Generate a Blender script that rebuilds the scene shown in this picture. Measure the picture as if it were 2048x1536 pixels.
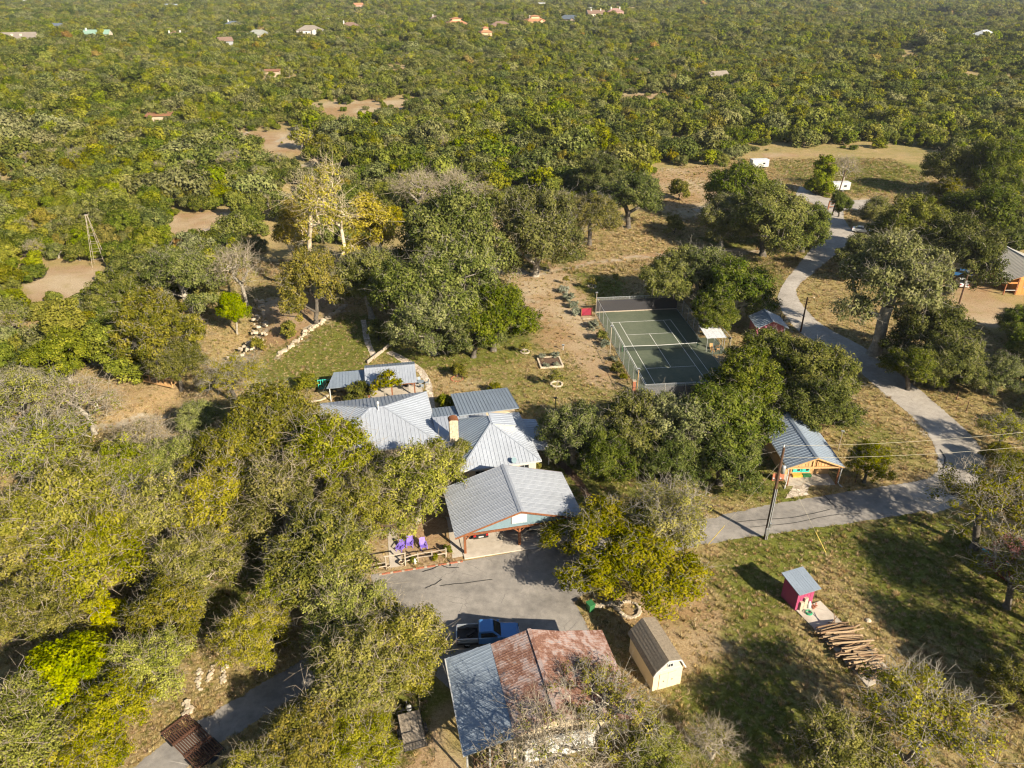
import bpy, bmesh, math, random
import numpy as np
from mathutils import Vector, Matrix, Euler

for o in list(bpy.data.objects):
    bpy.data.objects.remove(o)
scene = bpy.context.scene
COL = scene.collection

# ------------------------------------------------------------------ camera
CAM_H, PITCH, FPX = 55.76, math.radians(28.75), 1500.0      # 2048-wide photograph, focal length in its pixels
cam = bpy.data.cameras.new('camera')
cam.sensor_width = 36.0
cam.lens = 36.0 * FPX / 2048.0
cam.clip_start, cam.clip_end = 0.5, 12000
cam_o = bpy.data.objects.new('camera', cam)
COL.objects.link(cam_o)
cam_o.location = (0, 0, CAM_H)
cam_o.rotation_euler = (math.pi / 2 - PITCH, 0, 0)
scene.camera = cam_o

# ------------------------------------------------------------------ sky, sun, exposure
SUN_EL = math.radians(29.0)
SUN_DIR = Vector((0.675, -0.738, 0)).normalized() * math.cos(SUN_EL) + Vector((0, 0, math.sin(SUN_EL)))
world = bpy.data.worlds.new('World')
scene.world = world
world.use_nodes = True
wn = world.node_tree
bg = wn.nodes['Background']
sky = wn.nodes.new('ShaderNodeTexSky')
sky.sky_type = 'NISHITA'
sky.sun_disc = False
sky.sun_elevation = SUN_EL
sky.sun_rotation = math.atan2(SUN_DIR.x, SUN_DIR.y)
sky.air_density, sky.dust_density, sky.ozone_density = 1.0, 0.6, 1.0
wn.links.new(sky.outputs[0], bg.inputs[0])
bg.inputs[1].default_value = 0.055
sun = bpy.data.lights.new('sun', 'SUN')
sun.energy, sun.angle, sun.color = 5.0, math.radians(0.53), (1.0, 0.885, 0.70)
sun_o = bpy.data.objects.new('sun', sun)
COL.objects.link(sun_o)
sun_o.rotation_euler = SUN_DIR.to_track_quat('Z', 'Y').to_euler()
sun_o.location = (120, -130, 150)
vs = scene.view_settings
vs.view_transform, vs.look, vs.exposure, vs.gamma = 'Standard', 'None', 1.24, 1.0
vs.use_curve_mapping = False
scene.cycles.max_bounces = 4
scene.cycles.diffuse_bounces = 2
scene.cycles.glossy_bounces = 2
scene.cycles.transmission_bounces = 2
scene.cycles.transparent_max_bounces = 8
scene.cycles.use_denoising = True
scene.cycles.filter_width = 1.2
scene.cycles.use_adaptive_sampling = True
scene.cycles.adaptive_threshold = 0.02
scene.cycles.adaptive_min_samples = 16
scene.render.filter_size = 1.2

# ------------------------------------------------------------------ helpers
R = np.random.default_rng(7)
random.seed(11)


def at(px, py, z=0.0):
    """point at height z that the photograph shows at (px, py)"""
    a, b = (px - 1024) / FPX, (768 - py) / FPX
    d = (a, math.cos(PITCH) + b * math.sin(PITCH), -math.sin(PITCH) + b * math.cos(PITCH))
    t = (z - CAM_H) / d[2]
    return Vector((d[0] * t, d[1] * t, z))


def atn(p, z=0.0):
    return np.array([at(x, y, z)[:2] for x, y in p])


def tag(o, label=None, cat=None, group=None, kind=None):
    if label: o['label'] = label
    if cat: o['category'] = cat
    if group: o['group'] = group
    if kind: o['kind'] = kind
    return o


def empty(name, loc=(0, 0, 0), rz=0.0, label=None, cat=None, group=None):
    o = bpy.data.objects.new(name, None)
    o.empty_display_size = 0.3
    COL.objects.link(o)
    o.location = loc
    o.rotation_euler = (0, 0, rz)
    return tag(o, label, cat, group)


def link(name, me, parent=None):
    o = bpy.data.objects.new(name, me)
    COL.objects.link(o)
    if parent is not None:
        o.parent = parent
    return o


def mesh_np(name, V, F, mat=None, smooth=False, attrs=None):
    """fast mesh from arrays; F is (n,k)"""
    V = np.asarray(V, np.float32)
    F = np.asarray(F, np.int32)
    me = bpy.data.meshes.new(name)
    n, k = F.shape
    me.vertices.add(len(V))
    me.vertices.foreach_set('co', V.ravel())
    me.loops.add(n * k)
    me.loops.foreach_set('vertex_index', F.ravel())
    me.polygons.add(n)
    me.polygons.foreach_set('loop_start', np.arange(0, n * k, k, dtype=np.int32))
    me.polygons.foreach_set('loop_total', np.full(n, k, np.int32))
    if smooth:
        me.polygons.foreach_set('use_smooth', np.ones(n, bool))
    for an, (dom, arr) in (attrs or {}).items():
        at_ = me.attributes.new(an, 'FLOAT', dom)
        at_.data.foreach_set('value', np.asarray(arr, np.float32))
    me.update(calc_edges=True)
    if mat is not None:
        for m in (mat if isinstance(mat, (list, tuple)) else [mat]):
            me.materials.append(m)
    return me


class MB:
    """collects boxes, prisms and tubes; build() links them as one mesh object"""
    def __init__(s):
        s.v, s.f = [], []

    def add(s, vs_, fs):
        b = len(s.v)
        s.v += [tuple(p) for p in vs_]
        s.f += [tuple(i + b for i in f) for f in fs]
        return s

    def box(s, x0, x1, y0, y1, z0, z1):
        return s.add([(x0, y0, z0), (x1, y0, z0), (x1, y1, z0), (x0, y1, z0), (x0, y0, z1), (x1, y0, z1), (x1, y1, z1), (x0, y1, z1)],
                     [(3, 2, 1, 0), (4, 5, 6, 7), (0, 1, 5, 4), (1, 2, 6, 5), (2, 3, 7, 6), (3, 0, 4, 7)])

    def bar(s, a, b, w, h=None, up=(0, 0, 1)):
        """rectangular bar from a to b"""
        a, b = Vector(a), Vector(b)
        h = h or w
        d = (b - a).normalized()
        u = Vector(up)
        if abs(d.dot(u)) > 0.98:
            u = Vector((0, 1, 0))
        x = d.cross(u).normalized() * w / 2
        y = x.cross(d).normalized() * h / 2
        return s.add([a - x - y, a + x - y, a + x + y, a - x + y, b - x - y, b + x - y, b + x + y, b - x + y],
                     [(3, 2, 1, 0), (4, 5, 6, 7), (0, 1, 5, 4), (1, 2, 6, 5), (2, 3, 7, 6), (3, 0, 4, 7)])

    def tube(s, pts, r, n=8, cap=True):
        pts = [Vector(p) for p in pts]
        rr = r if isinstance(r, (list, tuple)) else [r] * len(pts)
        rings = []
        for i, p in enumerate(pts):
            d = (pts[min(i + 1, len(pts) - 1)] - pts[max(i - 1, 0)]).normalized()
            u = Vector((0, 0, 1)) if abs(d.z) < 0.95 else Vector((0, 1, 0))
            x = d.cross(u).normalized()
            y = x.cross(d).normalized()
            rings.append([p + (x * math.cos(2 * math.pi * k / n) + y * math.sin(2 * math.pi * k / n)) * rr[i] for k in range(n)])
        vs_ = [q for g in rings for q in g]
        fs = []
        for i in range(len(pts) - 1):
            for k in range(n):
                a, b = i * n + k, i * n + (k + 1) % n
                fs.append((a, b, b + n, a + n))
        if cap:
            fs.append(tuple(range(n))[::-1])
            fs.append(tuple((len(pts) - 1) * n + k for k in range(n)))
        return s.add(vs_, fs)

    def lathe(s, prof, n=16, c=(0, 0, 0)):
        vs_ = [(c[0] + r * math.cos(2 * math.pi * k / n), c[1] + r * math.sin(2 * math.pi * k / n), c[2] + z) for r, z in prof for k in range(n)]
        fs = [(i * n + k, i * n + (k + 1) % n, (i + 1) * n + (k + 1) % n, (i + 1) * n + k) for i in range(len(prof) - 1) for k in range(n)]
        fs.append(tuple(range(n))[::-1])
        fs.append(tuple((len(prof) - 1) * n + k for k in range(n)))
        return s.add(vs_, fs)

    def prism(s, poly, z0, z1):
        """vertical prism over a polygon (list of xy, CCW)"""
        n = len(poly)
        vs_ = [(x, y, z0) for x, y in poly] + [(x, y, z1) for x, y in poly]
        fs = [tuple(range(n))[::-1], tuple(range(n, 2 * n))] + [(k, (k + 1) % n, n + (k + 1) % n, n + k) for k in range(n)]
        return s.add(vs_, fs)

    def slab(s, poly3, t):
        """plate: polygon of 3d points thickened by t along its normal"""
        P = [Vector(p) for p in poly3]
        nrm = Vector((0, 0, 0))
        for i in range(len(P)):
            nrm += (P[i] - P[0]).cross(P[(i + 1) % len(P)] - P[0])
        nrm.normalize()
        n = len(P)
        fs = [tuple(range(n))[::-1], tuple(range(n, 2 * n))] + [(k, (k + 1) % n, n + (k + 1) % n, n + k) for k in range(n)]
        return s.add(P + [p + nrm * t for p in P], fs)

    def mesh(s, name, mat, smooth=False):
        me = bpy.data.meshes.new(name)
        me.from_pydata(s.v, [], s.f)
        if mat is not None:
            me.materials.append(mat)
        if smooth:
            me.polygons.foreach_set('use_smooth', [True] * len(me.polygons))
        me.update()
        return me

    def build(s, name, mat, parent=None, smooth=False, bevel=0.0):
        o = link(name, s.mesh(name, mat, smooth), parent)
        if bevel:
            m = o.modifiers.new('bevel', 'BEVEL')
            m.width, m.segments, m.limit_method = bevel, 2, 'ANGLE'
        return o


def copy_tree(o, parent=None):
    c = o.copy()
    COL.objects.link(c)
    if parent is not None:
        c.parent = parent
    for ch in list(o.children):
        copy_tree(ch, c)
    return c


# ------------------------------------------------------------------ materials
def new_mat(name):
    m = bpy.data.materials.new(name)
    m.use_nodes = True
    nt = m.node_tree
    b = nt.nodes['Principled BSDF']
    return m, nt, b


def N(nt, typ, **kw):
    n = nt.nodes.new(typ)
    for k, v in kw.items():
        if k == 'ins':
            for i, val in v.items():
                n.inputs[i].default_value = val
        else:
            setattr(n, k, v)
    return n


def noise(nt, scale, detail=4, rough=0.55, vec=None, dist=0.0):
    n = N(nt, 'ShaderNodeTexNoise', ins={'Scale': scale, 'Detail': detail, 'Roughness': rough, 'Distortion': dist})
    if vec is not None:
        nt.links.new(vec, n.inputs['Vector'])
    return n.outputs['Fac']


def ramp(nt, fac, stops):
    r = N(nt, 'ShaderNodeValToRGB')
    e = r.color_ramp.elements
    e[0].position, e[0].color = stops[0][0], (*stops[0][1], 1)
    e[1].position, e[1].color = stops[-1][0], (*stops[-1][1], 1)
    for p, c in stops[1:-1]:
        x = e.new(p)
        x.color = (*c, 1)
    nt.links.new(fac, r.inputs[0])
    return r.outputs[0]


def mix(nt, fac, a, b, typ='MIX'):
    m = N(nt, 'ShaderNodeMix', data_type='RGBA', blend_type=typ)
    for s_, val in ((m.inputs[0], fac), (m.inputs[6], a), (m.inputs[7], b)):
        if isinstance(val, (int, float)):
            s_.default_value = val
        elif isinstance(val, tuple):
            s_.default_value = (*val, 1) if len(val) == 3 else val
        else:
            nt.links.new(val, s_)
    return m.outputs[2]


def math_(nt, op, a, b=None, c=None, clamp=False):
    m = N(nt, 'ShaderNodeMath', operation=op, use_clamp=clamp)
    for i, val in enumerate((a, b, c)):
        if val is None:
            continue
        if isinstance(val, (int, float)):
            m.inputs[i].default_value = val
        else:
            nt.links.new(val, m.inputs[i])
    return m.outputs[0]


def maprange(nt, v, a, b, c=0.0, d=1.0):
    m = N(nt, 'ShaderNodeMapRange', ins={1: a, 2: b, 3: c, 4: d})
    nt.links.new(v, m.inputs[0])
    return m.outputs[0]


def bump(nt, b, h, strength=0.3, dist=0.05):
    n = N(nt, 'ShaderNodeBump', ins={'Strength': strength, 'Distance': dist})
    nt.links.new(h, n.inputs['Height'])
    nt.links.new(n.outputs[0], b.inputs['Normal'])


def objco(nt):
    return N(nt, 'ShaderNodeTexCoord').outputs['Object']


def geopos(nt):
    return N(nt, 'ShaderNodeNewGeometry').outputs['Position']


def plain(name, col, rough=0.6, metal=0.0, var=0.25, scale=3.0, spec=0.4, bumps=0.0):
    """painted / plain surface with a little uneven wear"""
    m, nt, b = new_mat(name)
    v = noise(nt, scale, 6, 0.6, objco(nt))
    c = ramp(nt, v, [(0.25, tuple(x * (1 - var) for x in col)), (0.75, tuple(min(1, x * (1 + var)) for x in col))])
    nt.links.new(c, b.inputs['Base Color'])
    b.inputs['Roughness'].default_value = rough
    b.inputs['Metallic'].default_value = metal
    b.inputs['Specular IOR Level'].default_value = spec
    if bumps:
        bump(nt, b, noise(nt, scale * 8, 3, 0.6, objco(nt)), bumps, 0.02)
    return m


MAT = {}
# ------------------------------------------------------------------ terrain
def seg_dist(P, line):
    """distance of points P (n,2) to polyline (m,2)"""
    best = np.full(len(P), 1e9)
    for a, b in zip(line[:-1], line[1:]):
        d = b - a
        t = np.clip(((P - a) @ d) / max(d @ d, 1e-9), 0, 1)
        q = a + t[:, None] * d
        best = np.minimum(best, np.hypot(*(P - q).T))
    return best


def in_poly(P, poly):
    x, y = P.T
    c = np.zeros(len(P), bool)
    n = len(poly)
    for i in range(n):
        (x0, y0), (x1, y1) = poly[i], poly[(i + 1) % n]
        cond = ((y0 > y) != (y1 > y)) & (x < (x1 - x0) * (y - y0) / (y1 - y0 + 1e-12) + x0)
        c ^= cond
    return c


def poly_soft(P, poly, w):
    """1 inside, fading to 0 over w metres outside"""
    cl = np.vstack([poly, poly[:1]])
    d = seg_dist(P, cl)
    return np.where(in_poly(P, poly), 1.0, np.clip(1 - d / w, 0, 1))


def spline(pts, n=12):
    P = np.asarray(pts, float)
    Q = np.vstack([2 * P[0] - P[1], P, 2 * P[-1] - P[-2]])
    out = []
    for i in range(1, len(Q) - 2):
        p0, p1, p2, p3 = Q[i - 1:i + 3]
        for t in np.linspace(0, 1, n, endpoint=False):
            out.append(0.5 * ((2 * p1) + (-p0 + p2) * t + (2 * p0 - 5 * p1 + 4 * p2 - p3) * t * t + (-p0 + 3 * p1 - 3 * p2 + p3) * t ** 3))
    out.append(P[-1])
    return np.array(out)


CREEK = spline(atn([(590, 380), (560, 430), (545, 500), (520, 560), (512, 610), (505, 660), (470, 710), (420, 745), (360, 790), (280, 830), (160, 850)]), 6)


def terrain(P):
    """ground height"""
    x, y = P[:, 0], P[:, 1]
    d = seg_dist(P, CREEK)
    h = -0.9 * np.exp(-(d / 3.2) ** 2)
    far = np.clip((y - 260) / 500, 0, 1)
    h += far * (4.5 * np.sin(x / 140 + 1.3) * np.cos(y / 170) + 2.5 * np.sin(x / 61 + y / 83))
    return h


def ground_z(x, y):
    return float(terrain(np.array([[x, y]]))[0])


# bare earth, short green grass, pale caliche and leaf litter: what grows or lies where
DIRT_LINES = [  # (pixels, half width m, strength)
    ([(1025, 545), (1080, 545), (1150, 530), (1250, 518), (1400, 505), (1560, 500)], 2.6, 1.0),
    ([(1030, 545), (1060, 600), (1080, 650), (1110, 690)], 4.5, .75),
    ([(1525, 308), (1600, 312), (1700, 306), (1800, 308), (1850, 320), (1878, 345)], 2.0, .9),
    ([(1590, 370), (1620, 395), (1660, 405), (1710, 400), (1760, 398)], 2.4, .8),
    ([(120, 630), (155, 605), (195, 585)], 1.5, 1.0),
    ([(470, 268), (540, 280), (600, 300), (640, 330)], 3.0, 1.0),
    ([(360, 470), (420, 465), (470, 460), (500, 470)], 2.0, 1.0),
    ([(1540, 318), (1480, 352), (1440, 400), (1390, 420)], 3.0, .7),
    ([(700, 900), (760, 1010), (770, 1110)], 4.0, .6),
]
DIRT_POLYS = [
    ([(75, 560), (110, 535), (190, 540), (195, 590), (150, 640), (110, 655), (75, 600)], .95),
    ([(345, 430), (450, 425), (475, 455), (430, 480), (350, 470)], .9),
    ([(480, 265), (580, 270), (610, 300), (560, 305), (490, 285)], .9),
    ([(600, 205), (720, 195), (830, 185), (850, 215), (740, 240), (620, 235)], .8),
    ([(215, 165), (290, 170), (290, 195), (215, 192)], .8),
    ([(1290, 340), (1420, 335), (1450, 380), (1440, 430), (1370, 440), (1300, 400)], .8),
    ([(1900, 560), (1950, 570), (2000, 610), (1990, 650), (1930, 640), (1920, 600)], .9),
    ([(770, 1030), (920, 1040), (915, 1110), (850, 1120), (770, 1130)], 1.0),
    ([(1040, 540), (1130, 540), (1190, 640), (1235, 770), (1180, 760), (1100, 640), (1040, 600)], .85),
    ([(870, 760), (960, 765), (990, 790), (900, 800)], .5),
    ([(1240, 1190), (1400, 1200), (1470, 1300), (1380, 1330), (1260, 1250)], .7),
    ([(880, 1430), (900, 1536), (960, 1600), (760, 1600), (850, 1500)], .85),
    ([(1570, 960), (1690, 955), (1720, 975), (1600, 970)], .5),
    ([(1160, 12), (1280, 12), (1285, 24), (1165, 26)], .8),
    ([(1790, 95), (1830, 92), (1835, 122), (1790, 125)], .9),
    ([(1225, 185), (1340, 180), (1340, 200), (1240, 205)], .8),
    ([(760, 122), (830, 120), (835, 140), (765, 142)], .7),
    ([(520, 600), (600, 590), (690, 600), (640, 650), (560, 690), (530, 680)], .95),
    ([(240, 770), (400, 770), (420, 800), (300, 850), (220, 830)], .6),
    ([(1980, 380), (2048, 372), (2048, 395), (1990, 396)], .8),
]
GREEN_POLYS = [
    ([(560, 700), (640, 650), (720, 640), (740, 700), (700, 740), (600, 770), (540, 790), (520, 750)], .75),
    ([(730, 660), (800, 690), (1000, 690), (1060, 640), (1075, 690), (1000, 720), (850, 730), (740, 700)], .95),
    ([(1060, 520), (1160, 500), (1160, 530), (1060, 545)], .8),
    ([(1420, 480), (1660, 480), (1640, 505), (1430, 500)], .95),
    ([(1420, 510), (1540, 520), (1560, 560), (1520, 590), (1440, 540)], .6),
    ([(1120, 940), (1180, 930), (1330, 960), (1500, 930), (1570, 930), (1560, 985), (1380, 975), (1200, 990), (1140, 980)], .95),
    ([(1150, 550), (1230, 560), (1230, 590), (1160, 600)], .8),
    ([(1680, 830), (1800, 880), (1840, 930), (1720, 900)], .45),
    ([(1500, 1080), (1640, 1060), (1580, 1140), (1520, 1290), (1480, 1230), (1470, 1140)], .68),
    ([(1660, 1060), (1900, 1040), (2048, 1120), (2048, 1300), (1900, 1280), (1760, 1180)], .7),
    ([(1820, 1180), (1880, 1190), (1900, 1250), (1830, 1260)], .8),
    ([(1380, 1400), (1560, 1350), (1640, 1500), (1560, 1600), (1400, 1600)], .6),
    ([(760, 1400), (830, 1380), (840, 1536), (760, 1560)], .7),
    ([(1640, 340), (1800, 335), (1790, 380), (1680, 385)], .8),
    ([(1540, 325), (1700, 318), (1840, 330), (1850, 380), (1620, 375)], .5),
    ([(950, 740), (1080, 760), (1200, 700), (1240, 800), (1100, 830), (1000, 790)], .3),
    ([(300, 1090), (560, 1150), (520, 1260), (320, 1240)], .7),
]
PALE_LINES = [
    ([(1030, 548), (1090, 545), (1150, 532), (1250, 518), (1400, 505), (1540, 498)], 1.6, .62),
    ([(1040, 560), (1060, 600), (1085, 650)], 3.0, .42),
    ([(120, 632), (155, 606), (195, 586)], 1.2, .7),
    ([(690, 620), (640, 650), (590, 690), (555, 715)], .8, 1.0),
    ([(530, 590), (522, 640), (515, 690)], 1.1, .9),
    ([(515, 690), (480, 710), (440, 745)], 1.6, .8),
    ([(150, 850), (260, 830), (330, 825)], 1.6, .8),
    ([(500, 320), (600, 330), (640, 340)], 1.5, .8),
    ([(1880, 945), (1878, 900), (1850, 850), (1790, 795), (1720, 745), (1650, 700), (1595, 672), (1560, 630)], .7, .9),
    ([(1420, 410), (1400, 420)], 3.0, 1.0),
    ([(640, 190), (700, 200)], 3.0, .7),
    ([(480, 270), (590, 285)], 1.6, .9),
    ([(380, 465), (470, 455)], 1.6, .9),
]


def build_ground():
    def axis(lo, hi, step, far_lo, far_hi, g=1.16):
        a = list(np.arange(lo, hi + step / 2, step))
        s, v = step, hi
        while v < far_hi:
            s *= g; v += s; a.append(v)
        s, v = step, lo
        while v > far_lo:
            s *= g; v -= s; a.insert(0, v)
        return np.array(a)
    xs = axis(-95, 100, 0.6, -7000, 7000)
    ys = axis(28, 225, 0.6, -3000, 9000)
    X, Y = np.meshgrid(xs, ys)
    P = np.stack([X.ravel(), Y.ravel()], 1)
    nx, ny = len(xs), len(ys)
    near = (np.abs(P[:, 0]) < 1500) & (P[:, 1] > 20) & (P[:, 1] < 2500)
    dirt, green, pale = (np.zeros(len(P)) for _ in range(3))
    Q = P[near]
    wob = lambda f, ph: 1.1 * np.sin(Q[:, 0] * f + ph) * np.cos(Q[:, 1] * f * 1.3 + ph * 2)
    Qw = Q + np.stack([wob(.5, 1.) + wob(1.3, .3) * .5, wob(.45, 2.) + wob(1.1, 4.) * .5], 1)
    d_, g_, p_ = (np.zeros(len(Q)) for _ in range(3))
    for pts, w, s in DIRT_LINES:
        d_ = np.maximum(d_, s * np.clip(1.35 - seg_dist(Qw, spline(atn(pts), 5)) / w, 0, 1))
    for pts, s in DIRT_POLYS:
        pl = atn(pts)
        d_ = np.maximum(d_, s * poly_soft(Qw, pl, 2.0 + 0.01 * pl[:, 1].mean()))
    for pts, s in GREEN_POLYS:
        g_ = np.maximum(g_, s * poly_soft(Qw, atn(pts), 3.0))
    for pts, w, s in PALE_LINES:
        p_ = np.maximum(p_, s * np.clip(1.3 - seg_dist(Qw, spline(atn(pts), 5)) / w, 0, 1))
    dirt[near], green[near], pale[near] = d_, g_, p_
    Z = terrain(P)
    far_out = (np.abs(P[:, 0]) > 2500) | (P[:, 1] > 3000)
    Z[far_out] *= 0.3
    V = np.column_stack([P, Z])
    i = np.arange((ny - 1) * (nx - 1))
    r, c = i // (nx - 1), i % (nx - 1)
    a = r * nx + c
    F = np.stack([a, a + 1, a + nx + 1, a + nx], 1)
    m, nt, b = new_mat('ground')
    pos = geopos(nt)
    A = lambda n: N(nt, 'ShaderNodeAttribute', attribute_name=n).outputs['Fac']
    n_big = noise(nt, 0.045, 5, 0.55, pos)
    n_mid = noise(nt, 0.35, 5, 0.6, pos)
    n_fine = noise(nt, 3.6, 6, 0.72, pos)
    n_blade = noise(nt, 13.0, 3, 0.75, pos)
    straw = ramp(nt, n_fine, [(0.28, (0.27, 0.185, 0.075)), (0.5, (0.43, 0.31, 0.145)), (0.72, (0.60, 0.46, 0.25))])
    grass = ramp(nt, n_fine, [(0.28, (0.095, 0.115, 0.016)), (0.5, (0.18, 0.195, 0.035)), (0.75, (0.29, 0.285, 0.075))])
    litter = ramp(nt, n_fine, [(0.3, (0.24, 0.135, 0.06)), (0.55, (0.40, 0.245, 0.125)), (0.75, (0.54, 0.37, 0.21))])
    rock = ramp(nt, n_mid, [(0.3, (0.32, 0.26, 0.18)), (0.7, (0.55, 0.47, 0.35))])
    gfac = math_(nt, 'ADD', math_(nt, 'MULTIPLY', n_big, 0.75), math_(nt, 'MULTIPLY', n_mid, 0.6))
    gfac = maprange(nt, math_(nt, 'ADD', gfac, math_(nt, 'MULTIPLY', A('green'), 0.74)), 0.56, 1.06)
    col = mix(nt, gfac, straw, grass)
    dfac = maprange(nt, math_(nt, 'ADD', A('dirt'), math_(nt, 'MULTIPLY', math_(nt, 'SUBTRACT', n_mid, 0.5), 1.3)), 0.25, 0.85)
    col = mix(nt, dfac, col, mix(nt, maprange(nt, n_big, .4, .6), litter, ramp(nt, n_fine, [(.32, (.34, .25, .15)), (.5, (.52, .40, .26)), (.68, (.66, .54, .38))])))
    weeds = maprange(nt, math_(nt, 'ADD', math_(nt, 'MULTIPLY', n_mid, .6), math_(nt, 'MULTIPLY', n_fine, .5)), .56, .66)
    col = mix(nt, math_(nt, 'MULTIPLY', weeds, .55), col, mix(nt, n_big, grass, straw))
    pfac = maprange(nt, math_(nt, 'ADD', A('pale'), math_(nt, 'MULTIPLY', math_(nt, 'SUBTRACT', n_mid, 0.5), 1.6)), 0.35, 0.75)
    col = mix(nt, pfac, col, rock)
    col = mix(nt, maprange(nt, n_blade, (.32), (.68), .0, .6), col, mix(nt, 0.75, col, (0, 0, 0), 'MIX'))
    nt.links.new(col, b.inputs['Base Color'])
    b.inputs['Roughness'].default_value = 0.95
    b.inputs['Specular IOR Level'].default_value = 0.1
    bump(nt, b, math_(nt, 'ADD', math_(nt, 'MULTIPLY', n_fine, 0.7), math_(nt, 'MULTIPLY', n_blade, 0.4)), 0.7, 0.16)
    MAT['ground'] = m
    me = mesh_np('ground', V, F, m, True, {'dirt': ('POINT', dirt), 'green': ('POINT', green), 'pale': ('POINT', pale)})
    tag(link('ground', me), kind='structure')


build_ground()


# ------------------------------------------------------------------ roads and drives
def mat_asphalt(name, lo, hi, grit=1.0):
    m, nt, b = new_mat(name)
    pos = geopos(nt)
    n1 = noise(nt, 0.22, 5, 0.55, pos)
    n2 = noise(nt, 1.4, 5, 0.6, pos)
    n3 = noise(nt, 22, 2, 0.6, pos)
    f = math_(nt, 'ADD', math_(nt, 'MULTIPLY', n1, 0.6), math_(nt, 'MULTIPLY', n2, 0.4))
    c = ramp(nt, f, [(0.36, lo), (0.64, hi)])
    c = mix(nt, maprange(nt, n3, .35, .65, 0, .35 * grit), c, mix(nt, .6, c, (0.03, 0.028, 0.025)))
    # hairline cracks
    v = N(nt, 'ShaderNodeTexVoronoi', feature='DISTANCE_TO_EDGE', ins={'Scale': 0.33})
    w = N(nt, 'ShaderNodeVectorMath', operation='ADD')
    nv = N(nt, 'ShaderNodeTexNoise', ins={'Scale': 0.5, 'Detail': 4})
    nt.links.new(pos, nv.inputs['Vector'])
    nt.links.new(pos, w.inputs[0]); nt.links.new(nv.outputs['Color'], w.inputs[1])
    nt.links.new(w.outputs[0], v.inputs['Vector'])
    crack = math_(nt, 'MULTIPLY', maprange(nt, v.outputs['Distance'], 0.0, 0.012, 1, 0), maprange(nt, n1, .54, .6))
    c = mix(nt, math_(nt, 'MULTIPLY', crack, 0.5), c, (0.02, 0.02, 0.02))
    nt.links.new(c, b.inputs['Base Color'])
    b.inputs['Roughness'].default_value = 0.85
    b.inputs['Specular IOR Level'].default_value = 0.25
    bump(nt, b, n3, 0.25, 0.01)
    return m


MAT['road'] = mat_asphalt('road_chipseal', (0.28, 0.25, 0.215), (0.46, 0.415, 0.36))
MAT['drive'] = mat_asphalt('driveway_asphalt', (0.17, 0.157, 0.142), (0.34, 0.31, 0.275))
MAT['concrete'] = mat_asphalt('pale_concrete', (0.36, 0.31, 0.25), (0.55, 0.49, 0.41), .5)


def ragged(P, amp, seed):
    r = np.random.default_rng(seed)
    k = np.convolve(r.normal(size=len(P) + 8), np.ones(5) / 5, 'same')[4:-4]
    k2 = r.normal(size=len(P)) * .4
    t = np.gradient(P, axis=0)
    n = np.stack([-t[:, 1], t[:, 0]], 1)
    n /= np.linalg.norm(n, axis=1)[:, None] + 1e-9
    return P + n * ((k + k2) * amp)[:, None]


def ribbon(name, left, right, mat, z=0.03, n=14, amp=0.12, rows=5):
    L, Rr = spline(atn(left), n), spline(atn(right), n)
    m = max(len(L), len(Rr)) * 2
    rs = lambda A: np.stack([np.interp(np.linspace(0, 1, m), np.linspace(0, 1, len(A)), A[:, k]) for k in (0, 1)], 1)
    L, Rr = ragged(rs(L), amp, 3), ragged(rs(Rr), amp, 4)
    V, F = [], []
    for i in range(m):
        for k in range(rows):
            t = k / (rows - 1)
            V.append((*(L[i] * (1 - t) + Rr[i] * t), z + 0.05 * (1 - (2 * t - 1) ** 2) * 0.6))
    for i in range(m - 1):
        for k in range(rows - 1):
            a = i * rows + k
            F.append((a, a + rows, a + rows + 1, a + 1))
    me = mesh_np(name, V, F, mat, True)
    if me.polygons[0].normal.z < 0:
        me.flip_normals()
    return tag(link(name, me), kind='structure')


def sheet(name, pts, mat, z=0.03, px=True, amp=0.08, smooth=3, kind='structure'):
    P = atn(pts) if px else np.asarray(pts, float)
    if smooth:
        P = np.vstack([P, P[:1]])
        out = []
        for a, b_ in zip(P[:-1], P[1:]):
            k = max(2, int(np.hypot(*(b_ - a)) / 0.5))
            out.append(a + (b_ - a) * np.linspace(0, 1, k, endpoint=False)[:, None])
        P = np.vstack(out)
        if amp:
            P = ragged(P, amp, 9)
    bm = bmesh.new()
    f = bm.faces.new([bm.verts.new((x, y, z)) for x, y in P])
    bmesh.ops.triangulate(bm, faces=[f])
    bmesh.ops.recalc_face_normals(bm, faces=bm.faces[:])
    me = bpy.data.meshes.new(name)
    bm.to_mesh(me); bm.free()
    if sum(p.normal.z for p in me.polygons) < 0:
        me.flip_normals()
    me.materials.append(mat)
    return tag(link(name, me), kind=kind)


ribbon('road', [(1648, 462), (1612, 510), (1576, 555), (1556, 592), (1566, 625), (1596, 662), (1645, 694), (1708, 736), (1768, 786), (1832, 842), (1862, 880), (1876, 920), (1866, 952), (1800, 972)],
       [(1712, 470), (1682, 500), (1632, 542), (1594, 578), (1606, 612), (1648, 652), (1722, 692), (1796, 746), (1872, 808), (1938, 868), (1966, 906), (1966, 950), (1936, 1000), (1860, 1030)], MAT['road'], 0.035)
ribbon('road', [(1870, 955), (1800, 968), (1690, 985), (1560, 1006), (1460, 1027), (1380, 1046), (1270, 1066), (1150, 1078)],
       [(1900, 1010), (1830, 1026), (1700, 1046), (1590, 1062), (1460, 1080), (1380, 1096), (1290, 1128), (1215, 1168)], MAT['drive'], 0.03)
ribbon('road', [(1600, 372), (1640, 392), (1690, 400), (1760, 398)], [(1590, 392), (1640, 412), (1700, 420), (1770, 412)], MAT['road'], 0.02)
ribbon('road', [(1650, 410), (1640, 440), (1648, 466)], [(1690, 412), (1690, 440), (1714, 472)], MAT['road'], 0.016)
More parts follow.
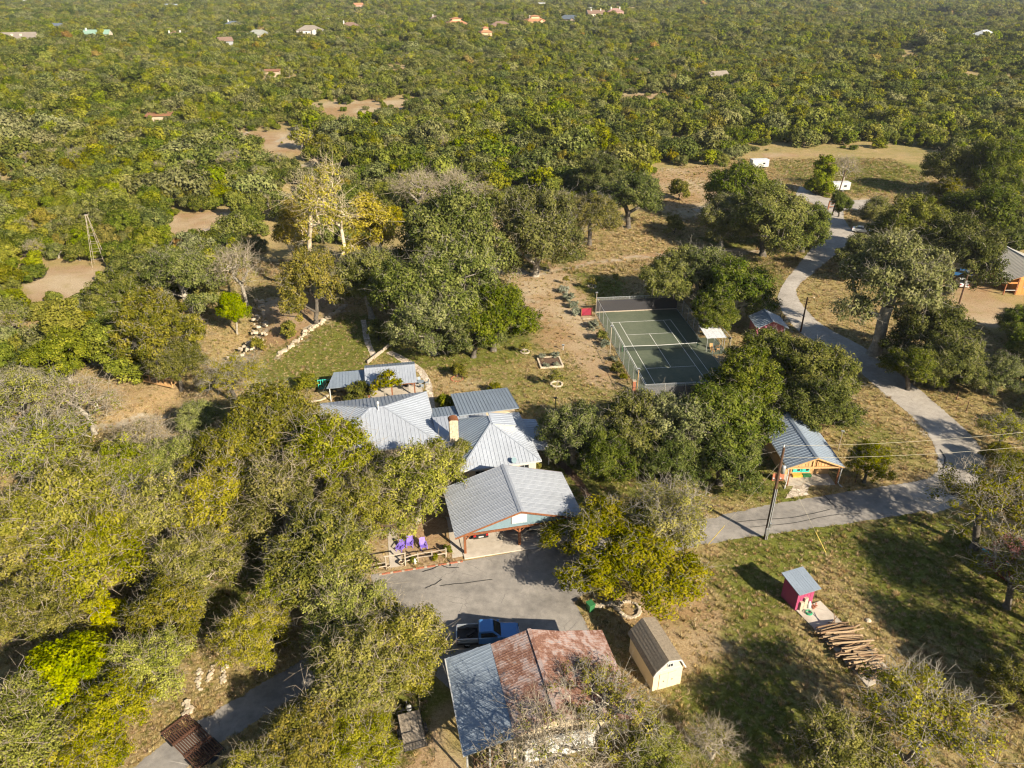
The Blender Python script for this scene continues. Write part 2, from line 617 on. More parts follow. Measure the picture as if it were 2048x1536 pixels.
sheet('driveway', [(740, 1150), (930, 1122), (1150, 1082), (1230, 1150), (1180, 1180), (1150, 1205), (1166, 1235), (1185, 1275), (1060, 1340), (900, 1380), (850, 1330), (800, 1260), (760, 1200)], MAT['drive'], 0.024, amp=.05)
ribbon('road', [(830, 1185), (720, 1258), (625, 1308), (550, 1352), (455, 1408), (366, 1462), (270, 1532), (185, 1610)],
       [(860, 1300), (740, 1330), (650, 1360), (580, 1400), (500, 1450), (420, 1500), (370, 1540), (280, 1610)], MAT['drive'], 0.018)
# ------------------------------------------------------------------ vegetation materials
def leaf_mat(name, lo, mid, hi, trans=0.28, hue=0.34):
    """lo..hi: the leaf colours found in one crown; each tree also leans its own way"""
    m, nt, b = new_mat(name)
    nt.nodes.remove(b)
    out = nt.nodes['Material Output']
    tint = N(nt, 'ShaderNodeAttribute', attribute_name='tint').outputs['Fac']
    oi = N(nt, 'ShaderNodeObjectInfo').outputs['Random']
    f = math_(nt, 'ADD', tint, math_(nt, 'MULTIPLY', math_(nt, 'SUBTRACT', oi, 0.5), hue), clamp=True)
    c = ramp(nt, f, [(0.1, lo), (0.5, mid), (0.9, hi)])
    hs = N(nt, 'ShaderNodeHueSaturation', ins={'Fac': 1.0})
    nt.links.new(maprange(nt, math_(nt, 'FRACT', math_(nt, 'MULTIPLY', oi, 7.31)), 0, 1, .482, .518), hs.inputs['Hue'])
    nt.links.new(maprange(nt, math_(nt, 'FRACT', math_(nt, 'MULTIPLY', oi, 13.7)), 0, 1, .84, 1.14), hs.inputs['Value'])
    nt.links.new(maprange(nt, math_(nt, 'FRACT', math_(nt, 'MULTIPLY', oi, 29.3)), 0, 1, .85, 1.12), hs.inputs['Saturation'])
    nt.links.new(c, hs.inputs['Color'])
    d = N(nt, 'ShaderNodeBsdfDiffuse')
    t = N(nt, 'ShaderNodeBsdfTranslucent')
    nt.links.new(hs.outputs[0], d.inputs[0])
    nt.links.new(hs.outputs[0], t.inputs[0])
    mx = N(nt, 'ShaderNodeMixShader', ins={0: trans})
    nt.links.new(d.outputs[0], mx.inputs[1]); nt.links.new(t.outputs[0], mx.inputs[2])
    nt.links.new(mx.outputs[0], out.inputs[0])
    return m


def bark_mat(name, lo, hi, scale=4):
    m, nt, b = new_mat(name)
    v = noise(nt, scale, 5, 0.65, objco(nt))
    nt.links.new(ramp(nt, v, [(0.3, lo), (0.7, hi)]), b.inputs['Base Color'])
    b.inputs['Roughness'].default_value = 0.9
    b.inputs['Specular IOR Level'].default_value = 0.15
    bump(nt, b, noise(nt, scale * 4, 3, .6, objco(nt)), .5, .03)
    return m


LEAF = {
    'oak': leaf_mat('live_oak_leaf', (0.048, 0.066, 0.010), (0.112, 0.134, 0.020), (0.21, 0.215, 0.046)),
    'oak_grey': leaf_mat('grey_oak_leaf', (0.075, 0.088, 0.022), (0.158, 0.168, 0.046), (0.27, 0.262, 0.095)),
    'cedar': leaf_mat('cedar_leaf', (0.088, 0.106, 0.010), (0.172, 0.19, 0.017), (0.28, 0.278, 0.036)),
    'olive': leaf_mat('olive_gold_leaf', (0.078, 0.084, 0.008), (0.168, 0.163, 0.014), (0.295, 0.255, 0.036)),
    'elm': leaf_mat('thin_elm_leaf', (0.094, 0.104, 0.009), (0.205, 0.208, 0.018), (0.35, 0.325, 0.055)),
    'gold': leaf_mat('gold_leaf', (0.19, 0.17, 0.008), (0.32, 0.28, 0.014), (0.44, 0.36, 0.03)),
    'rust': leaf_mat('rust_leaf', (0.17, 0.115, 0.025), (0.27, 0.18, 0.042), (0.35, 0.25, 0.075)),
    'lime': leaf_mat('lime_leaf', (0.10, 0.12, 0.007), (0.195, 0.21, 0.013), (0.31, 0.30, 0.026)),
    'sage': leaf_mat('sage_leaf', (0.12, 0.135, 0.085), (0.235, 0.25, 0.175), (0.37, 0.375, 0.28)),
    'shrub': leaf_mat('shrub_leaf', (0.07, 0.08, 0.007), (0.155, 0.158, 0.013), (0.27, 0.245, 0.032)),
    'syc': leaf_mat('sycamore_leaf', (0.19, 0.155, 0.012), (0.335, 0.27, 0.026), (0.46, 0.36, 0.06)),
}
BARK = {
    'dark': bark_mat('dark_bark', (0.05, 0.042, 0.034), (0.16, 0.14, 0.115)),
    'grey': bark_mat('grey_bark', (0.16, 0.14, 0.11), (0.40, 0.36, 0.29)),
    'pale': bark_mat('pale_twig', (0.20, 0.165, 0.115), (0.44, 0.375, 0.28)),
    'white': bark_mat('white_sycamore_bark', (0.34, 0.27, 0.17), (0.66, 0.56, 0.40), 2),
}


# ------------------------------------------------------------------ tree builder
def tubes(P0, P1, r0, r1, n):
    """tapered prisms for many edges at once"""
    d = P1 - P0
    L = np.linalg.norm(d, axis=1)[:, None] + 1e-9
    d = d / L
    u = np.where(np.abs(d[:, 2:3]) < 0.9, [[0, 0, 1.]], [[0, 1., 0]])
    x = np.cross(d, u); x /= np.linalg.norm(x, axis=1)[:, None] + 1e-9
    y = np.cross(x, d)
    a = np.arange(n) * 2 * np.pi / n
    ring = x[:, None, :] * np.cos(a)[None, :, None] + y[:, None, :] * np.sin(a)[None, :, None]
    A = P0[:, None] + ring * r0[:, None, None]
    B = P1[:, None] + ring * r1[:, None, None]
    V = np.concatenate([A, B], 1).reshape(-1, 3)
    k = np.arange(n)
    f = np.stack([k, (k + 1) % n, (k + 1) % n + n, k + n], 1)
    F = (np.arange(len(P0))[:, None, None] * 2 * n + f[None]).reshape(-1, 4)
    return V, F


def cards(C, nrm, size, rng, asp=1.55):
    """leaf quads centred at C facing nrm"""
    n = len(C)
    nrm = nrm / (np.linalg.norm(nrm, axis=1)[:, None] + 1e-9)
    t = rng.normal(size=(n, 3))
    x = np.cross(nrm, t); x /= np.linalg.norm(x, axis=1)[:, None] + 1e-9
    y = np.cross(nrm, x)
    s = size * rng.uniform(.6, 1.35, (n, 1))
    x, y = x * s * asp / 2, y * s / 2
    k = nrm * s * .22
    V = np.stack([C - x, C - y * .9 + k, C + x, C + y * .9 + k], 1).reshape(-1, 3)
    return V, np.arange(n * 4).reshape(n, 4)


def make_tree(name, seed, leaf, bark, Rc=5.0, H=8.5, base=2.0, lobes=9, clumps=420, per=45, leafsz=.24, clumpr=.62,
              trunk_r=.28, trunks=1, flat=.8, cone=0.0, twigs=0, twig_len=1.2, twig_r=.018, leaf_frac=1.0, lean=.1, twigbark=None, lobe_r=.42, tip=.02, spread=1.0, updir=.35, open_below=.75):
    rng = np.random.default_rng(seed)
    # crown lobes
    cz = (base + H) / 2
    hh = (H - base) / 2
    L, LR = [], []
    for i in range(lobes):
        a = 2 * np.pi * (i * 0.382 + rng.uniform(-.08, .08))
        q = math.sqrt((i + .4) / lobes) * rng.uniform(.85, 1.1)
        r = Rc * .68 * q * spread
        lr_ = Rc * lobe_r * rng.uniform(.72, 1.18)
        zz = base + lr_ * flat * .85 + max(0, H - base - 1.8 * lr_ * flat) * (.06 + .94 * math.sqrt(max(0, 1 - min(q, 1) ** 2))) * rng.uniform(.55, 1.05)
        if cone:
            t = rng.uniform(0, 1)
            zz = base + (H - base) * (.12 + .75 * t)
            r = Rc * .55 * (1 - cone * t) * rng.uniform(.5, 1)
        L.append((r * math.cos(a), r * math.sin(a), zz))
        LR.append(lr_ * ((1 - .45 * cone * t) if cone else 1))
    L, LR = np.array(L), np.array(LR)
    # clump centres near the lobe surfaces
    C = []
    w = LR ** 2 / (LR ** 2).sum()
    tries = 0
    while len(C) < clumps and tries < clumps * 30:
        tries += 1
        i = rng.choice(len(L), p=w)
        v = rng.normal(size=3)
        v /= np.linalg.norm(v)
        if v[2] < -.25 and rng.random() < open_below:
            v[2] *= -1
        rr = LR[i] * rng.uniform(.5, 1.04)
        p = L[i] + v * rr * np.array([1, 1, flat])
        if p[2] < base * .75:
            continue
        dd = np.linalg.norm((p - L) / np.array([1, 1, flat]), axis=1) / LR
        if (dd < .5).any() and rng.random() < .85:
            continue
        C.append(p)
    C = np.array(C)
    ctr = np.array([0, 0, base + .35 * (H - base)])
    # skeleton: trunk nodes, limb nodes, then clumps joined to the nearest branch
    nodes = [np.zeros(3)]
    par = [-1]
    path = [0.0]
    tops = []
    for k in range(trunks):
        a = rng.uniform(0, 6.28)
        off = np.array([math.cos(a), math.sin(a), 0]) * (trunk_r * 1.1 if trunks > 1 else 0)
        prev = 0
        m = 4
        lv = np.array([math.cos(a), math.sin(a), 0]) * lean * H * (.5 + .6 * (trunks > 1))
        top = base + (H - base) * (.22 if not cone else .75)
        for j in range(1, m + 1):
            p = off + lv * (j / m) ** 1.6 + np.array([0, 0, top * j / m]) + rng.normal(size=3) * .05 * Rc / 5 * np.array([1, 1, 0])
            nodes.append(p); par.append(prev); path.append(path[prev] + np.linalg.norm(p - nodes[prev]))
            prev = len(nodes) - 1
        tops.append(prev)
    for i in np.argsort(np.linalg.norm(L - ctr, axis=1)):
        NA = np.array(nodes[max(0, len(nodes) - 4000):])
        dd = np.linalg.norm(NA - L[i], axis=1) + .25 * np.array(path) + 3 * (NA[:, 2] > L[i][2] + .3)
        dd[0] += 99
        j = int(np.argmin(dd))
        mid = (nodes[j] + L[i]) / 2 + rng.normal(size=3) * .09 * np.linalg.norm(L[i] - nodes[j]) + np.array([0, 0, .06 * Rc])
        nodes.append(mid); par.append(j); path.append(path[j] + np.linalg.norm(mid - nodes[j]))
        nodes.append(L[i] * np.array([1, 1, 1])); par.append(len(nodes) - 2); path.append(path[-1] + np.linalg.norm(L[i] - mid))
    order = np.argsort(np.linalg.norm(C - ctr, axis=1))
    clump_node = np.zeros(len(C), int)
    NA = np.zeros((len(nodes) + 2 * len(C), 3)); PA = np.zeros(len(NA))
    NA[:len(nodes)] = nodes; PA[:len(nodes)] = path
    n = len(nodes)
    par = par + [0] * (2 * len(C))
    for i in order:
        dd = np.linalg.norm(NA[:n] - C[i], axis=1) + .22 * PA[:n]
        dd[:3] += 50
        j = int(np.argmin(dd))
        ln = np.linalg.norm(C[i] - NA[j])
        mid = (NA[j] + C[i]) / 2 + rng.normal(size=3) * .13 * ln
        NA[n], par[n], PA[n] = mid, j, PA[j] + ln / 2
        NA[n + 1], par[n + 1], PA[n + 1] = C[i], n, PA[j] + ln
        clump_node[i] = n + 1
        n += 2
    NA, par = NA[:n], np.array(par[:n])
    cnt = np.ones(n)
    for i in range(n - 1, 0, -1):
        cnt[par[i]] += cnt[i]
    rad = tip * cnt ** .5
    rad *= trunk_r / rad[1] if trunks == 1 else trunk_r * .75 / max(rad[1:5 * trunks].mean(), 1e-6)
    rad = np.maximum(rad, tip * .8)
    e = np.arange(1, n)
    r1 = rad[e]
    r0 = np.minimum(rad[par[e]], rad[e] * 1.35)
    r0[par[e] == 0] = rad[e][par[e] == 0] * 1.5
    thick = r1 > .055
    VV, FF = [], []
    off = 0
    nthick = 0
    for msk, k in ((thick, 7), (~thick, 4)):
        if msk.any():
            if k == 4: nthick = sum(len(q_) for q_ in FF)
            v, f = tubes(NA[par[e]][msk], NA[e][msk], r0[msk], r1[msk], k)
            VV.append(v); FF.append(f + off); off += len(v)
    if twigs:
        ti = np.repeat(np.arange(len(C)), twigs)
        p0 = C[ti] + rng.normal(size=(len(ti), 3)) * clumpr * .25
        out = C[ti] - ctr
        out /= np.linalg.norm(out, axis=1)[:, None] + 1e-9
        d = out * .55 + rng.normal(size=(len(ti), 3)) * .75 + np.array([0, 0, updir * .4])
        d /= np.linalg.norm(d, axis=1)[:, None]
        ln = twig_len * rng.uniform(.45, 1.25, len(ti))
        q = np.full(len(ti), twig_r)
        k1 = rng.normal(size=d.shape) * .5
        p1 = p0 + d * ln[:, None] * .4
        d2 = d + k1
        d2[:, 2] *= .7
        p2 = p1 + d2 * ln[:, None] * .4
        d3 = d2 - k1 * 1.3 + rng.normal(size=d.shape) * .4
        p3 = p2 + d3 * ln[:, None] * .3
        d4 = d + rng.normal(size=d.shape) * .7
        p4 = p1 + d4 * ln[:, None] * .4
        d5 = d2 + rng.normal(size=d.shape) * .8
        p5 = p2 + d5 * ln[:, None] * .25
        for a_, b_, ra, rb in ((C[ti], p1, q, q * .75), (p1, p2, q * .75, q * .5), (p2, p3, q * .5, q * .25), (p1, p4, q * .55, q * .25), (p2, p5, q * .45, q * .25)):
            v, f = tubes(a_, b_, ra, rb, 3)
            VV.append(v); FF.append(f + off); off += len(v)
    wood = mesh_np(name + '_wood', np.vstack(VV), np.vstack(FF), [BARK[bark], BARK[twigbark or bark]], True)
    mi = np.ones(len(wood.polygons), np.int32)
    mi[:nthick] = 0
    wood.polygons.foreach_set('material_index', mi)
    crown = None
    if leaf and per:
        keep = rng.random(len(C)) < leaf_frac
        ci = np.repeat(np.where(keep)[0], per)
        m = len(ci)
        # clumps flattened along the local outward direction, so that light and dark tufts read
        u = rng.normal(size=(m, 3))
        u /= np.linalg.norm(u, axis=1)[:, None]
        cr = clumpr * rng.uniform(.65, 1.25, len(C))[ci]
        pts = C[ci] + u * (cr * (rng.uniform(.35, 1.08, m) ** .7))[:, None] * np.array([1, 1, .78])
        out = pts - ctr
        out /= np.linalg.norm(out, axis=1)[:, None] + 1e-9
        nrm = u * .75 + out * .35 + np.array([0, 0, .3]) + rng.normal(size=(m, 3)) * .42
        V, F = cards(pts, nrm, leafsz, rng)
        ct = np.clip(rng.normal(.5, .2, len(C)), 0, 1)
        tint = np.clip(ct[ci] + rng.normal(0, .17, m), 0, 1)
        crown = mesh_np(name + '_leaf', V, F, LEAF[leaf], False, {'tint': ('FACE', tint)})
    ext = np.abs(C[:, :2]).max() + clumpr * .6
    return dict(name=name, wood=wood, crown=crown, R=float(np.percentile(np.hypot(C[:, 0], C[:, 1]), 97)) + clumpr * .5,
                H=float(C[:, 2].max() + clumpr * .5), zc=float((C[:, 2].min() + C[:, 2].max()) / 2))


TREES = {}


def variants(key, n, seed, **kw):
    TREES[key] = [make_tree(f'{key}{i}', seed + i * 17, **kw) for i in range(n)]


# near trees
variants('oak', 4, 100, open_below=.12, leaf='oak', bark='dark', twigbark='grey', Rc=5, H=8.2, base=.5, lobes=15, clumps=300, per=140, leafsz=0.14, clumpr=.72, lobe_r=.37, trunk_r=.33, twigs=1, twig_len=1.0)
variants('oakgrey', 3, 200, open_below=.12, leaf='oak_grey', bark='grey', Rc=5, H=8.4, base=.6, lobes=15, clumps=290, per=125, leafsz=0.14, clumpr=.72, lobe_r=.37, trunk_r=.33, twigs=2, twig_len=1.1)
variants('olive', 3, 300, leaf='olive', bark='dark', twigbark='grey', Rc=5, H=8.8, base=1.2, lobes=15, clumps=280, per=125, leafsz=0.14, clumpr=.66, lobe_r=.35, trunk_r=.3, twigs=2, twig_len=1.1, flat=.9)
variants('oldoak', 1, 380, leaf='oak_grey', bark='grey', Rc=5.2, H=9.6, base=2.8, lobes=15, clumps=300, per=125, leafsz=.14, clumpr=.72, lobe_r=.35, trunk_r=.5, twigs=2, twig_len=1.0, tip=.03)
variants('bigolive', 1, 350, leaf='shrub', bark='dark', twigbark='grey', Rc=8.2, H=7.6, base=2.2, lobes=26, clumps=430, per=130, leafsz=.14, clumpr=.72, lobe_r=.22, trunk_r=.42, twigs=2, twig_len=1.2, flat=.62)
variants('bigsparse', 1, 560, leaf='elm', bark='grey', twigbark='grey', Rc=7.0, H=8.6, base=2.8, lobes=16, clumps=190, per=70, leafsz=.13, clumpr=.7, lobe_r=.33, trunk_r=.36, twigs=3, twig_len=1.5, twig_r=.024, tip=.034, flat=.8, leaf_frac=.5)
variants('elm', 4, 400, leaf='elm', bark='grey', twigbark='pale', Rc=5, H=9.0, base=1.0, lobes=16, clumps=300, per=125, leafsz=.125, clumpr=.72, lobe_r=.35, trunk_r=.28, twigs=2, twig_len=1.25, twig_r=.024, tip=.034, flat=.92, open_below=.5, leaf_frac=.86)
variants('sparse', 3, 500, leaf='elm', bark='dark', twigbark='grey', Rc=5, H=8.6, base=1.6, lobes=13, clumps=170, per=76, leafsz=.125, clumpr=.68, lobe_r=.39, trunk_r=.3, twigs=3, twig_len=1.4, twig_r=.024, tip=.032, flat=.9, leaf_frac=.7)
variants('bare', 3, 600, leaf='elm', bark='grey', twigbark='pale', Rc=4.5, H=8.4, base=1.6, lobes=11, clumps=120, per=26, leafsz=.12, clumpr=.65, lobe_r=.42, trunk_r=.28, twigs=4, twig_len=1.6, twig_r=.024, tip=.036, flat=1.0, updir=.4, leaf_frac=.4)
variants('lime', 2, 700, leaf='lime', bark='grey', Rc=4, H=7.5, base=.6, lobes=13, clumps=220, per=120, leafsz=0.145, clumpr=.6, lobe_r=.36, trunk_r=.2)
variants('syc', 2, 800, leaf='syc', bark='white', Rc=3.6, H=14.0, base=2.0, lobes=16, clumps=190, per=70, leafsz=.18, clumpr=.8, lobe_r=.36, trunk_r=.2, trunks=2, twigs=1, twig_len=1.4, tip=.022, flat=1.3, leaf_frac=.95)
variants('sycbare', 1, 850, leaf='syc', bark='white', Rc=3.8, H=16.0, base=3.0, lobes=15, clumps=130, per=60, leafsz=.16, clumpr=.8, lobe_r=.36, trunk_r=.22, trunks=3, twigs=3, twig_len=2.0, tip=.024, flat=1.5, leaf_frac=.6)
variants('cedar', 3, 900, open_below=.12, leaf='cedar', bark='dark', Rc=2.9, H=6.4, base=.2, lobes=13, clumps=170, per=95, leafsz=0.15, clumpr=.52, lobe_r=.38, trunk_r=.18, cone=.55)
variants('gold', 1, 950, leaf='gold', bark='grey', Rc=3, H=6.2, base=.6, lobes=10, clumps=130, per=80, leafsz=0.16, clumpr=.55, lobe_r=.40, trunk_r=.16)
variants('rust', 1, 960, leaf='rust', bark='grey', Rc=3, H=7.0, base=.6, lobes=10, clumps=120, per=40, leafsz=.25, clumpr=.55, lobe_r=.40, trunk_r=.16)
# shrubs
variants('bush', 2, 1000, open_below=.12, leaf='shrub', bark='dark', Rc=1.1, H=2.0, base=.1, lobes=8, clumps=70, per=38, leafsz=.1, clumpr=.24, lobe_r=.42, trunk_r=.05, tip=.008)
variants('sagebush', 2, 1050, open_below=.12, leaf='sage', bark='grey', Rc=1.0, H=1.5, base=.08, lobes=8, clumps=64, per=36, leafsz=.09, clumpr=.22, lobe_r=.45, trunk_r=.05, tip=.008)
variants('sapling', 2, 1080, leaf='olive', bark='grey', Rc=1.1, H=2.9, base=.7, lobes=7, clumps=50, per=20, leafsz=.11, clumpr=.26, lobe_r=.42, trunk_r=.05, tip=.012, twigs=1, twig_len=.4, twig_r=.01)
# woodland trees, seen from 130 m and more
variants('mcedar', 5, 1100, open_below=.12, leaf='cedar', bark='dark', Rc=3.3, H=4.9, base=.1, lobes=12, clumps=100, per=80, leafsz=0.24, clumpr=.66, lobe_r=.40, trunk_r=.18, cone=.35)
variants('moak', 5, 1200, open_below=.12, leaf='oak', bark='dark', Rc=4.3, H=5.3, base=.2, lobes=14, clumps=125, per=80, leafsz=0.24, clumpr=.8, lobe_r=.38, trunk_r=.25)
variants('moakg', 3, 1250, open_below=.12, leaf='oak_grey', bark='grey', Rc=4.3, H=5.3, base=.2, lobes=14, clumps=125, per=74, leafsz=0.24, clumpr=.8, lobe_r=.38, trunk_r=.25, twigs=1, twig_len=.9, twig_r=.03)
variants('mbare', 2, 1300, leaf='elm', bark='grey', twigbark='pale', Rc=3.4, H=6.4, base=.8, lobes=10, clumps=80, per=26, leafsz=.24, clumpr=.7, lobe_r=.42, trunk_r=.2, twigs=3, twig_len=1.3, twig_r=.03, updir=.55, leaf_frac=.6)
variants('molive', 3, 1350, open_below=.12, leaf='olive', bark='grey', Rc=3.4, H=6.2, base=.4, lobes=11, clumps=100, per=76, leafsz=0.24, clumpr=.75, lobe_r=.40, trunk_r=.2)
# far trees, 250 m and beyond: one mesh each
FAR = bpy.data.collections.new('far_tree_kinds')
def far_kind(tag_, seed, leaf, bark, **kw):
    t = make_tree('far', seed, leaf, bark, **kw)
    a, b_ = t['wood'], t['crown']
    bm = bmesh.new()
    bm.from_mesh(b_)
    lay = bm.faces.layers.float.get('tint')
    n0 = len(bm.faces)
    bm.from_mesh(a)
    bm.faces.ensure_lookup_table()
    for f in bm.faces[n0:]:
        f.material_index = 1
    me = bpy.data.meshes.new('far_tree')
    bm.to_mesh(me); bm.free()
    me.materials.append(LEAF[leaf]); me.materials.append(BARK[bark])
    FAR.objects.link(bpy.data.objects.new('far_%s' % tag_, me))
for q_, (nm_, lf_, bk_, rc_, h_, cn_, cl_, pr_, tw_) in enumerate((
        ('a_cedar', 'cedar', 'dark', 3.4, 4.8, .4, 46, 30, 0), ('b_cedar', 'cedar', 'dark', 3.6, 4.3, .3, 46, 30, 0), ('c_cedar', 'cedar', 'dark', 3.0, 5.2, .55, 44, 30, 0), ('d_cedar', 'cedar', 'dark', 4.0, 4.4, .2, 52, 30, 0),
        ('e_oak', 'oak', 'dark', 4.6, 5.0, 0, 56, 32, 0), ('f_oak', 'oak', 'dark', 4.4, 5.5, 0, 56, 32, 0), ('g_oak', 'oak', 'dark', 5.2, 4.8, 0, 66, 32, 0), ('h_oakg', 'oak_grey', 'grey', 4.6, 5.2, 0, 56, 28, 0),
        ('i_oakg', 'oak_grey', 'grey', 5.0, 4.6, 0, 60, 28, 0), ('j_olive', 'olive', 'grey', 3.8, 5.2, 0, 46, 28, 0), ('k_bare', 'elm', 'grey', 3.4, 5.4, 0, 46, 14, 2), ('l_rust', 'rust', 'grey', 3.2, 5.2, 0, 42, 28, 0))):
    far_kind(nm_, 1400 + q_, lf_, bk_, Rc=rc_, H=h_, open_below=.3, base=.15, lobes=11, clumps=cl_, per=int(pr_ * 1.6), leafsz=.39, clumpr=.27 * rc_ if rc_ < 4 else .24 * rc_, lobe_r=.41, trunk_r=.2, cone=cn_, twigs=tw_, twig_len=1.3, twig_r=.05)


# ------------------------------------------------------------------ planting
TAKEN = []   # (x, y, r) of trees placed by hand


def plant(key, v, x, y, s, label, cat='tree', group=None, name=None, rz=None, sz=1.0, sink=.12):
    t = TREES[key][v % len(TREES[key])]
    o = empty(name or ('tree' if cat == 'tree' else cat), (x, y, ground_z(x, y) - sink * s), rz if rz is not None else random.uniform(0, 6.28), label, cat, group)
    o.scale = (s, s, s * sz)
    link('trunk' if cat == 'tree' else 'stem', t['wood'], o)
    if t['crown'] is not None:
        link('crown' if cat == 'tree' else 'foliage', t['crown'], o)
    TAKEN.append((x, y, t['R'] * s))
    return o


def grow(key, v, cx, cy, wpx, label, cat='tree', sz=1.0, name=None, rz=None, group=None):
    """tree whose crown the photograph shows centred at (cx, cy) and wpx wide"""
    t = TREES[key][v % len(TREES[key])]
    s = 1.0
    for _ in range(12):
        p = at(cx, cy, t['zc'] * s * sz)
        dist = math.hypot(math.hypot(p.x, p.y), CAM_H - p.z)
        depth = p.y * math.cos(PITCH) + (CAM_H - p.z) * math.sin(PITCH)
        s = wpx * depth / FPX / (2 * t['R'])
    return plant(key, v, p.x, p.y, s, label, cat, group, name, rz, sz)
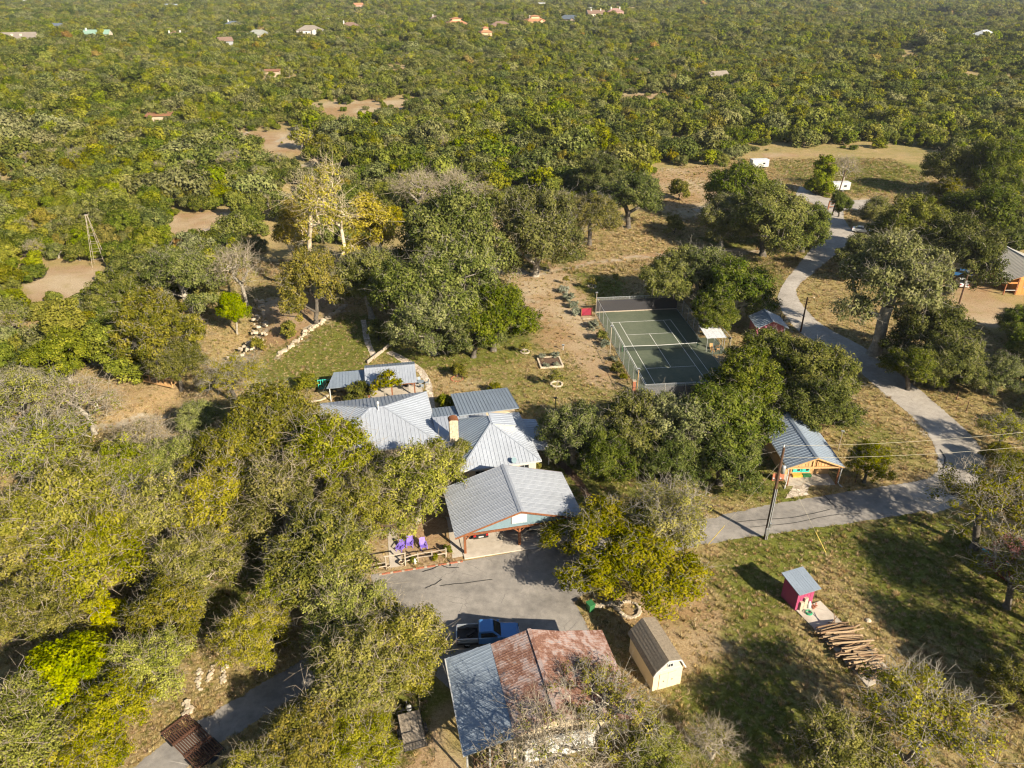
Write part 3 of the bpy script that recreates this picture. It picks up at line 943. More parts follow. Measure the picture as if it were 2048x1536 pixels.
# ------------------------------------------------------------------ trees of the homestead, each by hand
HAND = [
    # key, variant, crown centre px, width px, label, name, height stretch
    # oaks behind the lawn
    ('oak', 0, 905, 462, 215, 'tall dark oak on the far edge of the lawn, behind the round oak mass', 'oak_tree', 1.15),
    ('oakgrey', 0, 1072, 458, 185, 'grey green oak at the bend of the dirt track behind the lawn', 'oak_tree', 1.15),
    ('oakgrey', 1, 735, 548, 150, 'grey green oak beside the golden tree above the stone wall', 'oak_tree', 1.1),
    ('oak', 1, 835, 578, 170, 'dark oak at the back left of the round oak mass on the lawn', 'oak_tree', 1.1),
    ('oakgrey', 2, 905, 578, 200, 'broad oak in the middle of the oak mass on the lawn', 'oak_tree', 1.1),
    ('oak', 2, 985, 618, 165, 'right hand oak of the oak mass, touching the dirt yard', 'oak_tree', 1.0),
    ('oakgrey', 0, 865, 640, 165, 'front oak of the oak mass, hanging over the board walk', 'oak_tree', 1.0),
    ('oak', 3, 945, 650, 130, 'low oak at the front right of the oak mass on the lawn', 'oak_tree', .9),
    ('olive', 0, 1182, 420, 115, 'rounded olive brown tree at the edge of the open dirt patch', 'broadleaf_tree', .9),
    ('oak', 1, 1262, 380, 125, 'dark oak on the left of the bare dirt clearing', 'oak_tree', 1.0),
    ('oak', 3, 1205, 345, 100, 'dark oak in the scrub edge behind the dirt clearing', 'oak_tree', 1.0),
    # cluster left of the road top
    ('oak', 2, 1490, 372, 145, 'rear oak of the clump left of the road, in front of the meadow', 'oak_tree', 1.0),
    ('oakgrey', 1, 1452, 428, 115, 'left oak of the clump beside the top of the road', 'oak_tree', 1.0),
    ('oak', 0, 1540, 425, 165, 'big front oak of the clump beside the top of the road', 'oak_tree', 1.0),
    ('oak', 3, 1615, 445, 105, 'right oak of the clump, reaching to the top of the road', 'oak_tree', .95),
    # round the court
    ('oak', 1, 1345, 540, 120, 'oak behind the back fence of the tennis court', 'oak_tree', 1.1),
    ('oakgrey', 2, 1405, 545, 135, 'grey green oak at the back right corner of the tennis court', 'oak_tree', 1.1),
    ('oak', 0, 1470, 565, 145, 'oak between the tennis court and the road, right of the court corner', 'oak_tree', 1.05),
    ('oak', 2, 1430, 625, 95, 'low oak beside the court, behind the white canopy', 'oak_tree', .9),
    ('oak', 3, 1535, 712, 150, 'oak covering the front of the pink cottage', 'oak_tree', .9),
    ('oak', 1, 1500, 755, 150, 'oak leaning over the near right corner of the tennis court', 'oak_tree', 1.0),
    ('oak', 0, 1625, 735, 170, 'oak on the curve of the road, right of the court oaks', 'oak_tree', 1.0),
    ('oak', 2, 1640, 800, 150, 'oak on the road curve, nearest the metal roof of the cottage', 'oak_tree', .95),
    # in front of the court
    ('oakgrey', 0, 1150, 862, 150, 'oak beside the shaded side roof of the main house', 'oak_tree', 1.1),
    ('oakgrey', 1, 1275, 842, 165, 'oak just below the near left corner of the tennis court', 'oak_tree', 1.1),
    ('oak', 3, 1215, 895, 130, 'low oak between the house and the bare grey tree', 'oak_tree', .95),
    ('oakgrey', 2, 1370, 852, 175, 'oak below the near fence of the tennis court', 'oak_tree', 1.1),
    ('oak', 1, 1460, 830, 185, 'large oak below the court, left of the metal roofed cottage', 'oak_tree', 1.1),
    ('oak', 2, 1345, 905, 140, 'front oak of the row between the court and the drive', 'oak_tree', .95),
    ('oak', 0, 1450, 900, 160, 'front oak of the row, nearest the tall utility pole', 'oak_tree', .95),
    # right of the road
    ('oldoak', 0, 1790, 545, 200, 'old oak with a thick grey trunk standing inside the road curve', 'oak_tree', 1.2),
    ('oak', 3, 1725, 505, 95, 'smaller oak over the top of the road, left of the old thick oak', 'oak_tree', 1.0),
    ('oak', 0, 1872, 655, 160, 'oak between the old thick oak and the road curve', 'oak_tree', 1.0),
    ('oak', 1, 1832, 722, 118, 'front oak of the clump on the right of the road curve', 'oak_tree', .9),
    ('oak', 2, 1900, 715, 140, 'right oak of the clump beyond the road curve', 'oak_tree', .95),
    ('oakgrey', 0, 1995, 745, 110, 'oak at the right edge of the picture, below the dirt drive', 'oak_tree', .95),
    ('oak', 3, 2045, 640, 80, 'small dark oak at the right edge beside the dirt drive', 'oak_tree', .9),
    ('oak', 2, 1835, 445, 150, 'oak above the old thick oak, right of the road gate', 'oak_tree', 1.05),
    ('oak', 0, 1925, 490, 165, 'oak left of the orange cabin roof, over the parked cars', 'oak_tree', 1.05),
    ('oak', 1, 1965, 410, 150, 'oak behind the orange cabin', 'oak_tree', 1.0),
    ('olive', 1, 1900, 400, 110, 'yellow green tree right of the meadow, among dark oaks', 'broadleaf_tree', 1.0),
    ('oak', 3, 1985, 330, 105, 'tall narrow oak at the right end of the meadow', 'oak_tree', 1.2),
    ('oak', 2, 1910, 330, 110, 'oak at the far right corner of the meadow', 'oak_tree', 1.0),
    ('oak', 1, 2045, 455, 110, 'oak right behind the cabin at the picture edge', 'oak_tree', 1.0),
    ('oakgrey', 0, 1760, 425, 85, 'round green oak beside the road gate', 'oak_tree', 1.0),
    ('cedar', 0, 1648, 348, 56, 'dark cedar standing alone in the meadow beside the white trailer', 'cedar_tree', .95),
    ('bare', 0, 1692, 332, 60, 'thin bare tree behind the white trailer in the meadow', 'bare_tree', 1.0),
    ('oak', 1, 1684, 400, 40, 'slim green tree beside the pole at the road gate', 'oak_tree', 1.4),
    # right foreground
    ('olive', 2, 1742, 915, 88, 'small tree on the lawn right of the green door cottage', 'broadleaf_tree', 1.05),
    ('bigolive', 0, 1262, 1085, 320, 'wide golden olive tree by the driveway with a stone ring round its trunk', 'broadleaf_tree', .68),
    ('sparse', 0, 1345, 1010, 175, 'half bare pinkish grey tree between the carport and the lane', 'thin_leafed_tree', 1.0),
    ('sparse', 0, 1990, 985, 200, 'half bare tree leaning over the road bend at the right edge', 'thin_leafed_tree', 1.0),
    ('sparse', 1, 2050, 1130, 190, 'half bare tree over the shaded red shed at the right edge', 'thin_leafed_tree', .9),
    ('sparse', 1, 1860, 1425, 270, 'thin olive tree at the bottom right beyond the log pile', 'thin_leafed_tree', .85),
    ('elm', 1, 1690, 1490, 200, 'thin olive tree at the bottom edge below the log pile', 'elm_tree', .8),
    ('olive', 1, 2030, 1365, 130, 'green gold tree at the right edge below the shaded shed', 'broadleaf_tree', .9),
    ('bigsparse', 0, 1195, 1400, 235, 'half bare pale tree spreading over the rusty barn roof', 'thin_leafed_tree', 1.0),
    ('elm', 2, 1310, 1505, 150, 'thin leafed tree below the tan barn shed', 'elm_tree', .7),
    ('bare', 2, 1430, 1480, 110, 'low bare pale tree at the bottom edge right of the barn', 'bare_tree', .7),
    ('elm', 3, 240, 930, 150, 'thin olive crown left of the white curving bare limbs', 'elm_tree', .9),
    ('olive', 2, 120, 900, 130, 'golden crown among the silver half bare ones on the left', 'broadleaf_tree', .9),
    ('elm', 0, 345, 915, 130, 'thin green crown right of the white curving bare limbs', 'elm_tree', .9),
    ('sparse', 1, 2190, 1160, 250, 'half bare tree just outside the right edge, its shadow crossing the lawn', 'thin_leafed_tree', 1.0),
    ('elm', 2, 2230, 1340, 240, 'thin tree outside the right edge whose shadow reaches the log pile', 'elm_tree', 1.0),
    ('sparse', 0, 2260, 1010, 220, 'half bare tree outside the right edge beside the road bend', 'thin_leafed_tree', 1.0),
    ('sparse', 2, 2015, 850, 100, 'half bare tree on the fence line right of the road bend', 'thin_leafed_tree', .9),
    ('elm', 3, 2040, 930, 90, 'thin leafed tree at the right edge above the leaning half bare tree', 'elm_tree', .9),
    ('olive', 1, 2000, 905, 60, 'small olive tree on the fence line beside the road bend', 'broadleaf_tree', .9),
    # left of the carport
    ('elm', 3, 828, 955, 182, 'olive tree with two pale trunks beside the carport', 'elm_tree', 1.0),
    ('lime', 0, 920, 905, 66, 'small bright green tree at the house wall beside the chimney', 'broadleaf_tree', 1.1),
    # creek side
    ('sycbare', 0, 648, 425, 125, 'tall white limbed sycamore, the highest tree above the creek', 'sycamore_tree', 1.0),
    ('syc', 0, 742, 455, 105, 'golden sycamore right of the tall white limbed one', 'sycamore_tree', .85),
    ('syc', 1, 588, 455, 90, 'thin yellow sycamore left of the tall white limbed one', 'sycamore_tree', .9),
    ('olive', 1, 622, 560, 140, 'golden green tree above the creek bank, left of the oaks', 'broadleaf_tree', 1.25),
    ('bare', 0, 478, 520, 100, 'bare white limbed tree on the creek left of the golden trees', 'bare_tree', 1.2),
    ('lime', 1, 462, 605, 66, 'small green tree standing alone on the creek bank', 'broadleaf_tree', 1.3),
    ('bare', 1, 835, 375, 105, 'pale grey bare tree top in the scrub behind the sycamores', 'bare_tree', 1.0),
    ('bare', 2, 905, 370, 90, 'second pale bare tree in the scrub, right of the larger grey one', 'bare_tree', 1.0),
    ('olive', 2, 310, 640, 165, 'yellow green tree group leader above the wooden foot bridge', 'broadleaf_tree', 1.15),
    ('oak', 0, 235, 580, 120, 'dark green oak beside the sandy clearing on the left', 'oak_tree', 1.0),
    ('oakgrey', 2, 360, 550, 150, 'grey green oak above the creek, left of the bare white tree', 'oak_tree', 1.0),
    ('olive', 0, 345, 705, 110, 'leafy tree leaning over the foot bridge deck', 'broadleaf_tree', 1.0),
    ('cedar', 1, 130, 655, 100, 'green cedar below the sandy clearing on the left', 'cedar_tree', .8),
    ('cedar', 2, 225, 700, 110, 'green cedar between the clearing and the foot bridge', 'cedar_tree', .8),
    ('lime', 0, 120, 700, 130, 'bright green rounded tree left of the foot bridge', 'broadleaf_tree', .9),
    ('sparse', 0, 460, 740, 120, 'silvery bare crown beside the lawn, right of the foot bridge', 'thin_leafed_tree', .9),
    ('sparse', 2, 40, 790, 170, 'silver green half bare tree at the left picture edge', 'thin_leafed_tree', .9),
    ('bare', 1, 165, 790, 150, 'spreading pale bare tree on the left, above the deep wood', 'bare_tree', .9),
    ('bare', 2, 285, 875, 130, 'bare tree with white curving limbs left of the big olive crowns', 'bare_tree', .9),
    ('sparse', 1, 60, 880, 190, 'half bare silver crown on the left edge, lower of the grey ones', 'thin_leafed_tree', .9),
    ('oakgrey', 1, 395, 830, 100, 'low grey green tree on the shaded bank left of the big olive crown', 'oak_tree', .8),
    # the wood in the lower left
    ('olive', 1, 545, 850, 190, 'golden olive crown nearest the main house roof', 'broadleaf_tree', 1.0),
    ('olive', 2, 455, 900, 150, 'golden olive crown left of the one by the house roof', 'broadleaf_tree', 1.0),
    ('elm', 1, 655, 890, 175, 'grey olive crown over the corner of the main house roof', 'elm_tree', 1.0),
    ('elm', 2, 720, 1010, 140, 'thin crown between the house and the garden with purple chairs', 'elm_tree', 1.0),
    ('elm', 0, 555, 985, 190, 'thin crown in the middle of the wood, with a dark hollow below it', 'elm_tree', 1.0),
    ('elm', 2, 440, 1000, 170, 'loose leafy crown deep in the wood, left of the dark hollow', 'elm_tree', 1.0),
    ('olive', 0, 640, 1090, 190, 'green gold crown at the wood edge left of the purple chairs', 'broadleaf_tree', 1.0),
    ('elm', 3, 330, 1020, 180, 'thin crown in the wood below the bare white limbs', 'elm_tree', 1.0),
    ('elm', 1, 120, 1010, 210, 'yellowish thin crown on the left edge of the wood', 'elm_tree', 1.0),
    ('sparse', 0, 225, 1000, 150, 'pale half bare crown between two yellowish crowns on the left', 'thin_leafed_tree', 1.0),
    ('elm', 2, 20, 1090, 170, 'thin gold crown cut by the left picture edge', 'elm_tree', 1.0),
    ('lime', 1, 480, 1060, 90, 'bright green low crown in the middle of the wood', 'broadleaf_tree', .9),
    ('elm', 0, 180, 1110, 190, 'thin crown above the small yellow tree in the wood', 'elm_tree', 1.0),
    ('gold', 0, 215, 1225, 80, 'small bright yellow tree in the wood', 'broadleaf_tree', 1.0),
    ('lime', 0, 130, 1345, 165, 'bright lime green tree in the lower left wood', 'broadleaf_tree', 1.0),
    ('elm', 3, 60, 1220, 180, 'thin crown with one pale leaning trunk at the left edge', 'elm_tree', 1.0),
    ('elm', 1, 380, 1120, 150, 'thin crown beside the shaded clearing in the wood', 'elm_tree', .95),
    ('olive', 2, 330, 1220, 150, 'green gold crown left of the shaded clearing in the wood', 'broadleaf_tree', .95),
    ('elm', 2, 690, 1215, 165, 'grey green crown over the drive, right of the shaded clearing', 'elm_tree', 1.0),
    ('elm', 0, 795, 1270, 175, 'leafy crown beside the tail of the blue pickup', 'elm_tree', 1.0),
    ('elm', 3, 610, 1165, 150, 'thin crown above the drive in the wood', 'elm_tree', 1.0),
    ('elm', 1, 700, 1340, 190, 'loose leafy crown over the drive, left of the trailer', 'elm_tree', .95),
    ('olive', 0, 826, 1345, 76, 'gold green bough hanging over the utility trailer', 'broadleaf_tree', .95),
    ('elm', 1, 500, 1260, 130, 'thin crown hanging over the far end of the lower lane', 'elm_tree', .9),
    ('elm', 2, 290, 1330, 150, 'thin crown left of the stone rows beside the lane', 'elm_tree', .95),
    ('olive', 1, 215, 1420, 170, 'olive crown at the bottom left beside the lane', 'broadleaf_tree', .95),
    ('elm', 0, 50, 1450, 200, 'thin olive crown in the bottom left corner', 'elm_tree', .95),
    ('elm', 3, 150, 1530, 160, 'thin crown at the bottom edge left of the cattle guard', 'elm_tree', .9),
    ('olive', 2, 620, 1470, 170, 'gold green crown right of the cattle guard', 'broadleaf_tree', .9),
    ('elm', 1, 710, 1480, 140, 'thin crown between the cattle guard and the trailer', 'elm_tree', .9),
    ('elm', 2, 520, 1540, 140, 'loose leafy crown at the bottom edge below the cattle guard', 'elm_tree', .9),
]
for key, v, cx, cy, w, lab, nm, szv in HAND:
    wood_ = (cx < 860 and cy > 820 and key in ('elm', 'olive', 'sparse', 'lime'))
    grow(key, v, cx, cy, w * (1.22 if wood_ else 1.08), lab, 'tree', szv * (1.0 if wood_ else 1.0), nm)

plant('bare', 1, 2.4, 35.0, 1.0, 'bare tree at the front of the barn whose branches shade the grey roof', 'tree', None, 'bare_tree', 1.2, 1.12)
SHRUBS = [
    ('bush', 0, 915, 737, 40, 'round dark shrub alone on the lawn beside the covered patio', 'shrub'),
    ('bush', 1, 990, 772, 30, 'small dark shrub behind the low back roof of the house', 'shrub'),
    ('bush', 0, 888, 800, 44, 'brown green shrub between the flagstone path and the back roof', 'shrub'),
    ('bush', 1, 715, 778, 62, 'yellow green shrub in front of the patio side roof', 'shrub'),
    ('bush', 0, 668, 765, 34, 'dark shrub beside the turquoise trellis', 'shrub'),
    ('bush', 1, 612, 760, 46, 'low green shrub in the garden left of the trellis', 'shrub'),
    ('bush', 0, 755, 655, 56, 'green shrub under the oaks beside the board walk', 'shrub'),
    ('bush', 1, 1066, 925, 34, 'young fir like shrub on the house wall behind the carport', 'shrub'),
    ('bush', 0, 1010, 1000 + 0, 1, None, None),
    ('bush', 1, 575, 655, 44, 'green shrub below the stone retaining wall', 'shrub'),
    ('bush', 0, 512, 680, 36, 'bushy shrub on the creek bank left of the lawn', 'shrub'),
    ('bush', 1, 1360, 372, 50, 'wide green shrub in the bare dirt clearing', 'shrub'),
    ('bush', 0, 1350, 445, 44, 'green shrub at the front of the dirt clearing', 'shrub'),
    ('bush', 1, 895, 1095, 22, 'leafy shrub at the corner of the carport beside the rail fence', 'shrub'),
    ('bush', 0, 825, 1118, 20, 'low leafy plant at the left end of the rail fence', 'shrub'),
    ('bush', 1, 870, 1112, 18, 'low plant in the middle of the rail fence bed', 'shrub'),
    ('sagebush', 0, 1128, 578, 26, 'grey sage shrub at the far end of the left hedge by the court', 'shrub'),
    ('sagebush', 1, 1138, 592, 28, 'grey sage shrub, second in the left hedge by the court', 'shrub'),
    ('sagebush', 0, 1147, 608, 26, 'grey sage shrub, third in the left hedge by the court', 'shrub'),
    ('sagebush', 1, 1152, 622, 24, 'grey sage shrub next to the red sign panel', 'shrub'),
    ('sagebush', 0, 1188, 648, 30, 'grey sage shrub against the court fence below the red panel', 'shrub'),
    ('bush', 0, 1203, 668, 30, 'green shrub against the court fence, between two sage shrubs', 'shrub'),
    ('sagebush', 1, 1210, 685, 24, 'grey sage shrub against the court fence beside the light pole', 'shrub'),
    ('sagebush', 1, 1228, 716, 20, 'small sage shrub against the fence just past the light pole', 'shrub'),
    ('bush', 1, 1234, 733, 30, 'green shrub against the lower part of the court fence', 'shrub'),
    ('bush', 0, 1247, 752, 20, 'small green shrub near the brick pier of the court', 'shrub'),
    ('sagebush', 0, 1083, 712, 20, 'silver shrub in the back left corner of the stone planter', 'shrub'),
    ('sagebush', 1, 1112, 708, 20, 'silver shrub in the back right corner of the stone planter', 'shrub'),
    ('sagebush', 0, 1092, 730, 17, 'silver shrub in the front left of the stone planter', 'shrub'),
    ('sagebush', 1, 1113, 728, 16, 'silver shrub in the front right of the stone planter', 'shrub'),
    ('sapling', 0, 1050, 690, 26, 'thin young tree with a stone ring behind the planter', 'sapling'),
    ('sapling', 1, 1113, 748, 36, 'young yellow green tree in a white stone ring below the planter', 'sapling'),
    ('sapling', 0, 1133, 556, 16, 'clipped young tree at the far end of the hedge', 'sapling'),
    ('sapling', 1, 1184, 560, 22, 'rusty young tree in a pale ring behind the court', 'sapling'),
    ('sapling', 0, 1232, 552, 18, 'young tree in the oak shade behind the court', 'sapling'),
    ('sapling', 1, 770, 758, 66, 'young feathery tree in front of the patio roof', 'sapling'),
]
for key, v, cx, cy, w, lab, nm in SHRUBS:
    if lab:
        grow(key, v, cx, cy, w, lab, nm, 1.0, nm)

# ------------------------------------------------------------------ the scrub woodland
WOOD = [
    [(-300, 300), (1500, 300), (1480, 330), (1420, 335), (1300, 340), (1300, 395), (1230, 430), (1130, 445), (980, 440), (800, 475), (700, 500), (600, 470), (545, 480), (500, 520), (450, 570), (400, 620), (380, 660), (250, 690), (150, 760), (-100, 850), (-300, 860)],
    [(1900, 300), (2350, 300), (2350, 560), (2060, 470), (1930, 400), (1885, 350)],
    [(2060, 640), (2350, 600), (2350, 1100), (2100, 1000), (2010, 830), (1990, 780)],
]
CLEAR_PX = [p for p, s in DIRT_POLYS[:6]] + [DIRT_POLYS[i][0] for i in (13, 14, 15, 16, 17)] + [
    [(1500, 296), (1880, 292), (1900, 350), (1850, 400), (1560, 400), (1500, 330)],
    [(560, 250), (660, 320), (640, 345), (500, 320), (470, 280)],
    [(650, 225), (760, 228), (760, 262), (640, 262)],
    [(1190, 10), (1270, 10), (1270, 24), (1190, 24)],
]
def grown(P, k):
    c = P.mean(0)
    return c + (P - c) * k


CLEAR = [grown(atn(p), 1.15) for p in CLEAR_PX]
WOODW = [atn(p) for p in WOOD]
HOUSES = []   # (px, py, radius m): kept free of trees; filled in below
FAR_HOUSES = [
    # px, py of the wall foot, width m, depth m, wall h, roof kind, roof colour, wall colour, storeys, turn, label
    (35, 98, 34, 12, 3.2, 'gable', 'taupe', 'cream', 1, .25, 'long taupe roofed house with dormers at the left edge'),
    (195, 82, 26, 11, 3.4, 'gable', 'green', 'cream', 1, .1, 'house with a pale green metal roof and white chimney'),
    (112, 58, 26, 10, 3.2, 'hip', 'slate', 'cream', 1, .5, 'slate roofed house above and left of the green roofed one'),
    (62, 4, 52, 16, 4.0, 'gable', 'white', 'white', 1, .05, 'long white roofed building at the top left corner'),
    (122, 102, 7, 5, 3.0, 'flat', 'white', 'white', 1, .1, 'small white box shed right of the taupe house'),
    (352, 76, 18, 10, 3.2, 'hip', 'brown', 'tan', 1, .2, 'brown roofed house with two chimneys behind an oak'),
    (345, 22, 24, 10, 3.4, 'gable', 'bluegrey', 'white', 1, -.3, 'pale house with blue grey roof near the top, left part'),
    (452, 96, 11, 9, 5.6, 'gable', 'brown', 'grey', 2, .6, 'narrow brown roofed house with a grey side wall'),
    (467, 50, 19, 10, 3.2, 'hip', 'slate', 'cream', 1, .3, 'dark slate roof with a white chimney in the far scrub'),
    (518, 76, 24, 14, 3.4, 'hip', 'sage', 'cream', 1, .15, 'grey green hipped house with a front gable'),
    (622, 76, 24, 13, 5.6, 'hip', 'taupe', 'white', 2, .1, 'white two storey house with a row of arched windows'),
    (702, 68, 22, 14, 3.0, 'hip', 'brown', 'tan', 1, .1, 'wide brown hipped roof with a small white chimney'),
    (669, 48, 17, 9, 4.2, 'flat', 'bluegrey', 'white', 1, .1, 'white house with a flat pale blue roof'),
    (557, 4, 24, 10, 4.5, 'hip', 'bluegrey', 'white', 2, -.2, 'white house at the top edge, left of centre'),
    (717, 21, 16, 10, 6.0, 'gable', 'terracotta', 'pink', 2, .6, 'small pink house with terracotta roof near the top'),
    (874, 46, 17, 10, 4.0, 'hip', 'mauve', 'white', 1, .2, 'mauve roofed house with a white chimney'),
    (912, 62, 22, 13, 5.6, 'hip', 'terracotta', 'peach', 2, .4, 'peach villa with stepped terracotta roofs'),
    (906, 3, 40, 14, 5.0, 'gable', 'bluegrey', 'white', 1, .1, 'white house with a pale blue roof at the top edge'),
    (971, 78, 11, 9, 4.6, 'pagoda', 'terracotta', 'peach', 2, .3, 'small terracotta roofed pavilion with a double roof'),
    (1001, 60, 24, 13, 3.4, 'hip', 'brown', 'peach', 1, .2, 'brown hipped house with a peach wing'),
    (1068, 56, 24, 13, 4.6, 'hip', 'terracotta', 'peach', 1, .5, 'terracotta roofed villa with a tall white chimney'),
    (1138, 54, 26, 13, 3.4, 'hip', 'slate', 'tan', 1, -.3, 'dark blue slate hipped roof right of the terracotta villas'),
    (1006, 4, 26, 12, 4.6, 'hip', 'bluegrey', 'white', 1, .4, 'tiny white house at the top edge, right of centre'),
    (1043, 26, 20, 10, 4.6, 'gable', 'bluegrey', 'white', 2, .2, 'tiny white two storey house above the terracotta villas'),
    (1076, 13, 26, 12, 4.0, 'gable', 'white', 'white', 1, .0, 'tiny flat white house right of the white two storey one'),
    (1190, 46, 22, 12, 3.4, 'gable', 'brown', 'cream', 1, .2, 'brown roofed house left of the pink one with two chimneys'),
    (1229, 44, 20, 12, 6.0, 'hip', 'pinkroof', 'pink', 2, .1, 'pink house with two tall chimneys'),
    (1180, 20, 14, 8, 3.0, 'flat', 'white', 'white', 1, .1, 'small white barn beside the far tan field'),
    (1962, 92, 24, 16, 3.6, 'hip', 'white', 'tan', 1, .5, 'house with a bright white metal hipped roof in the right hand scrub'),
    (2036, 100, 14, 8, 3.0, 'flat', 'white', 'white', 1, .1, 'low white roof at the right edge of the far scrub'),
    (1432, 163, 12, 9, 2.8, 'gable', 'taupe', 'tan', 1, .4, 'small weathered roof hidden in the scrub behind the meadow'),
    (322, 246, 9, 6, 2.6, 'flat', 'rustroof', 'tan', 1, .2, 'open shed with a rusty flat roof in the left scrub'),
    (545, 150, 9, 6, 2.4, 'flat', 'rustroof', 'tan', 1, .1, 'low rusty roof in the scrub below the far houses'),
]
for h in FAR_HOUSES:
    p = at(h[0], h[1])
    HOUSES.append((p.x, p.y - h[3] * .35, max(h[2], h[3]) * .46))

WKIND = ['mcedar', 'moak', 'moakg', 'molive', 'mbare', 'rust']
WNAME = {'mcedar': 'cedar_tree', 'moak': 'oak_tree', 'moakg': 'oak_tree', 'molive': 'broadleaf_tree', 'mbare': 'bare_tree', 'rust': 'broadleaf_tree', 'gold': 'broadleaf_tree'}
WDESC = {'mcedar': 'bushy bright green cedar', 'moak': 'rounded dark green oak', 'moakg': 'rounded grey green oak', 'molive': 'olive gold tree', 'mbare': 'leafless grey brown tree', 'rust': 'rust coloured autumn tree', 'gold': 'bright yellow tree'}


LANDMARKS = [(at(px, py), t) for px, py, t in (
    (200, 525, 'round the lattice windmill tower'), (130, 590, 'round the sandy clearing at the left edge'), (410, 450, 'round the pale clearing with the brush pile'),
    (40, 480, 'on the left edge above the sandy clearing'), (300, 500, 'between the windmill tower and the brush pile'), (540, 290, 'beside the narrow tan strip'),
    (720, 215, 'below the long tan clearing'), (640, 400, 'right behind the sycamores'), (850, 370, 'round the pale bare crowns behind the sycamores'),
    (300, 380, 'above the brush pile clearing on the left'), (100, 380, 'in the far left scrub'), (60, 320, 'high on the left edge of the scrub'), (260, 310, 'in the upper left scrub'),
    (420, 330, 'left of the narrow tan strip'), (720, 320, 'between the tan strip and the pale bare crowns'), (960, 340, 'behind the tall dark oak of the lawn'),
    (1080, 380, 'behind the grey oak at the track bend'), (1220, 320, 'left of the bare dirt clearing'), (1400, 310, 'above the bare dirt clearing'),
    (1960, 330, 'at the right end of the meadow'), (2080, 420, 'behind the orange cabin'), (2080, 760, 'at the right edge beyond the road'), (150, 740, 'left of the foot bridge'),
    (20, 650, 'at the left edge below the sandy clearing'), (450, 560, 'on the left bank of the creek'), (880, 310, 'in the middle of the scrub above the lawn'))]


def zone(x, y):
    return min(LANDMARKS, key=lambda l: (l[0].x - x) ** 2 + (l[0].y - y) ** 2)[1]


def scatter(lo, hi, cell, half, rng):
    ys = np.arange(lo, hi, cell)
    out = []
    for y in ys:
        w = half(y)
        xs = np.arange(-w, w, cell)
        out.append(np.stack([xs + rng.uniform(-.5, .5, len(xs)) * cell, y + rng.uniform(-.5, .5, len(xs)) * cell], 1))
    return np.vstack(out)


rg = np.random.default_rng(42)
mid = scatter(85, 276, 4.2, lambda y: .78 * y + 25, rg)
keep = np.zeros(len(mid), bool)
for w in WOODW:
    keep |= in_poly(mid, w)
wobm = mid + np.stack([2.2 * np.sin(mid[:, 1] * .7) + 1.5 * np.sin(mid[:, 0] * 1.1), 2.2 * np.sin(mid[:, 0] * .6 + 1)], 1)
for c in CLEAR:
    keep &= ~in_poly(wobm, c) | (rg.random(len(mid)) < .09)
for h in HOUSES:
    keep &= np.hypot(mid[:, 0] - h[0], mid[:, 1] - h[1]) > h[2]
keep &= seg_dist(mid, CREEK) > 3.0
T = np.array(TAKEN)
for x, y, r in T:
    keep &= np.hypot(mid[:, 0] - x, mid[:, 1] - y) > r * .62
mid = mid[keep & (rg.random(len(mid)) < .88)]
mid = mid[np.argsort(mid[:, 1])]
in_clear = np.zeros(len(mid), bool)
for c in CLEAR:
    in_clear |= in_poly(mid, grown(c, .95))


def lowfreq(P, s, ph):
    return .5 + .25 * (np.sin(P[:, 0] / s + ph) + np.sin(P[:, 1] / s * .8 + ph * 2.1)) + .18 * np.sin((P[:, 0] + P[:, 1]) / s * 2.3 + ph)


def kinds_for(P, rng):
    c = lowfreq(P, 23, 1.1)
    right = np.clip((P[:, 0] / (P[:, 1] + 30) + .1) / .5, 0, 1)
    w = np.stack([.30 + .55 * c - .12 * right, .20 + .42 * (1 - c) + .15 * right, .24 + .14 * (1 - c) - .05 * right, .06 + .10 * right, .035 + 0 * c, .006 + .012 * right], 1)
    w = np.clip(w, .005, 1)
    w /= w.sum(1)[:, None]
    u = rng.random(len(P))[:, None]
    return (u > np.cumsum(w, 1)).sum(1).clip(0, 5)


kd = kinds_for(mid, rg)
used = {}
left_over = []
for (x, y), k, clr in zip(mid, kd, in_clear):
    key = WKIND[k]
    cap = {'mcedar': 300, 'moak': 200, 'moakg': 100}.get(key, 100)
    if used.get(key, 0) >= cap:
        left_over.append((x, y, k)); continue
    used[key] = used.get(key, 0) + 1
    s = float(np.clip(rg.lognormal(-.12, .24), .5, 1.35)) * {'moak': .95, 'moakg': .9, 'rust': .75, 'mcedar': .92}.get(key, .9)
    s *= .5 if clr else 1.0
    hs_ = rg.uniform(.85, 1.2)
    desc = ('large ' if s > .95 else 'small ' if s < .72 else '') + ('tall ' if hs_ > 1.08 else 'low ' if hs_ < .94 else '') + WDESC[key]
    plant(key, int(rg.integers(0, 9)), x, y, s, desc + ' ' + zone(x, y), 'tree', desc.split()[-1] + 's ' + zone(x, y), WNAME[key], sz=hs_)

# the far wood: one mass of trees to the horizon
F1 = scatter(276, 640, 4.1, lambda y: .76 * y + 40, rg)
F2 = scatter(640, 1150, 5.5, lambda y: .74 * y + 40, rg)
F3 = scatter(1150, 2700, 8.6, lambda y: .72 * y + 40, rg)
FP = np.vstack([F1, F2, F3])
fs = np.concatenate([np.full(len(F1), .82), np.full(len(F2), 1.0), np.full(len(F3), 1.42)])
gap = lowfreq(FP, 31, 2.2) + .35 * np.sin(FP[:, 0] / 9.3 + 2 * np.sin(FP[:, 1] / 21)) * np.sin(FP[:, 1] / 11.7)
keep = rg.random(len(FP)) < np.where(gap > .2, .92, .3)
wobf = FP + np.stack([6 * np.sin(FP[:, 1] * .21) + 3 * np.sin(FP[:, 0] * .5), 6 * np.sin(FP[:, 0] * .17 + 1) + 3 * np.sin(FP[:, 1] * .47)], 1)
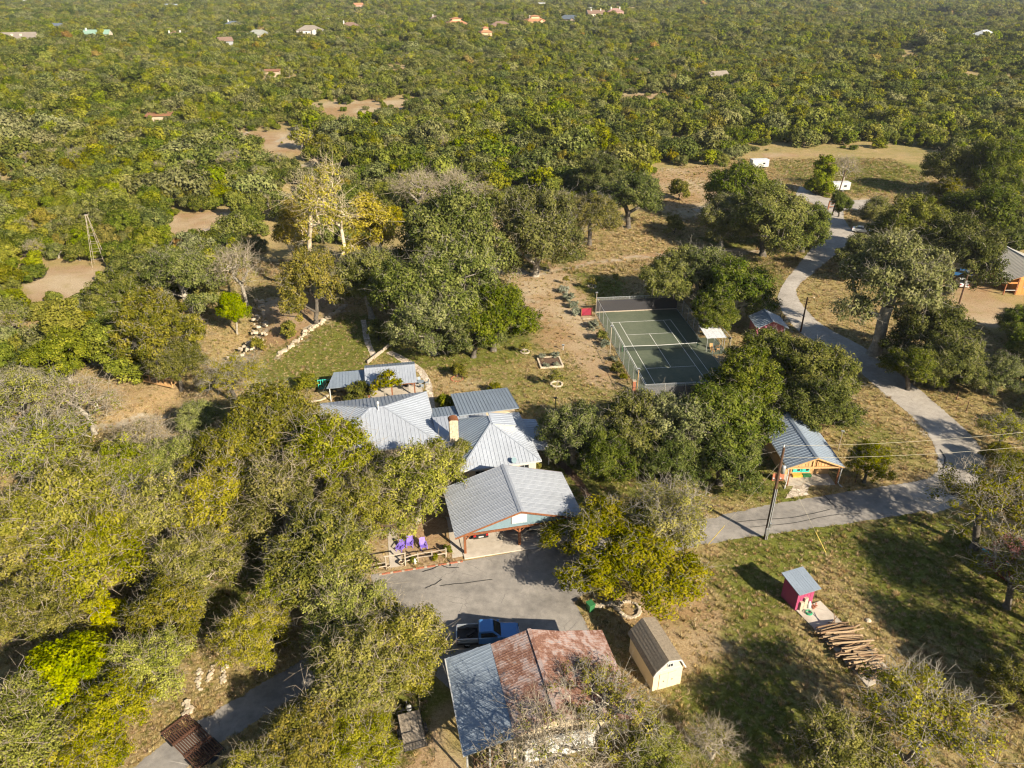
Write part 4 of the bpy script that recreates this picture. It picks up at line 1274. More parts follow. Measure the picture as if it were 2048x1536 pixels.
for c in CLEAR:
    ic = in_poly(wobf, c)
    keep &= ~ic | (rg.random(len(FP)) < .22)
    fs[ic] *= .5
for hx, hy, hr in HOUSES:
    keep &= np.hypot(FP[:, 0] - hx, FP[:, 1] - hy) > hr
FP, fs = FP[keep], fs[keep]
fk = kinds_for(FP, rg)
if left_over:
    lo = np.array(left_over)
    FP = np.vstack([FP, lo[:, :2]]); fs = np.concatenate([fs, np.full(len(lo), .9)]); fk = np.concatenate([fk, lo[:, 2].astype(int)])
pick = np.array([[0, 1, 2, 3], [4, 5, 6, 4], [7, 8, 7, 8], [9, 9, 9, 9], [10, 10, 10, 10], [11, 9, 11, 11]])[fk, rg.integers(0, 4, len(fk))]


def far_wood():
    me = bpy.data.meshes.new('far_woodland')
    n = len(FP)
    V = np.column_stack([FP, terrain(FP) - .1]).astype(np.float32)
    me.vertices.add(n)
    me.vertices.foreach_set('co', V.ravel())
    for an, typ, arr in (('kind_i', 'INT', pick.astype(np.int32)), ('size_f', 'FLOAT', (fs * np.clip(rg.lognormal(-.12, .36, n), .4, 1.8) * (.82 + .36 * lowfreq(FP, 17, .4))).astype(np.float32)),
                         ('turn_f', 'FLOAT', rg.uniform(0, 6.28, n).astype(np.float32)), ('tall_f', 'FLOAT', rg.uniform(.8, 1.2, n).astype(np.float32))):
        a = me.attributes.new(an, typ, 'POINT')
        a.data.foreach_set('value', arr)
    me.update()
    o = tag(link('far_woodland', me), 'scrub woodland of oaks and cedars stretching to the horizon', 'woodland', kind='stuff')
    ng = bpy.data.node_groups.new('far_woodland', 'GeometryNodeTree')
    ng.interface.new_socket('Geometry', in_out='INPUT', socket_type='NodeSocketGeometry')
    ng.interface.new_socket('Geometry', in_out='OUTPUT', socket_type='NodeSocketGeometry')
    nn = ng.nodes
    gi, go = nn.new('NodeGroupInput'), nn.new('NodeGroupOutput')
    iop = nn.new('GeometryNodeInstanceOnPoints')
    ci = nn.new('GeometryNodeCollectionInfo')
    ci.inputs['Collection'].default_value = FAR
    ci.inputs['Separate Children'].default_value = True
    ci.inputs['Reset Children'].default_value = True

    def attr(nm, typ):
        a = nn.new('GeometryNodeInputNamedAttribute')
        a.data_type = typ
        a.inputs['Name'].default_value = nm
        return a.outputs['Attribute']
    L = ng.links.new
    L(gi.outputs[0], iop.inputs['Points'])
    L(ci.outputs[0], iop.inputs['Instance'])
    iop.inputs['Pick Instance'].default_value = True
    L(attr('kind_i', 'INT'), iop.inputs['Instance Index'])
    cx = nn.new('ShaderNodeCombineXYZ')
    L(attr('turn_f', 'FLOAT'), cx.inputs[2])
    L(cx.outputs[0], iop.inputs['Rotation'])
    cs = nn.new('ShaderNodeCombineXYZ')
    sz_ = attr('size_f', 'FLOAT')
    L(sz_, cs.inputs[0]); L(sz_, cs.inputs[1])
    mm = nn.new('ShaderNodeMath'); mm.operation = 'MULTIPLY'
    L(sz_, mm.inputs[0]); L(attr('tall_f', 'FLOAT'), mm.inputs[1]); L(mm.outputs[0], cs.inputs[2])
    L(cs.outputs[0], iop.inputs['Scale'])
    L(iop.outputs[0], go.inputs[0])
    md = o.modifiers.new('scatter', 'NODES')
    md.node_group = ng


far_wood()
print('woodland individuals', used, 'far', len(FP), 'leftover', len(left_over))
# ------------------------------------------------------------------ building materials
def metal_roof(name, col, var=.12, rough=.42, metal=.55, streak=.5):
    m, nt, b = new_mat(name)
    pos = geopos(nt)
    n1 = noise(nt, .35, 5, .6, pos)
    n2 = noise(nt, 3.5, 5, .65, pos)
    f = math_(nt, 'ADD', math_(nt, 'MULTIPLY', n1, .6), math_(nt, 'MULTIPLY', n2, .4))
    oi = N(nt, 'ShaderNodeObjectInfo').outputs['Random']
    f = math_(nt, 'ADD', f, math_(nt, 'MULTIPLY', math_(nt, 'SUBTRACT', oi, .5), .14))
    nt.links.new(ramp(nt, f, [(.3, tuple(c * (1 - var) for c in col)), (.7, tuple(min(1, c * (1 + var)) for c in col))]), b.inputs['Base Color'])
    b.inputs['Metallic'].default_value = metal
    nt.links.new(maprange(nt, n2, .3, .7, rough - .08, rough + .14), b.inputs['Roughness'])
    return m


def rusty_roof():
    m, nt, b = new_mat('rusty_roof')
    pos = geopos(nt)
    n1 = noise(nt, .45, 6, .65, pos, 1.2)
    n2 = noise(nt, 2.6, 6, .7, pos)
    f = math_(nt, 'ADD', math_(nt, 'MULTIPLY', n1, .65), math_(nt, 'MULTIPLY', n2, .35))
    nt.links.new(ramp(nt, f, [(.36, (.30, .27, .27)), (.45, (.36, .27, .24)), (.5, (.28, .165, .125)), (.55, (.16, .07, .045)), (.6, (.30, .17, .115)), (.68, (.30, .27, .27))]), b.inputs['Base Color'])
    b.inputs['Roughness'].default_value = .75
    b.inputs['Metallic'].default_value = .15
    return m


def wood_mat(name, lo, hi, scale=2.0):
    m, nt, b = new_mat(name)
    mp = N(nt, 'ShaderNodeMapping', ins={'Scale': (6, 6, .6)})
    nt.links.new(objco(nt), mp.inputs[0])
    v = noise(nt, scale, 5, .6, mp.outputs[0], .6)
    oi = N(nt, 'ShaderNodeObjectInfo').outputs['Random']
    v = math_(nt, 'ADD', v, math_(nt, 'MULTIPLY', math_(nt, 'SUBTRACT', oi, .5), .25))
    nt.links.new(ramp(nt, v, [(.25, lo), (.75, hi)]), b.inputs['Base Color'])
    b.inputs['Roughness'].default_value = .8
    b.inputs['Specular IOR Level'].default_value = .2
    return m


M = MAT
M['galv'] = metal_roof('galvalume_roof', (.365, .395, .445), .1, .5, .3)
M['galv_d'] = metal_roof('weathered_and_shaded_steel_roof', (.245, .29, .345), .14, .55, .3)  # also the shaded copy of galv, for slopes turned from the sun
M['carport_roof'] = metal_roof('carport_roof', (.345, .365, .40), .1, .5, .3)
M['taupe_roof'] = metal_roof('taupe_metal_roof', (.33, .31, .27), .08, .5, .3)
M['rust'] = rusty_roof()
M['white_roof'] = plain('white_sheet', (.50, .51, .52), .5)
M['cream'] = plain('cream_stucco', (.62, .50, .35), .9, 0, .08, 2, .2, .15)
M['tan_wall'] = plain('tan_siding', (.60, .49, .33), .85, 0, .08, 2, .2)
M['white'] = plain('white_paint', (.47, .465, .445), .5, 0, .06)
M['timber'] = wood_mat('red_brown_timber', (.12, .045, .02), (.30, .12, .055))
M['pine'] = wood_mat('fresh_pine', (.36, .20, .08), (.60, .38, .18))
M['grey_wood'] = wood_mat('grey_weathered_wood', (.20, .165, .125), (.46, .39, .31))
M['log'] = wood_mat('cut_log', (.14, .09, .05), (.40, .29, .18))
M['log_dark'] = wood_mat('dark_log', (.08, .05, .03), (.24, .15, .085))
M['bluegrey'] = plain('blue_grey_siding', (.15, .22, .25), .7, 0, .1)
M['pink'] = plain('magenta_paint', (.30, .045, .11), .7, 0, .15, 4)
M['pinkwall'] = plain('pink_wall', (.36, .12, .16), .8, 0, .12, 3)
M['red'] = plain('red_panel', (.26, .02, .045), .6, 0, .12)
M['turq'] = plain('turquoise_paint', (.05, .48, .38), .5, 0, .1)
M['mustard'] = plain('ochre_paint', (.62, .34, .05), .6, 0, .1)
M['green'] = plain('green_plastic', (.03, .14, .05), .5, 0, .15)
M['hose'] = plain('green_hose', (.02, .30, .14), .45, 0, .15)
M['purple'] = plain('purple_paint', (.20, .13, .52), .55, 0, .12)
M['orange_wall'] = wood_mat('orange_cedar_boards', (.42, .17, .045), (.64, .30, .10))
M['brick'] = plain('red_brick', (.36, .13, .07), .9, 0, .25, 6)
M['chimneystone'] = plain('cream_limestone', (.46, .385, .28), .95, 0, .3, 3, .2, .4)
M['stone'] = plain('limestone', (.40, .335, .25), .95, 0, .3, 3, .2, .5)
M['shingle'] = plain('brown_shingle', (.235, .19, .135), .95, 0, .3, 5, .2, .4)
M['black'] = plain('black_steel', (.018, .018, .02), .5, .3, .2)
M['rubber'] = plain('tyre_rubber', (.018, .017, .016), .85, 0, .2)
M['steel'] = plain('bright_steel', (.55, .55, .56), .35, .8, .1)
M['galvpost'] = plain('galvanised_post', (.45, .46, .46), .5, .5, .1)
M['rustpipe'] = plain('rusted_pipe', (.085, .038, .022), .85, .1, .45, 6)
M['darkbark'] = plain('creosote_pole', (.085, .045, .025), .9, 0, .3, 4)
M['red_shed'] = plain('dark_red_siding', (.15, .025, .025), .8, 0, .2)
M['turf'] = None


def glass_mat():
    m, nt, b = new_mat('window_glass')
    b.inputs['Base Color'].default_value = (.015, .02, .025, 1)
    b.inputs['Roughness'].default_value = .08
    b.inputs['Specular IOR Level'].default_value = .8
    return m


M['glass'] = glass_mat()


def car_paint(name, col, rough=.18, metal=.4):
    m, nt, b = new_mat(name)
    b.inputs['Base Color'].default_value = (*col, 1)
    b.inputs['Roughness'].default_value = rough
    b.inputs['Metallic'].default_value = metal
    b.inputs['Coat Weight'].default_value = .8
    b.inputs['Coat Roughness'].default_value = .06
    return m


M['car_blue'] = car_paint('blue_paint_and_sky_sheen', (.06, .19, .44), .2, .15)  # on the pickup, the sky's reflection is put into this blue
M['car_silver'] = car_paint('grey_car_paint', (.30, .33, .36))
M['car_black'] = car_paint('black_car_paint', (.012, .013, .015))
M['car_white'] = car_paint('white_car_paint', (.75, .75, .74), .25, 0)
M['car_red'] = plain('tail_lamp', (.45, .01, .012), .25, 0, .05)


# ------------------------------------------------------------------ roofs made of single panels
def clip_half(P, k, v, keep_less):
    out = []
    for i in range(len(P)):
        a, b = P[i], P[(i + 1) % len(P)]
        ia = (a[k] <= v) if keep_less else (a[k] >= v)
        ib = (b[k] <= v) if keep_less else (b[k] >= v)
        if ia:
            out.append(a)
        if ia != ib:
            t = (v - a[k]) / (b[k] - a[k])
            out.append(tuple(a[j] + (b[j] - a[j]) * t for j in range(2)))
    return out


def roof_plane(parent, poly, mat, sp=.45, rib=(.04, .055), minor=0, t=.03, name='roof', deck=None, along=None):
    """one roof slope: a deck with standing-seam panels, each panel its own sub-part"""
    P = [Vector(p) for p in poly]
    nrm = Vector((0, 0, 0))
    for i in range(1, len(P) - 1):
        nrm += (P[i] - P[0]).cross(P[i + 1] - P[0])
    nrm.normalize()
    if nrm.z < 0:
        P.reverse(); nrm = -nrm
    sdir = Vector(along).normalized() if along else (Vector((0, 0, -1)) - nrm * nrm.dot(Vector((0, 0, -1))))
    if sdir.length < 1e-3:
        sdir = Vector((0, -1, 0))
    sdir.normalize()
    hdir = nrm.cross(sdir).normalized()
    o = P[0]
    Q = [((p - o).dot(hdir), (p - o).dot(sdir)) for p in P]
    to3 = lambda h, s, n=0.0: o + hdir * h + sdir * s + nrm * n
    dk = MB().slab([p - nrm * .06 for p in P], .055).build(name, deck or mat, parent)
    h0, h1 = min(q[0] for q in Q), max(q[0] for q in Q)
    n = max(1, round((h1 - h0) / sp))
    w = (h1 - h0) / n
    for i in range(n):
        a, b = h0 + i * w, h0 + (i + 1) * w
        C = clip_half(clip_half(Q, 0, a, False), 0, b, True)
        if len(C) < 3:
            continue
        mb = MB()
        mb.slab([to3(x, s) for x, s in C], t)
        if (mb.v and False):
            pass
        xs = [a + rib[0] * .6] + [a + w * (k + 1) / (minor + 1) for k in range(minor)]
        for j, x in enumerate(xs):
            L = clip_half(clip_half(C, 0, x - rib[0] / 2, False), 0, x + rib[0] / 2, True)
            if len(L) >= 3:
                s0, s1 = min(q[1] for q in L), max(q[1] for q in L)
                if s1 - s0 > .05:
                    hgt = rib[1] if j == 0 else rib[1] * .7
                    mb.bar(to3(x, s0, t + hgt / 2 - .004), to3(x, s1, t + hgt / 2 - .004), rib[0], hgt, nrm)
        mb.build('roof_panel', mat, dk)
    return dk


def window(parent, c, w, h, axis='x', out=-1, frame='white', nx=2, name='window', sill=True):
    """window set in a wall: c = centre on the wall face; the wall runs along axis, out = outward sign on the other axis"""
    f = MB()
    d = .06 * out
    def bx(mb, u0, u1, z0, z1, a, b):
        a, b = min(a, b), max(a, b)
        if axis == 'x':
            mb.box(c[0] + u0, c[0] + u1, c[1] + a, c[1] + b, c[2] + z0, c[2] + z1)
        else:
            mb.box(c[0] + a, c[0] + b, c[1] + u0, c[1] + u1, c[2] + z0, c[2] + z1)
    t = .07
    bx(f, -w / 2 - t, -w / 2, -h / 2 - t, h / 2 + t, -.02 * out, d)
    bx(f, w / 2, w / 2 + t, -h / 2 - t, h / 2 + t, -.02 * out, d)
    bx(f, -w / 2, w / 2, h / 2, h / 2 + t, -.02 * out, d)
    bx(f, -w / 2, w / 2, -h / 2 - t, -h / 2, -.02 * out, d * 1.5)
    fo = f.build(name, M[frame], parent)
    for k in range(nx):
        u0, u1 = -w / 2 + w * k / nx, -w / 2 + w * (k + 1) / nx
        p = MB(); bx(p, u0 + .02, u1 - .02, -h / 2, h / 2, .0, d * .4)
        p.build('pane', M['glass'], fo)
        if k:
            p = MB(); bx(p, u0 - .02, u0 + .02, -h / 2, h / 2, .0, d * .8)
            p.build('mullion', M[frame], fo)
    return fo


# ------------------------------------------------------------------ main house
TH = math.radians(13.2)
CW, SW = math.cos(TH), math.sin(TH)


def loc(o, x, y):
    """world point to the frame at o turned by TH"""
    dx, dy = x - o[0], y - o[1]
    return (dx * CW + dy * SW, -dx * SW + dy * CW)


HO = (-18.0, 85.6)
house = empty('house', (HO[0], HO[1], 0), TH, 'rambling cream walled house with grey standing seam roofs and stone chimney', 'house')
# west wing: low pyramid hip
X0, X1, Y0, Y1, EV, RZ = -7.45, 7.45, -6.85, 6.75, 3.0, 5.5
ra, rb_ = (-.85, -.45, RZ), (.95, -.45, RZ)
c00, c10, c11, c01 = (X0, Y0, EV), (X1, Y0, EV), (X1, Y1, EV), (X0, Y1, EV)
roof_plane(house, [c00, c10, rb_, ra], M['galv'], .5)
roof_plane(house, [c10, c11, rb_], M['galv'], .5)
roof_plane(house, [c11, c01, ra, rb_], M['galv'], .5)
roof_plane(house, [c01, c00, ra], M['galv'], .5)
for a, b in ((c00, ra), (c10, rb_), (c11, rb_), (c01, ra), (ra, rb_)):
    MB().bar(Vector(a) + Vector((0, 0, .06)), Vector(b) + Vector((0, 0, .06)), .22, .05).build('ridge_cap', M['galv'], house)
for (a, b) in (((X0, Y0), (X1, Y0)), ((X1, Y0), (X1, Y1)), ((X0, Y0), (X0, Y1)), ((X0, Y1), (X1, Y1))):
    MB().bar((a[0], a[1], EV - .1), (b[0], b[1], EV - .1), .14, .14).build('gutter', M['white'], house)
MB().box(X0 + .6, X1 - .6, Y0 + .6, Y1 - .6, 0, EV - .1).build('wall', M['cream'], house)
for x in (-4.5, -1.2, 3.0, 5.2):
    window(house, (x, Y0 + .6, 1.6), 1.2, 1.3)
for y in (-4, 3.5):
    window(house, (X1 - .6, y, 1.6), 1.2, 1.3, 'y', 1)
px_, py_ = loc(HO, *at(757, 822, 5.2)[:2])
MB().tube([(px_, py_, 4.7), (px_, py_, 6.4)], .09, 8).lathe([(.16, 6.35), (.18, 6.5), (.05, 6.7)], 10, (px_, py_, 0)).build('vent_pipe', M['white'], house)
# link between the wings, a low slope towards the drive
cx0, cy1 = loc(HO, -10.6, 85.9)
cx1, _ = loc(HO, -3.4, 86.5)
_, cy0 = loc(HO, -6.4, 79.3)
cx0 = X1 - .25
roof_plane(house, [(cx0, cy0, 2.65), (cx1, cy0, 2.65), (cx1, cy1, 3.5), (cx0, cy1, 3.5)], M['galv'], .5)
MB().box(cx0 + .3, cx1 - .2, cy0 + .5, cy1 - .3, 0, 2.6).build('wall', M['cream'], house)
MB().bar((cx0, cy0, 2.56), (cx1, cy0, 2.56), .14, .14).build('gutter', M['white'], house)
# stone chimney
chx, chy = loc(HO, *at(909, 884, 3.0)[:2])
ch = MB().box(chx - .55, chx + .55, chy - .1, chy + .75, 2.2, 6.1).build('chimney', M['chimneystone'], house)
rs = np.random.default_rng(5)
for z in np.arange(2.9, 6.05, .26):
    x = chx - .56
    while x < chx + .5:
        w = min(rs.uniform(.22, .45), chx + .56 - x)
        MB().box(x + .01, x + w - .015, chy - .13 - rs.uniform(0, .025), chy - .08, z + .012, z + .245).build('stone', M['chimneystone'], ch)
        x += w
cp = MB()
for k in range(9):
    a0, a1 = math.pi * k / 9, math.pi * (k + 1) / 9
    cp.bar((chx - .62 * math.cos(a0), chy + .32, 6.12 + .38 * math.sin(a0)), (chx - .62 * math.cos(a1), chy + .32, 6.12 + .38 * math.sin(a1)), 1.1, .04, (0, 1, 0) if False else (0, 0, 1))
cp.build('chimney_cap', M['timber'], ch)
# east wing: hip with side dormer
ex, ey = loc(HO, -2.75, 82.0)
def E_(x, y, z): return (ex + x, ey + y, z)
ez = 2.9
e00, e10, e11, e01 = E_(-5.2, -6.6, ez), E_(5.0, -6.6, ez), E_(5.0, 5.2, ez), E_(-5.2, 5.2, ez)
p0, p1 = E_(-.1, -.9, 5.65), E_(-.1, .75, 5.65)
roof_plane(house, [e00, e10, p0], M['galv'], .46)
roof_plane(house, [e10, e11, p1, p0], M['galv'], .46)
roof_plane(house, [e11, e01, p1], M['galv'], .46)
roof_plane(house, [e01, e00, p0, p1], M['galv_d'], .46)  # left slope darker than the rest: its shade is put into the colour
for a, b in ((e00, p0), (e10, p0), (e11, p1), (e01, p1), (p0, p1)):
    MB().bar(Vector(a) + Vector((0, 0, .06)), Vector(b) + Vector((0, 0, .06)), .22, .05).build('ridge_cap', M['galv'], house)
for a, b in ((e00, e10), (e10, e11)):
    MB().bar(Vector(a) - Vector((0, 0, .1)), Vector(b) - Vector((0, 0, .1)), .14, .14).build('gutter', M['white'], house)
MB().box(ex - 4.6, ex + 4.5, ey - 6.0, ey + 4.7, 0, ez - .08).build('wall', M['cream'], house)
for x in (-2.6, .2, 3.0):
    window(house, (ex + x, ey - 6.0, 1.5), 1.1, 1.3)
window(house, (ex + 4.5, ey - 4.6, 1.5), 1.1, 1.3, 'y', 1)
roof_plane(house, [E_(0, -1.3, 5.72), E_(3.1, -1.3, 5.05), E_(3.1, 1.6, 5.05), E_(0, 1.6, 5.72)], M['galv'], .46)
MB().add([E_(.25, -1.15, 5.5), E_(2.95, -1.15, 4.0), E_(2.95, -1.15, 5.0), E_(.25, -1.15, 5.6), E_(.25, 1.45, 5.5), E_(2.95, 1.45, 4.0), E_(2.95, 1.45, 5.0), E_(.25, 1.45, 5.6)],
         [(0, 1, 2, 3), (7, 6, 5, 4), (1, 5, 6, 2), (0, 4, 5, 1), (3, 2, 6, 7), (4, 0, 3, 7)]).build('dormer_wall', M['cream'], house)
# side porch roof in the oak shade
roof_plane(house, [E_(5.0, -3.95, 2.72), E_(7.0, -3.95, 2.35), E_(7.0, 3.8, 2.35), E_(5.0, 3.8, 2.72)], M['galv'], .46)
for y in (-3.7, 0, 3.6):
    MB().box(ex + 6.75, ex + 6.88, ey + y - .06, ey + y + .06, 0, 2.32).build('post', M['white'], house)
# back lean-to
bx0, by0 = loc(HO, -7.1, 86.0)
bx1, by1 = loc(HO, -.55, 95.1)
roof_plane(house, [(bx0, by0, 3.75), (bx0 + 8.3, by0 + .1, 3.75), (bx0 + 8.3, by1, 3.0), (bx0, by1, 3.0)], M['galv_d'], .46)
MB().box(bx0 + .4, bx0 + 7.9, by0 + .6, by1 - .5, 0, 2.95).build('wall', M['cream'], house)
for i in range(5):
    MB().box(bx0 + .8 + i * .8, bx0 + 1.55 + i * .8, by1 + .15, by1 + 1.0, 1.0 + .001 * i, 1.06).build('bench_plank', M['grey_wood'], house)
MB().box(bx0 + .8, bx0 + 4.75, by1 + .15, by1 + 1.0, .1, .98).build('bench_base', M['brick'], house)
# breezeway roof
wx0, wy0 = loc(HO, -10.5, 86.3)
roof_plane(house, [(wx0 - .3, wy0, 3.25), (bx0 + .05, wy0, 3.25), (bx0 + .05, wy0 + 3.3, 2.75), (wx0 - .3, wy0 + 3.3, 2.75)], M['galv_d'], .46)
for x in (wx0, bx0 - .3):
    MB().box(x - .06, x + .06, wy0 + 3.0, wy0 + 3.12, 0, 2.72).build('post', M['white'], house)
# satellite dish at the front eave
dx_, dy_ = loc(HO, *at(1027, 921, 3.4)[:2])
dish = MB().lathe([(0.0, 0), (.2, .03), (.33, .10), (.36, .15), (.34, .15), (.0, .04)], 16).build('satellite_dish', M['bluegrey'], house)
dish.location = (dx_, dy_, 3.45)
dish.rotation_euler = (math.radians(60), 0, math.radians(20))
MB().tube([(dx_, dy_ + .05, 2.9), (dx_, dy_ + .05, 3.45)], .03, 6).build('dish_arm', M['steel'], house)

# ------------------------------------------------------------------ carport
CO = (.98, 63.56)
cpt = empty('carport', (CO[0], CO[1], 0), TH, 'open timber carport with a ribbed grey metal gable roof', 'carport')
HW, DP, CE, CR = 7.2, 8.9, 3.15, 5.4
roof_plane(cpt, [(-HW, 0, CE), (0, 0, CR), (0, DP, CR), (-HW, DP, CE)], M['carport_roof'], .9, (.05, .04), 3, deck=M['timber'])
roof_plane(cpt, [(0, 0, CR), (HW, 0, CE), (HW, DP, CE), (0, DP, CR)], M['carport_roof'], .9, (.05, .04), 3, deck=M['timber'])
MB().slab([(-.28, -.02, CR - .02), (0, -.02, CR + .07), (0, DP + .02, CR + .07), (-.28, DP + .02, CR - .02)], .03).slab([(0, -.02, CR + .07), (.28, -.02, CR - .02), (.28, DP + .02, CR - .02), (0, DP + .02, CR + .07)], .03).build('ridge_cap', M['carport_roof'], cpt)
for s in (-1, 1):
    for y in (-.04, DP + .04):
        MB().bar((s * HW, y, CE - .1), (0, y, CR - .1), .05, .2).build('barge_board', M['timber'], cpt)
for y, ins in ((.5, 1), (DP - .5, 0)):
    MB().add([(-6.2, y, 3.06), (6.2, y, 3.06), (0, y, 5.22), (-6.2, y + .1, 3.06), (6.2, y + .1, 3.06), (0, y + .1, 5.22)], [(0, 1, 2), (5, 4, 3), (0, 3, 4, 1), (1, 4, 5, 2), (2, 5, 3, 0)]).build('gable_panel', M['bluegrey'], cpt)
    MB().box(-6.6, 6.6, y - .08, y + .18, 2.78, 3.05).build('beam', M['timber'], cpt)
    for x in (-6.05, .05, 6.1):
        MB().box(x - .13, x + .13, y + .22, y + .48, .12, 2.78 if abs(x) > 1 else 2.78).build('post', M['timber'], cpt)
        for s in (-1, 1):
            if abs(x + s) < 6.5:
                MB().bar((x + s * .1, y + .34, 2.0), (x + s * .85, y + .34, 2.76), .12).build('brace', M['timber'], cpt)
for x in (-6.5, 0, 6.5):
    MB().box(x - .08, x + .08, .5, DP - .3, 2.84, 3.02 if abs(x) > 1 else 3.0).build('purlin', M['timber'], cpt)
MB().box(-.95, .75, .38, .46, 3.55, 4.75).build('sign_board', M['white'], cpt)
MB().box(-6.3, 6.9, -.05, DP + .2, 0, .14).build('slab', M['concrete'], cpt, bevel=.02)
MB().tube([(-6.1, 7.4, 1.2), (-6.1, 7.4, 2.6)], .06).build('downpipe', M['white'], cpt)

# ------------------------------------------------------------------ patio pavilion
TP = math.radians(10.5)
pv = empty('patio_pavilion', (-18.4, 100.3, 0), TP, 'small covered patio with a grey gable roof and timber posts', 'pavilion')
roof_plane(pv, [(-3.8, 0, 3.7), (3.75, 0, 3.7), (3.75, -3.6, 2.6), (-3.8, -3.6, 2.6)], M['galv'], .4)
roof_plane(pv, [(-3.8, 0, 3.7), (3.75, 0, 3.7), (3.75, 2.6, 2.9), (-3.8, 2.6, 2.9)], M['galv_d'], .4)  # back slope takes the dark steel, painting in its shade
MB().bar((-3.8, 0, 3.76), (3.75, 0, 3.76), .25, .05).build('ridge_cap', M['galv'], pv)
for x in (-3.4, 0, 3.35):
    for y in (-3.3, 2.3):
        MB().box(x - .1, x + .1, y - .1, y + .1, 0, 2.62 if y < 0 else 2.9).build('post', M['timber'], pv)
for y, z in ((-3.3, 2.5), (2.3, 2.78)):
    MB().box(-3.6, 3.6, y - .07, y + .07, z - .2, z).build('beam', M['timber'], pv)
MB().bar((3.35, -3.3, 1.9), (2.7, -3.3, 2.45), .1).build('brace', M['timber'], pv)
MB().box(-3.9, 4.6, -4.3, 2.7, 0, .09).build('floor_slab', M['concrete'], pv)
roof_plane(pv, [(-8.4, 1.5, 2.75), (-3.85, 1.5, 2.75), (-3.85, -2.7, 2.35), (-9.4, -2.7, 2.35)], M['galv_d'], .45)
MB().box(-8.2, -4.1, .6, 1.2, 0, 2.55).build('wall', M['cream'], pv)
for x, y in ((-9.0, -2.4), (-6.4, -2.4), (-4.1, -2.4)):
    MB().box(x - .07, x + .07, y - .07, y + .07, 0, 2.38).build('post', M['white'], pv)

# ------------------------------------------------------------------ green door cottage
ct = empty('cottage', (37.15, 75.4, 0), math.radians(2), 'cottage with grey metal gable roof, pine front gable and turquoise doors', 'cottage')
GL = 12.8
roof_plane(ct, [(-3.5, 0, 2.75), (0, 0, 4.15), (0, GL, 4.15), (-3.5, GL, 2.75)], M['galv_d'], .5, deck=M['pine'])
roof_plane(ct, [(0, 0, 4.15), (3.5, 0, 2.75), (3.5, GL, 2.75), (0, GL, 4.15)], M['galv_d'], .5, deck=M['pine'])
MB().slab([(-.3, -.02, 4.1), (0, -.02, 4.23), (0, GL, 4.23), (-.3, GL, 4.1)], .03).slab([(0, -.02, 4.23), (.3, -.02, 4.1), (.3, GL, 4.1), (0, GL, 4.23)], .03).build('ridge_cap', M['galv_d'], ct)
for s in (-1, 1):
    MB().bar((s * 3.5, -.03, 2.66), (0, -.03, 4.06), .05, .16).build('barge_board', M['pine'], ct)
    MB().bar((s * 3.52, 0, 2.68), (s * 3.52, GL, 2.68), .12, .12).build('gutter', M['white'], ct)
    dp = MB().tube([(s * 3.5, .12, 2.62), (s * 3.3, .1, 2.45), (s * 3.25, .1, .35), (s * 3.45, -.15, .12), (s * 3.6, -.5, .08)], .075, 8)
    dp.build('downpipe', M['white'], ct)
    MB().box(s * 3.05 - .08, s * 3.05 + .08, .15, .31, 0, 2.66).build('post', M['timber'], ct)
MB().box(-3.2, 3.2, .12, .3, 2.5, 2.68).build('beam', M['pine'], ct)
for i, x in enumerate(np.arange(-2.6, 2.7, .4)):
    zt = 4.0 - abs(x) * .4
    MB().box(x - .17, x + .17, .42 + .01 * (i % 2), .48 + .01 * (i % 2), 2.62, zt).build('gable_board', M['pine'], ct)
for x in (-.25, .25):
    MB().box(x - .06, x + .06, .3, .4, 2.68, 3.9).build('gable_strut', M['pine'], ct)
MB().box(-3.0, 3.0, 2.4, GL - .3, 0, 2.6).build('wall', M['pine'], ct)
for x in (-1.15, -.05):
    d = MB().box(x - .5, x + .5, 2.3, 2.39, .45, 2.15).build('door', M['turq'], ct)
    for zz in (.65, 1.35):
        MB().box(x - .38, x - .05, 2.27, 2.3, zz, zz + .55).build('door_panel', M['turq'], d)
        MB().box(x + .05, x + .38, 2.27, 2.3, zz, zz + .55).build('pane', M['glass'], d)
MB().box(-1.75, -.55, 1.7, 2.2, .05, .35).build('bench', M['mustard'], ct)
MB().box(-.45, .6, 1.7, 2.2, .05, .35).build('bench', M['green'], ct)
MB().box(-3.0, 3.0, .1, 2.4, 0, .06).build('porch_floor', M['concrete'], ct)
MB().box(-4.6, -3.15, 1.2, 1.3, 0, 1.1).build('brick_screen', M['brick'], ct)
MB().box(-3.1, 3.2, GL + .05, GL + 1.2, .0, 2.3).build('back_porch', M['brick'], ct)

# ------------------------------------------------------------------ pink cottage by the road
pc = empty('cottage', (44.3, 119.0, 0), 0, 'little pink walled cottage with blue grey gable roof beside the road', 'cottage')
roof_plane(pc, [(-2.65, -2.6, 2.65), (0, -2.6, 4.0), (0, 2.6, 4.0), (-2.65, 2.6, 2.65)], M['galv_d'], .55)  # slope away from the sun: shade painted by the darker metal
roof_plane(pc, [(0, -2.6, 4.0), (2.85, -2.6, 2.65), (2.85, 2.6, 2.65), (0, 2.6, 4.0)], M['galv'], .55)
MB().bar((0, -2.62, 4.06), (0, 2.62, 4.06), .25, .05).build('ridge_cap', M['galv'], pc)
MB().box(-2.3, 2.4, -1.4, 2.3, 0, 2.62).add([(-2.3, -1.4, 2.62), (2.4, -1.4, 2.62), (0, -1.4, 3.85), (-2.3, -1.3, 2.62), (2.4, -1.3, 2.62), (0, -1.3, 3.85)], [(0, 1, 2), (5, 4, 3), (1, 4, 5, 2), (2, 5, 3, 0)]).build('wall', M['pinkwall'], pc)
window(pc, (.6, -1.4, 1.5), .9, 1.1)
MB().box(-1.4, -.5, -1.46, -1.4, 0, 2.05).build('door', M['white'], pc)
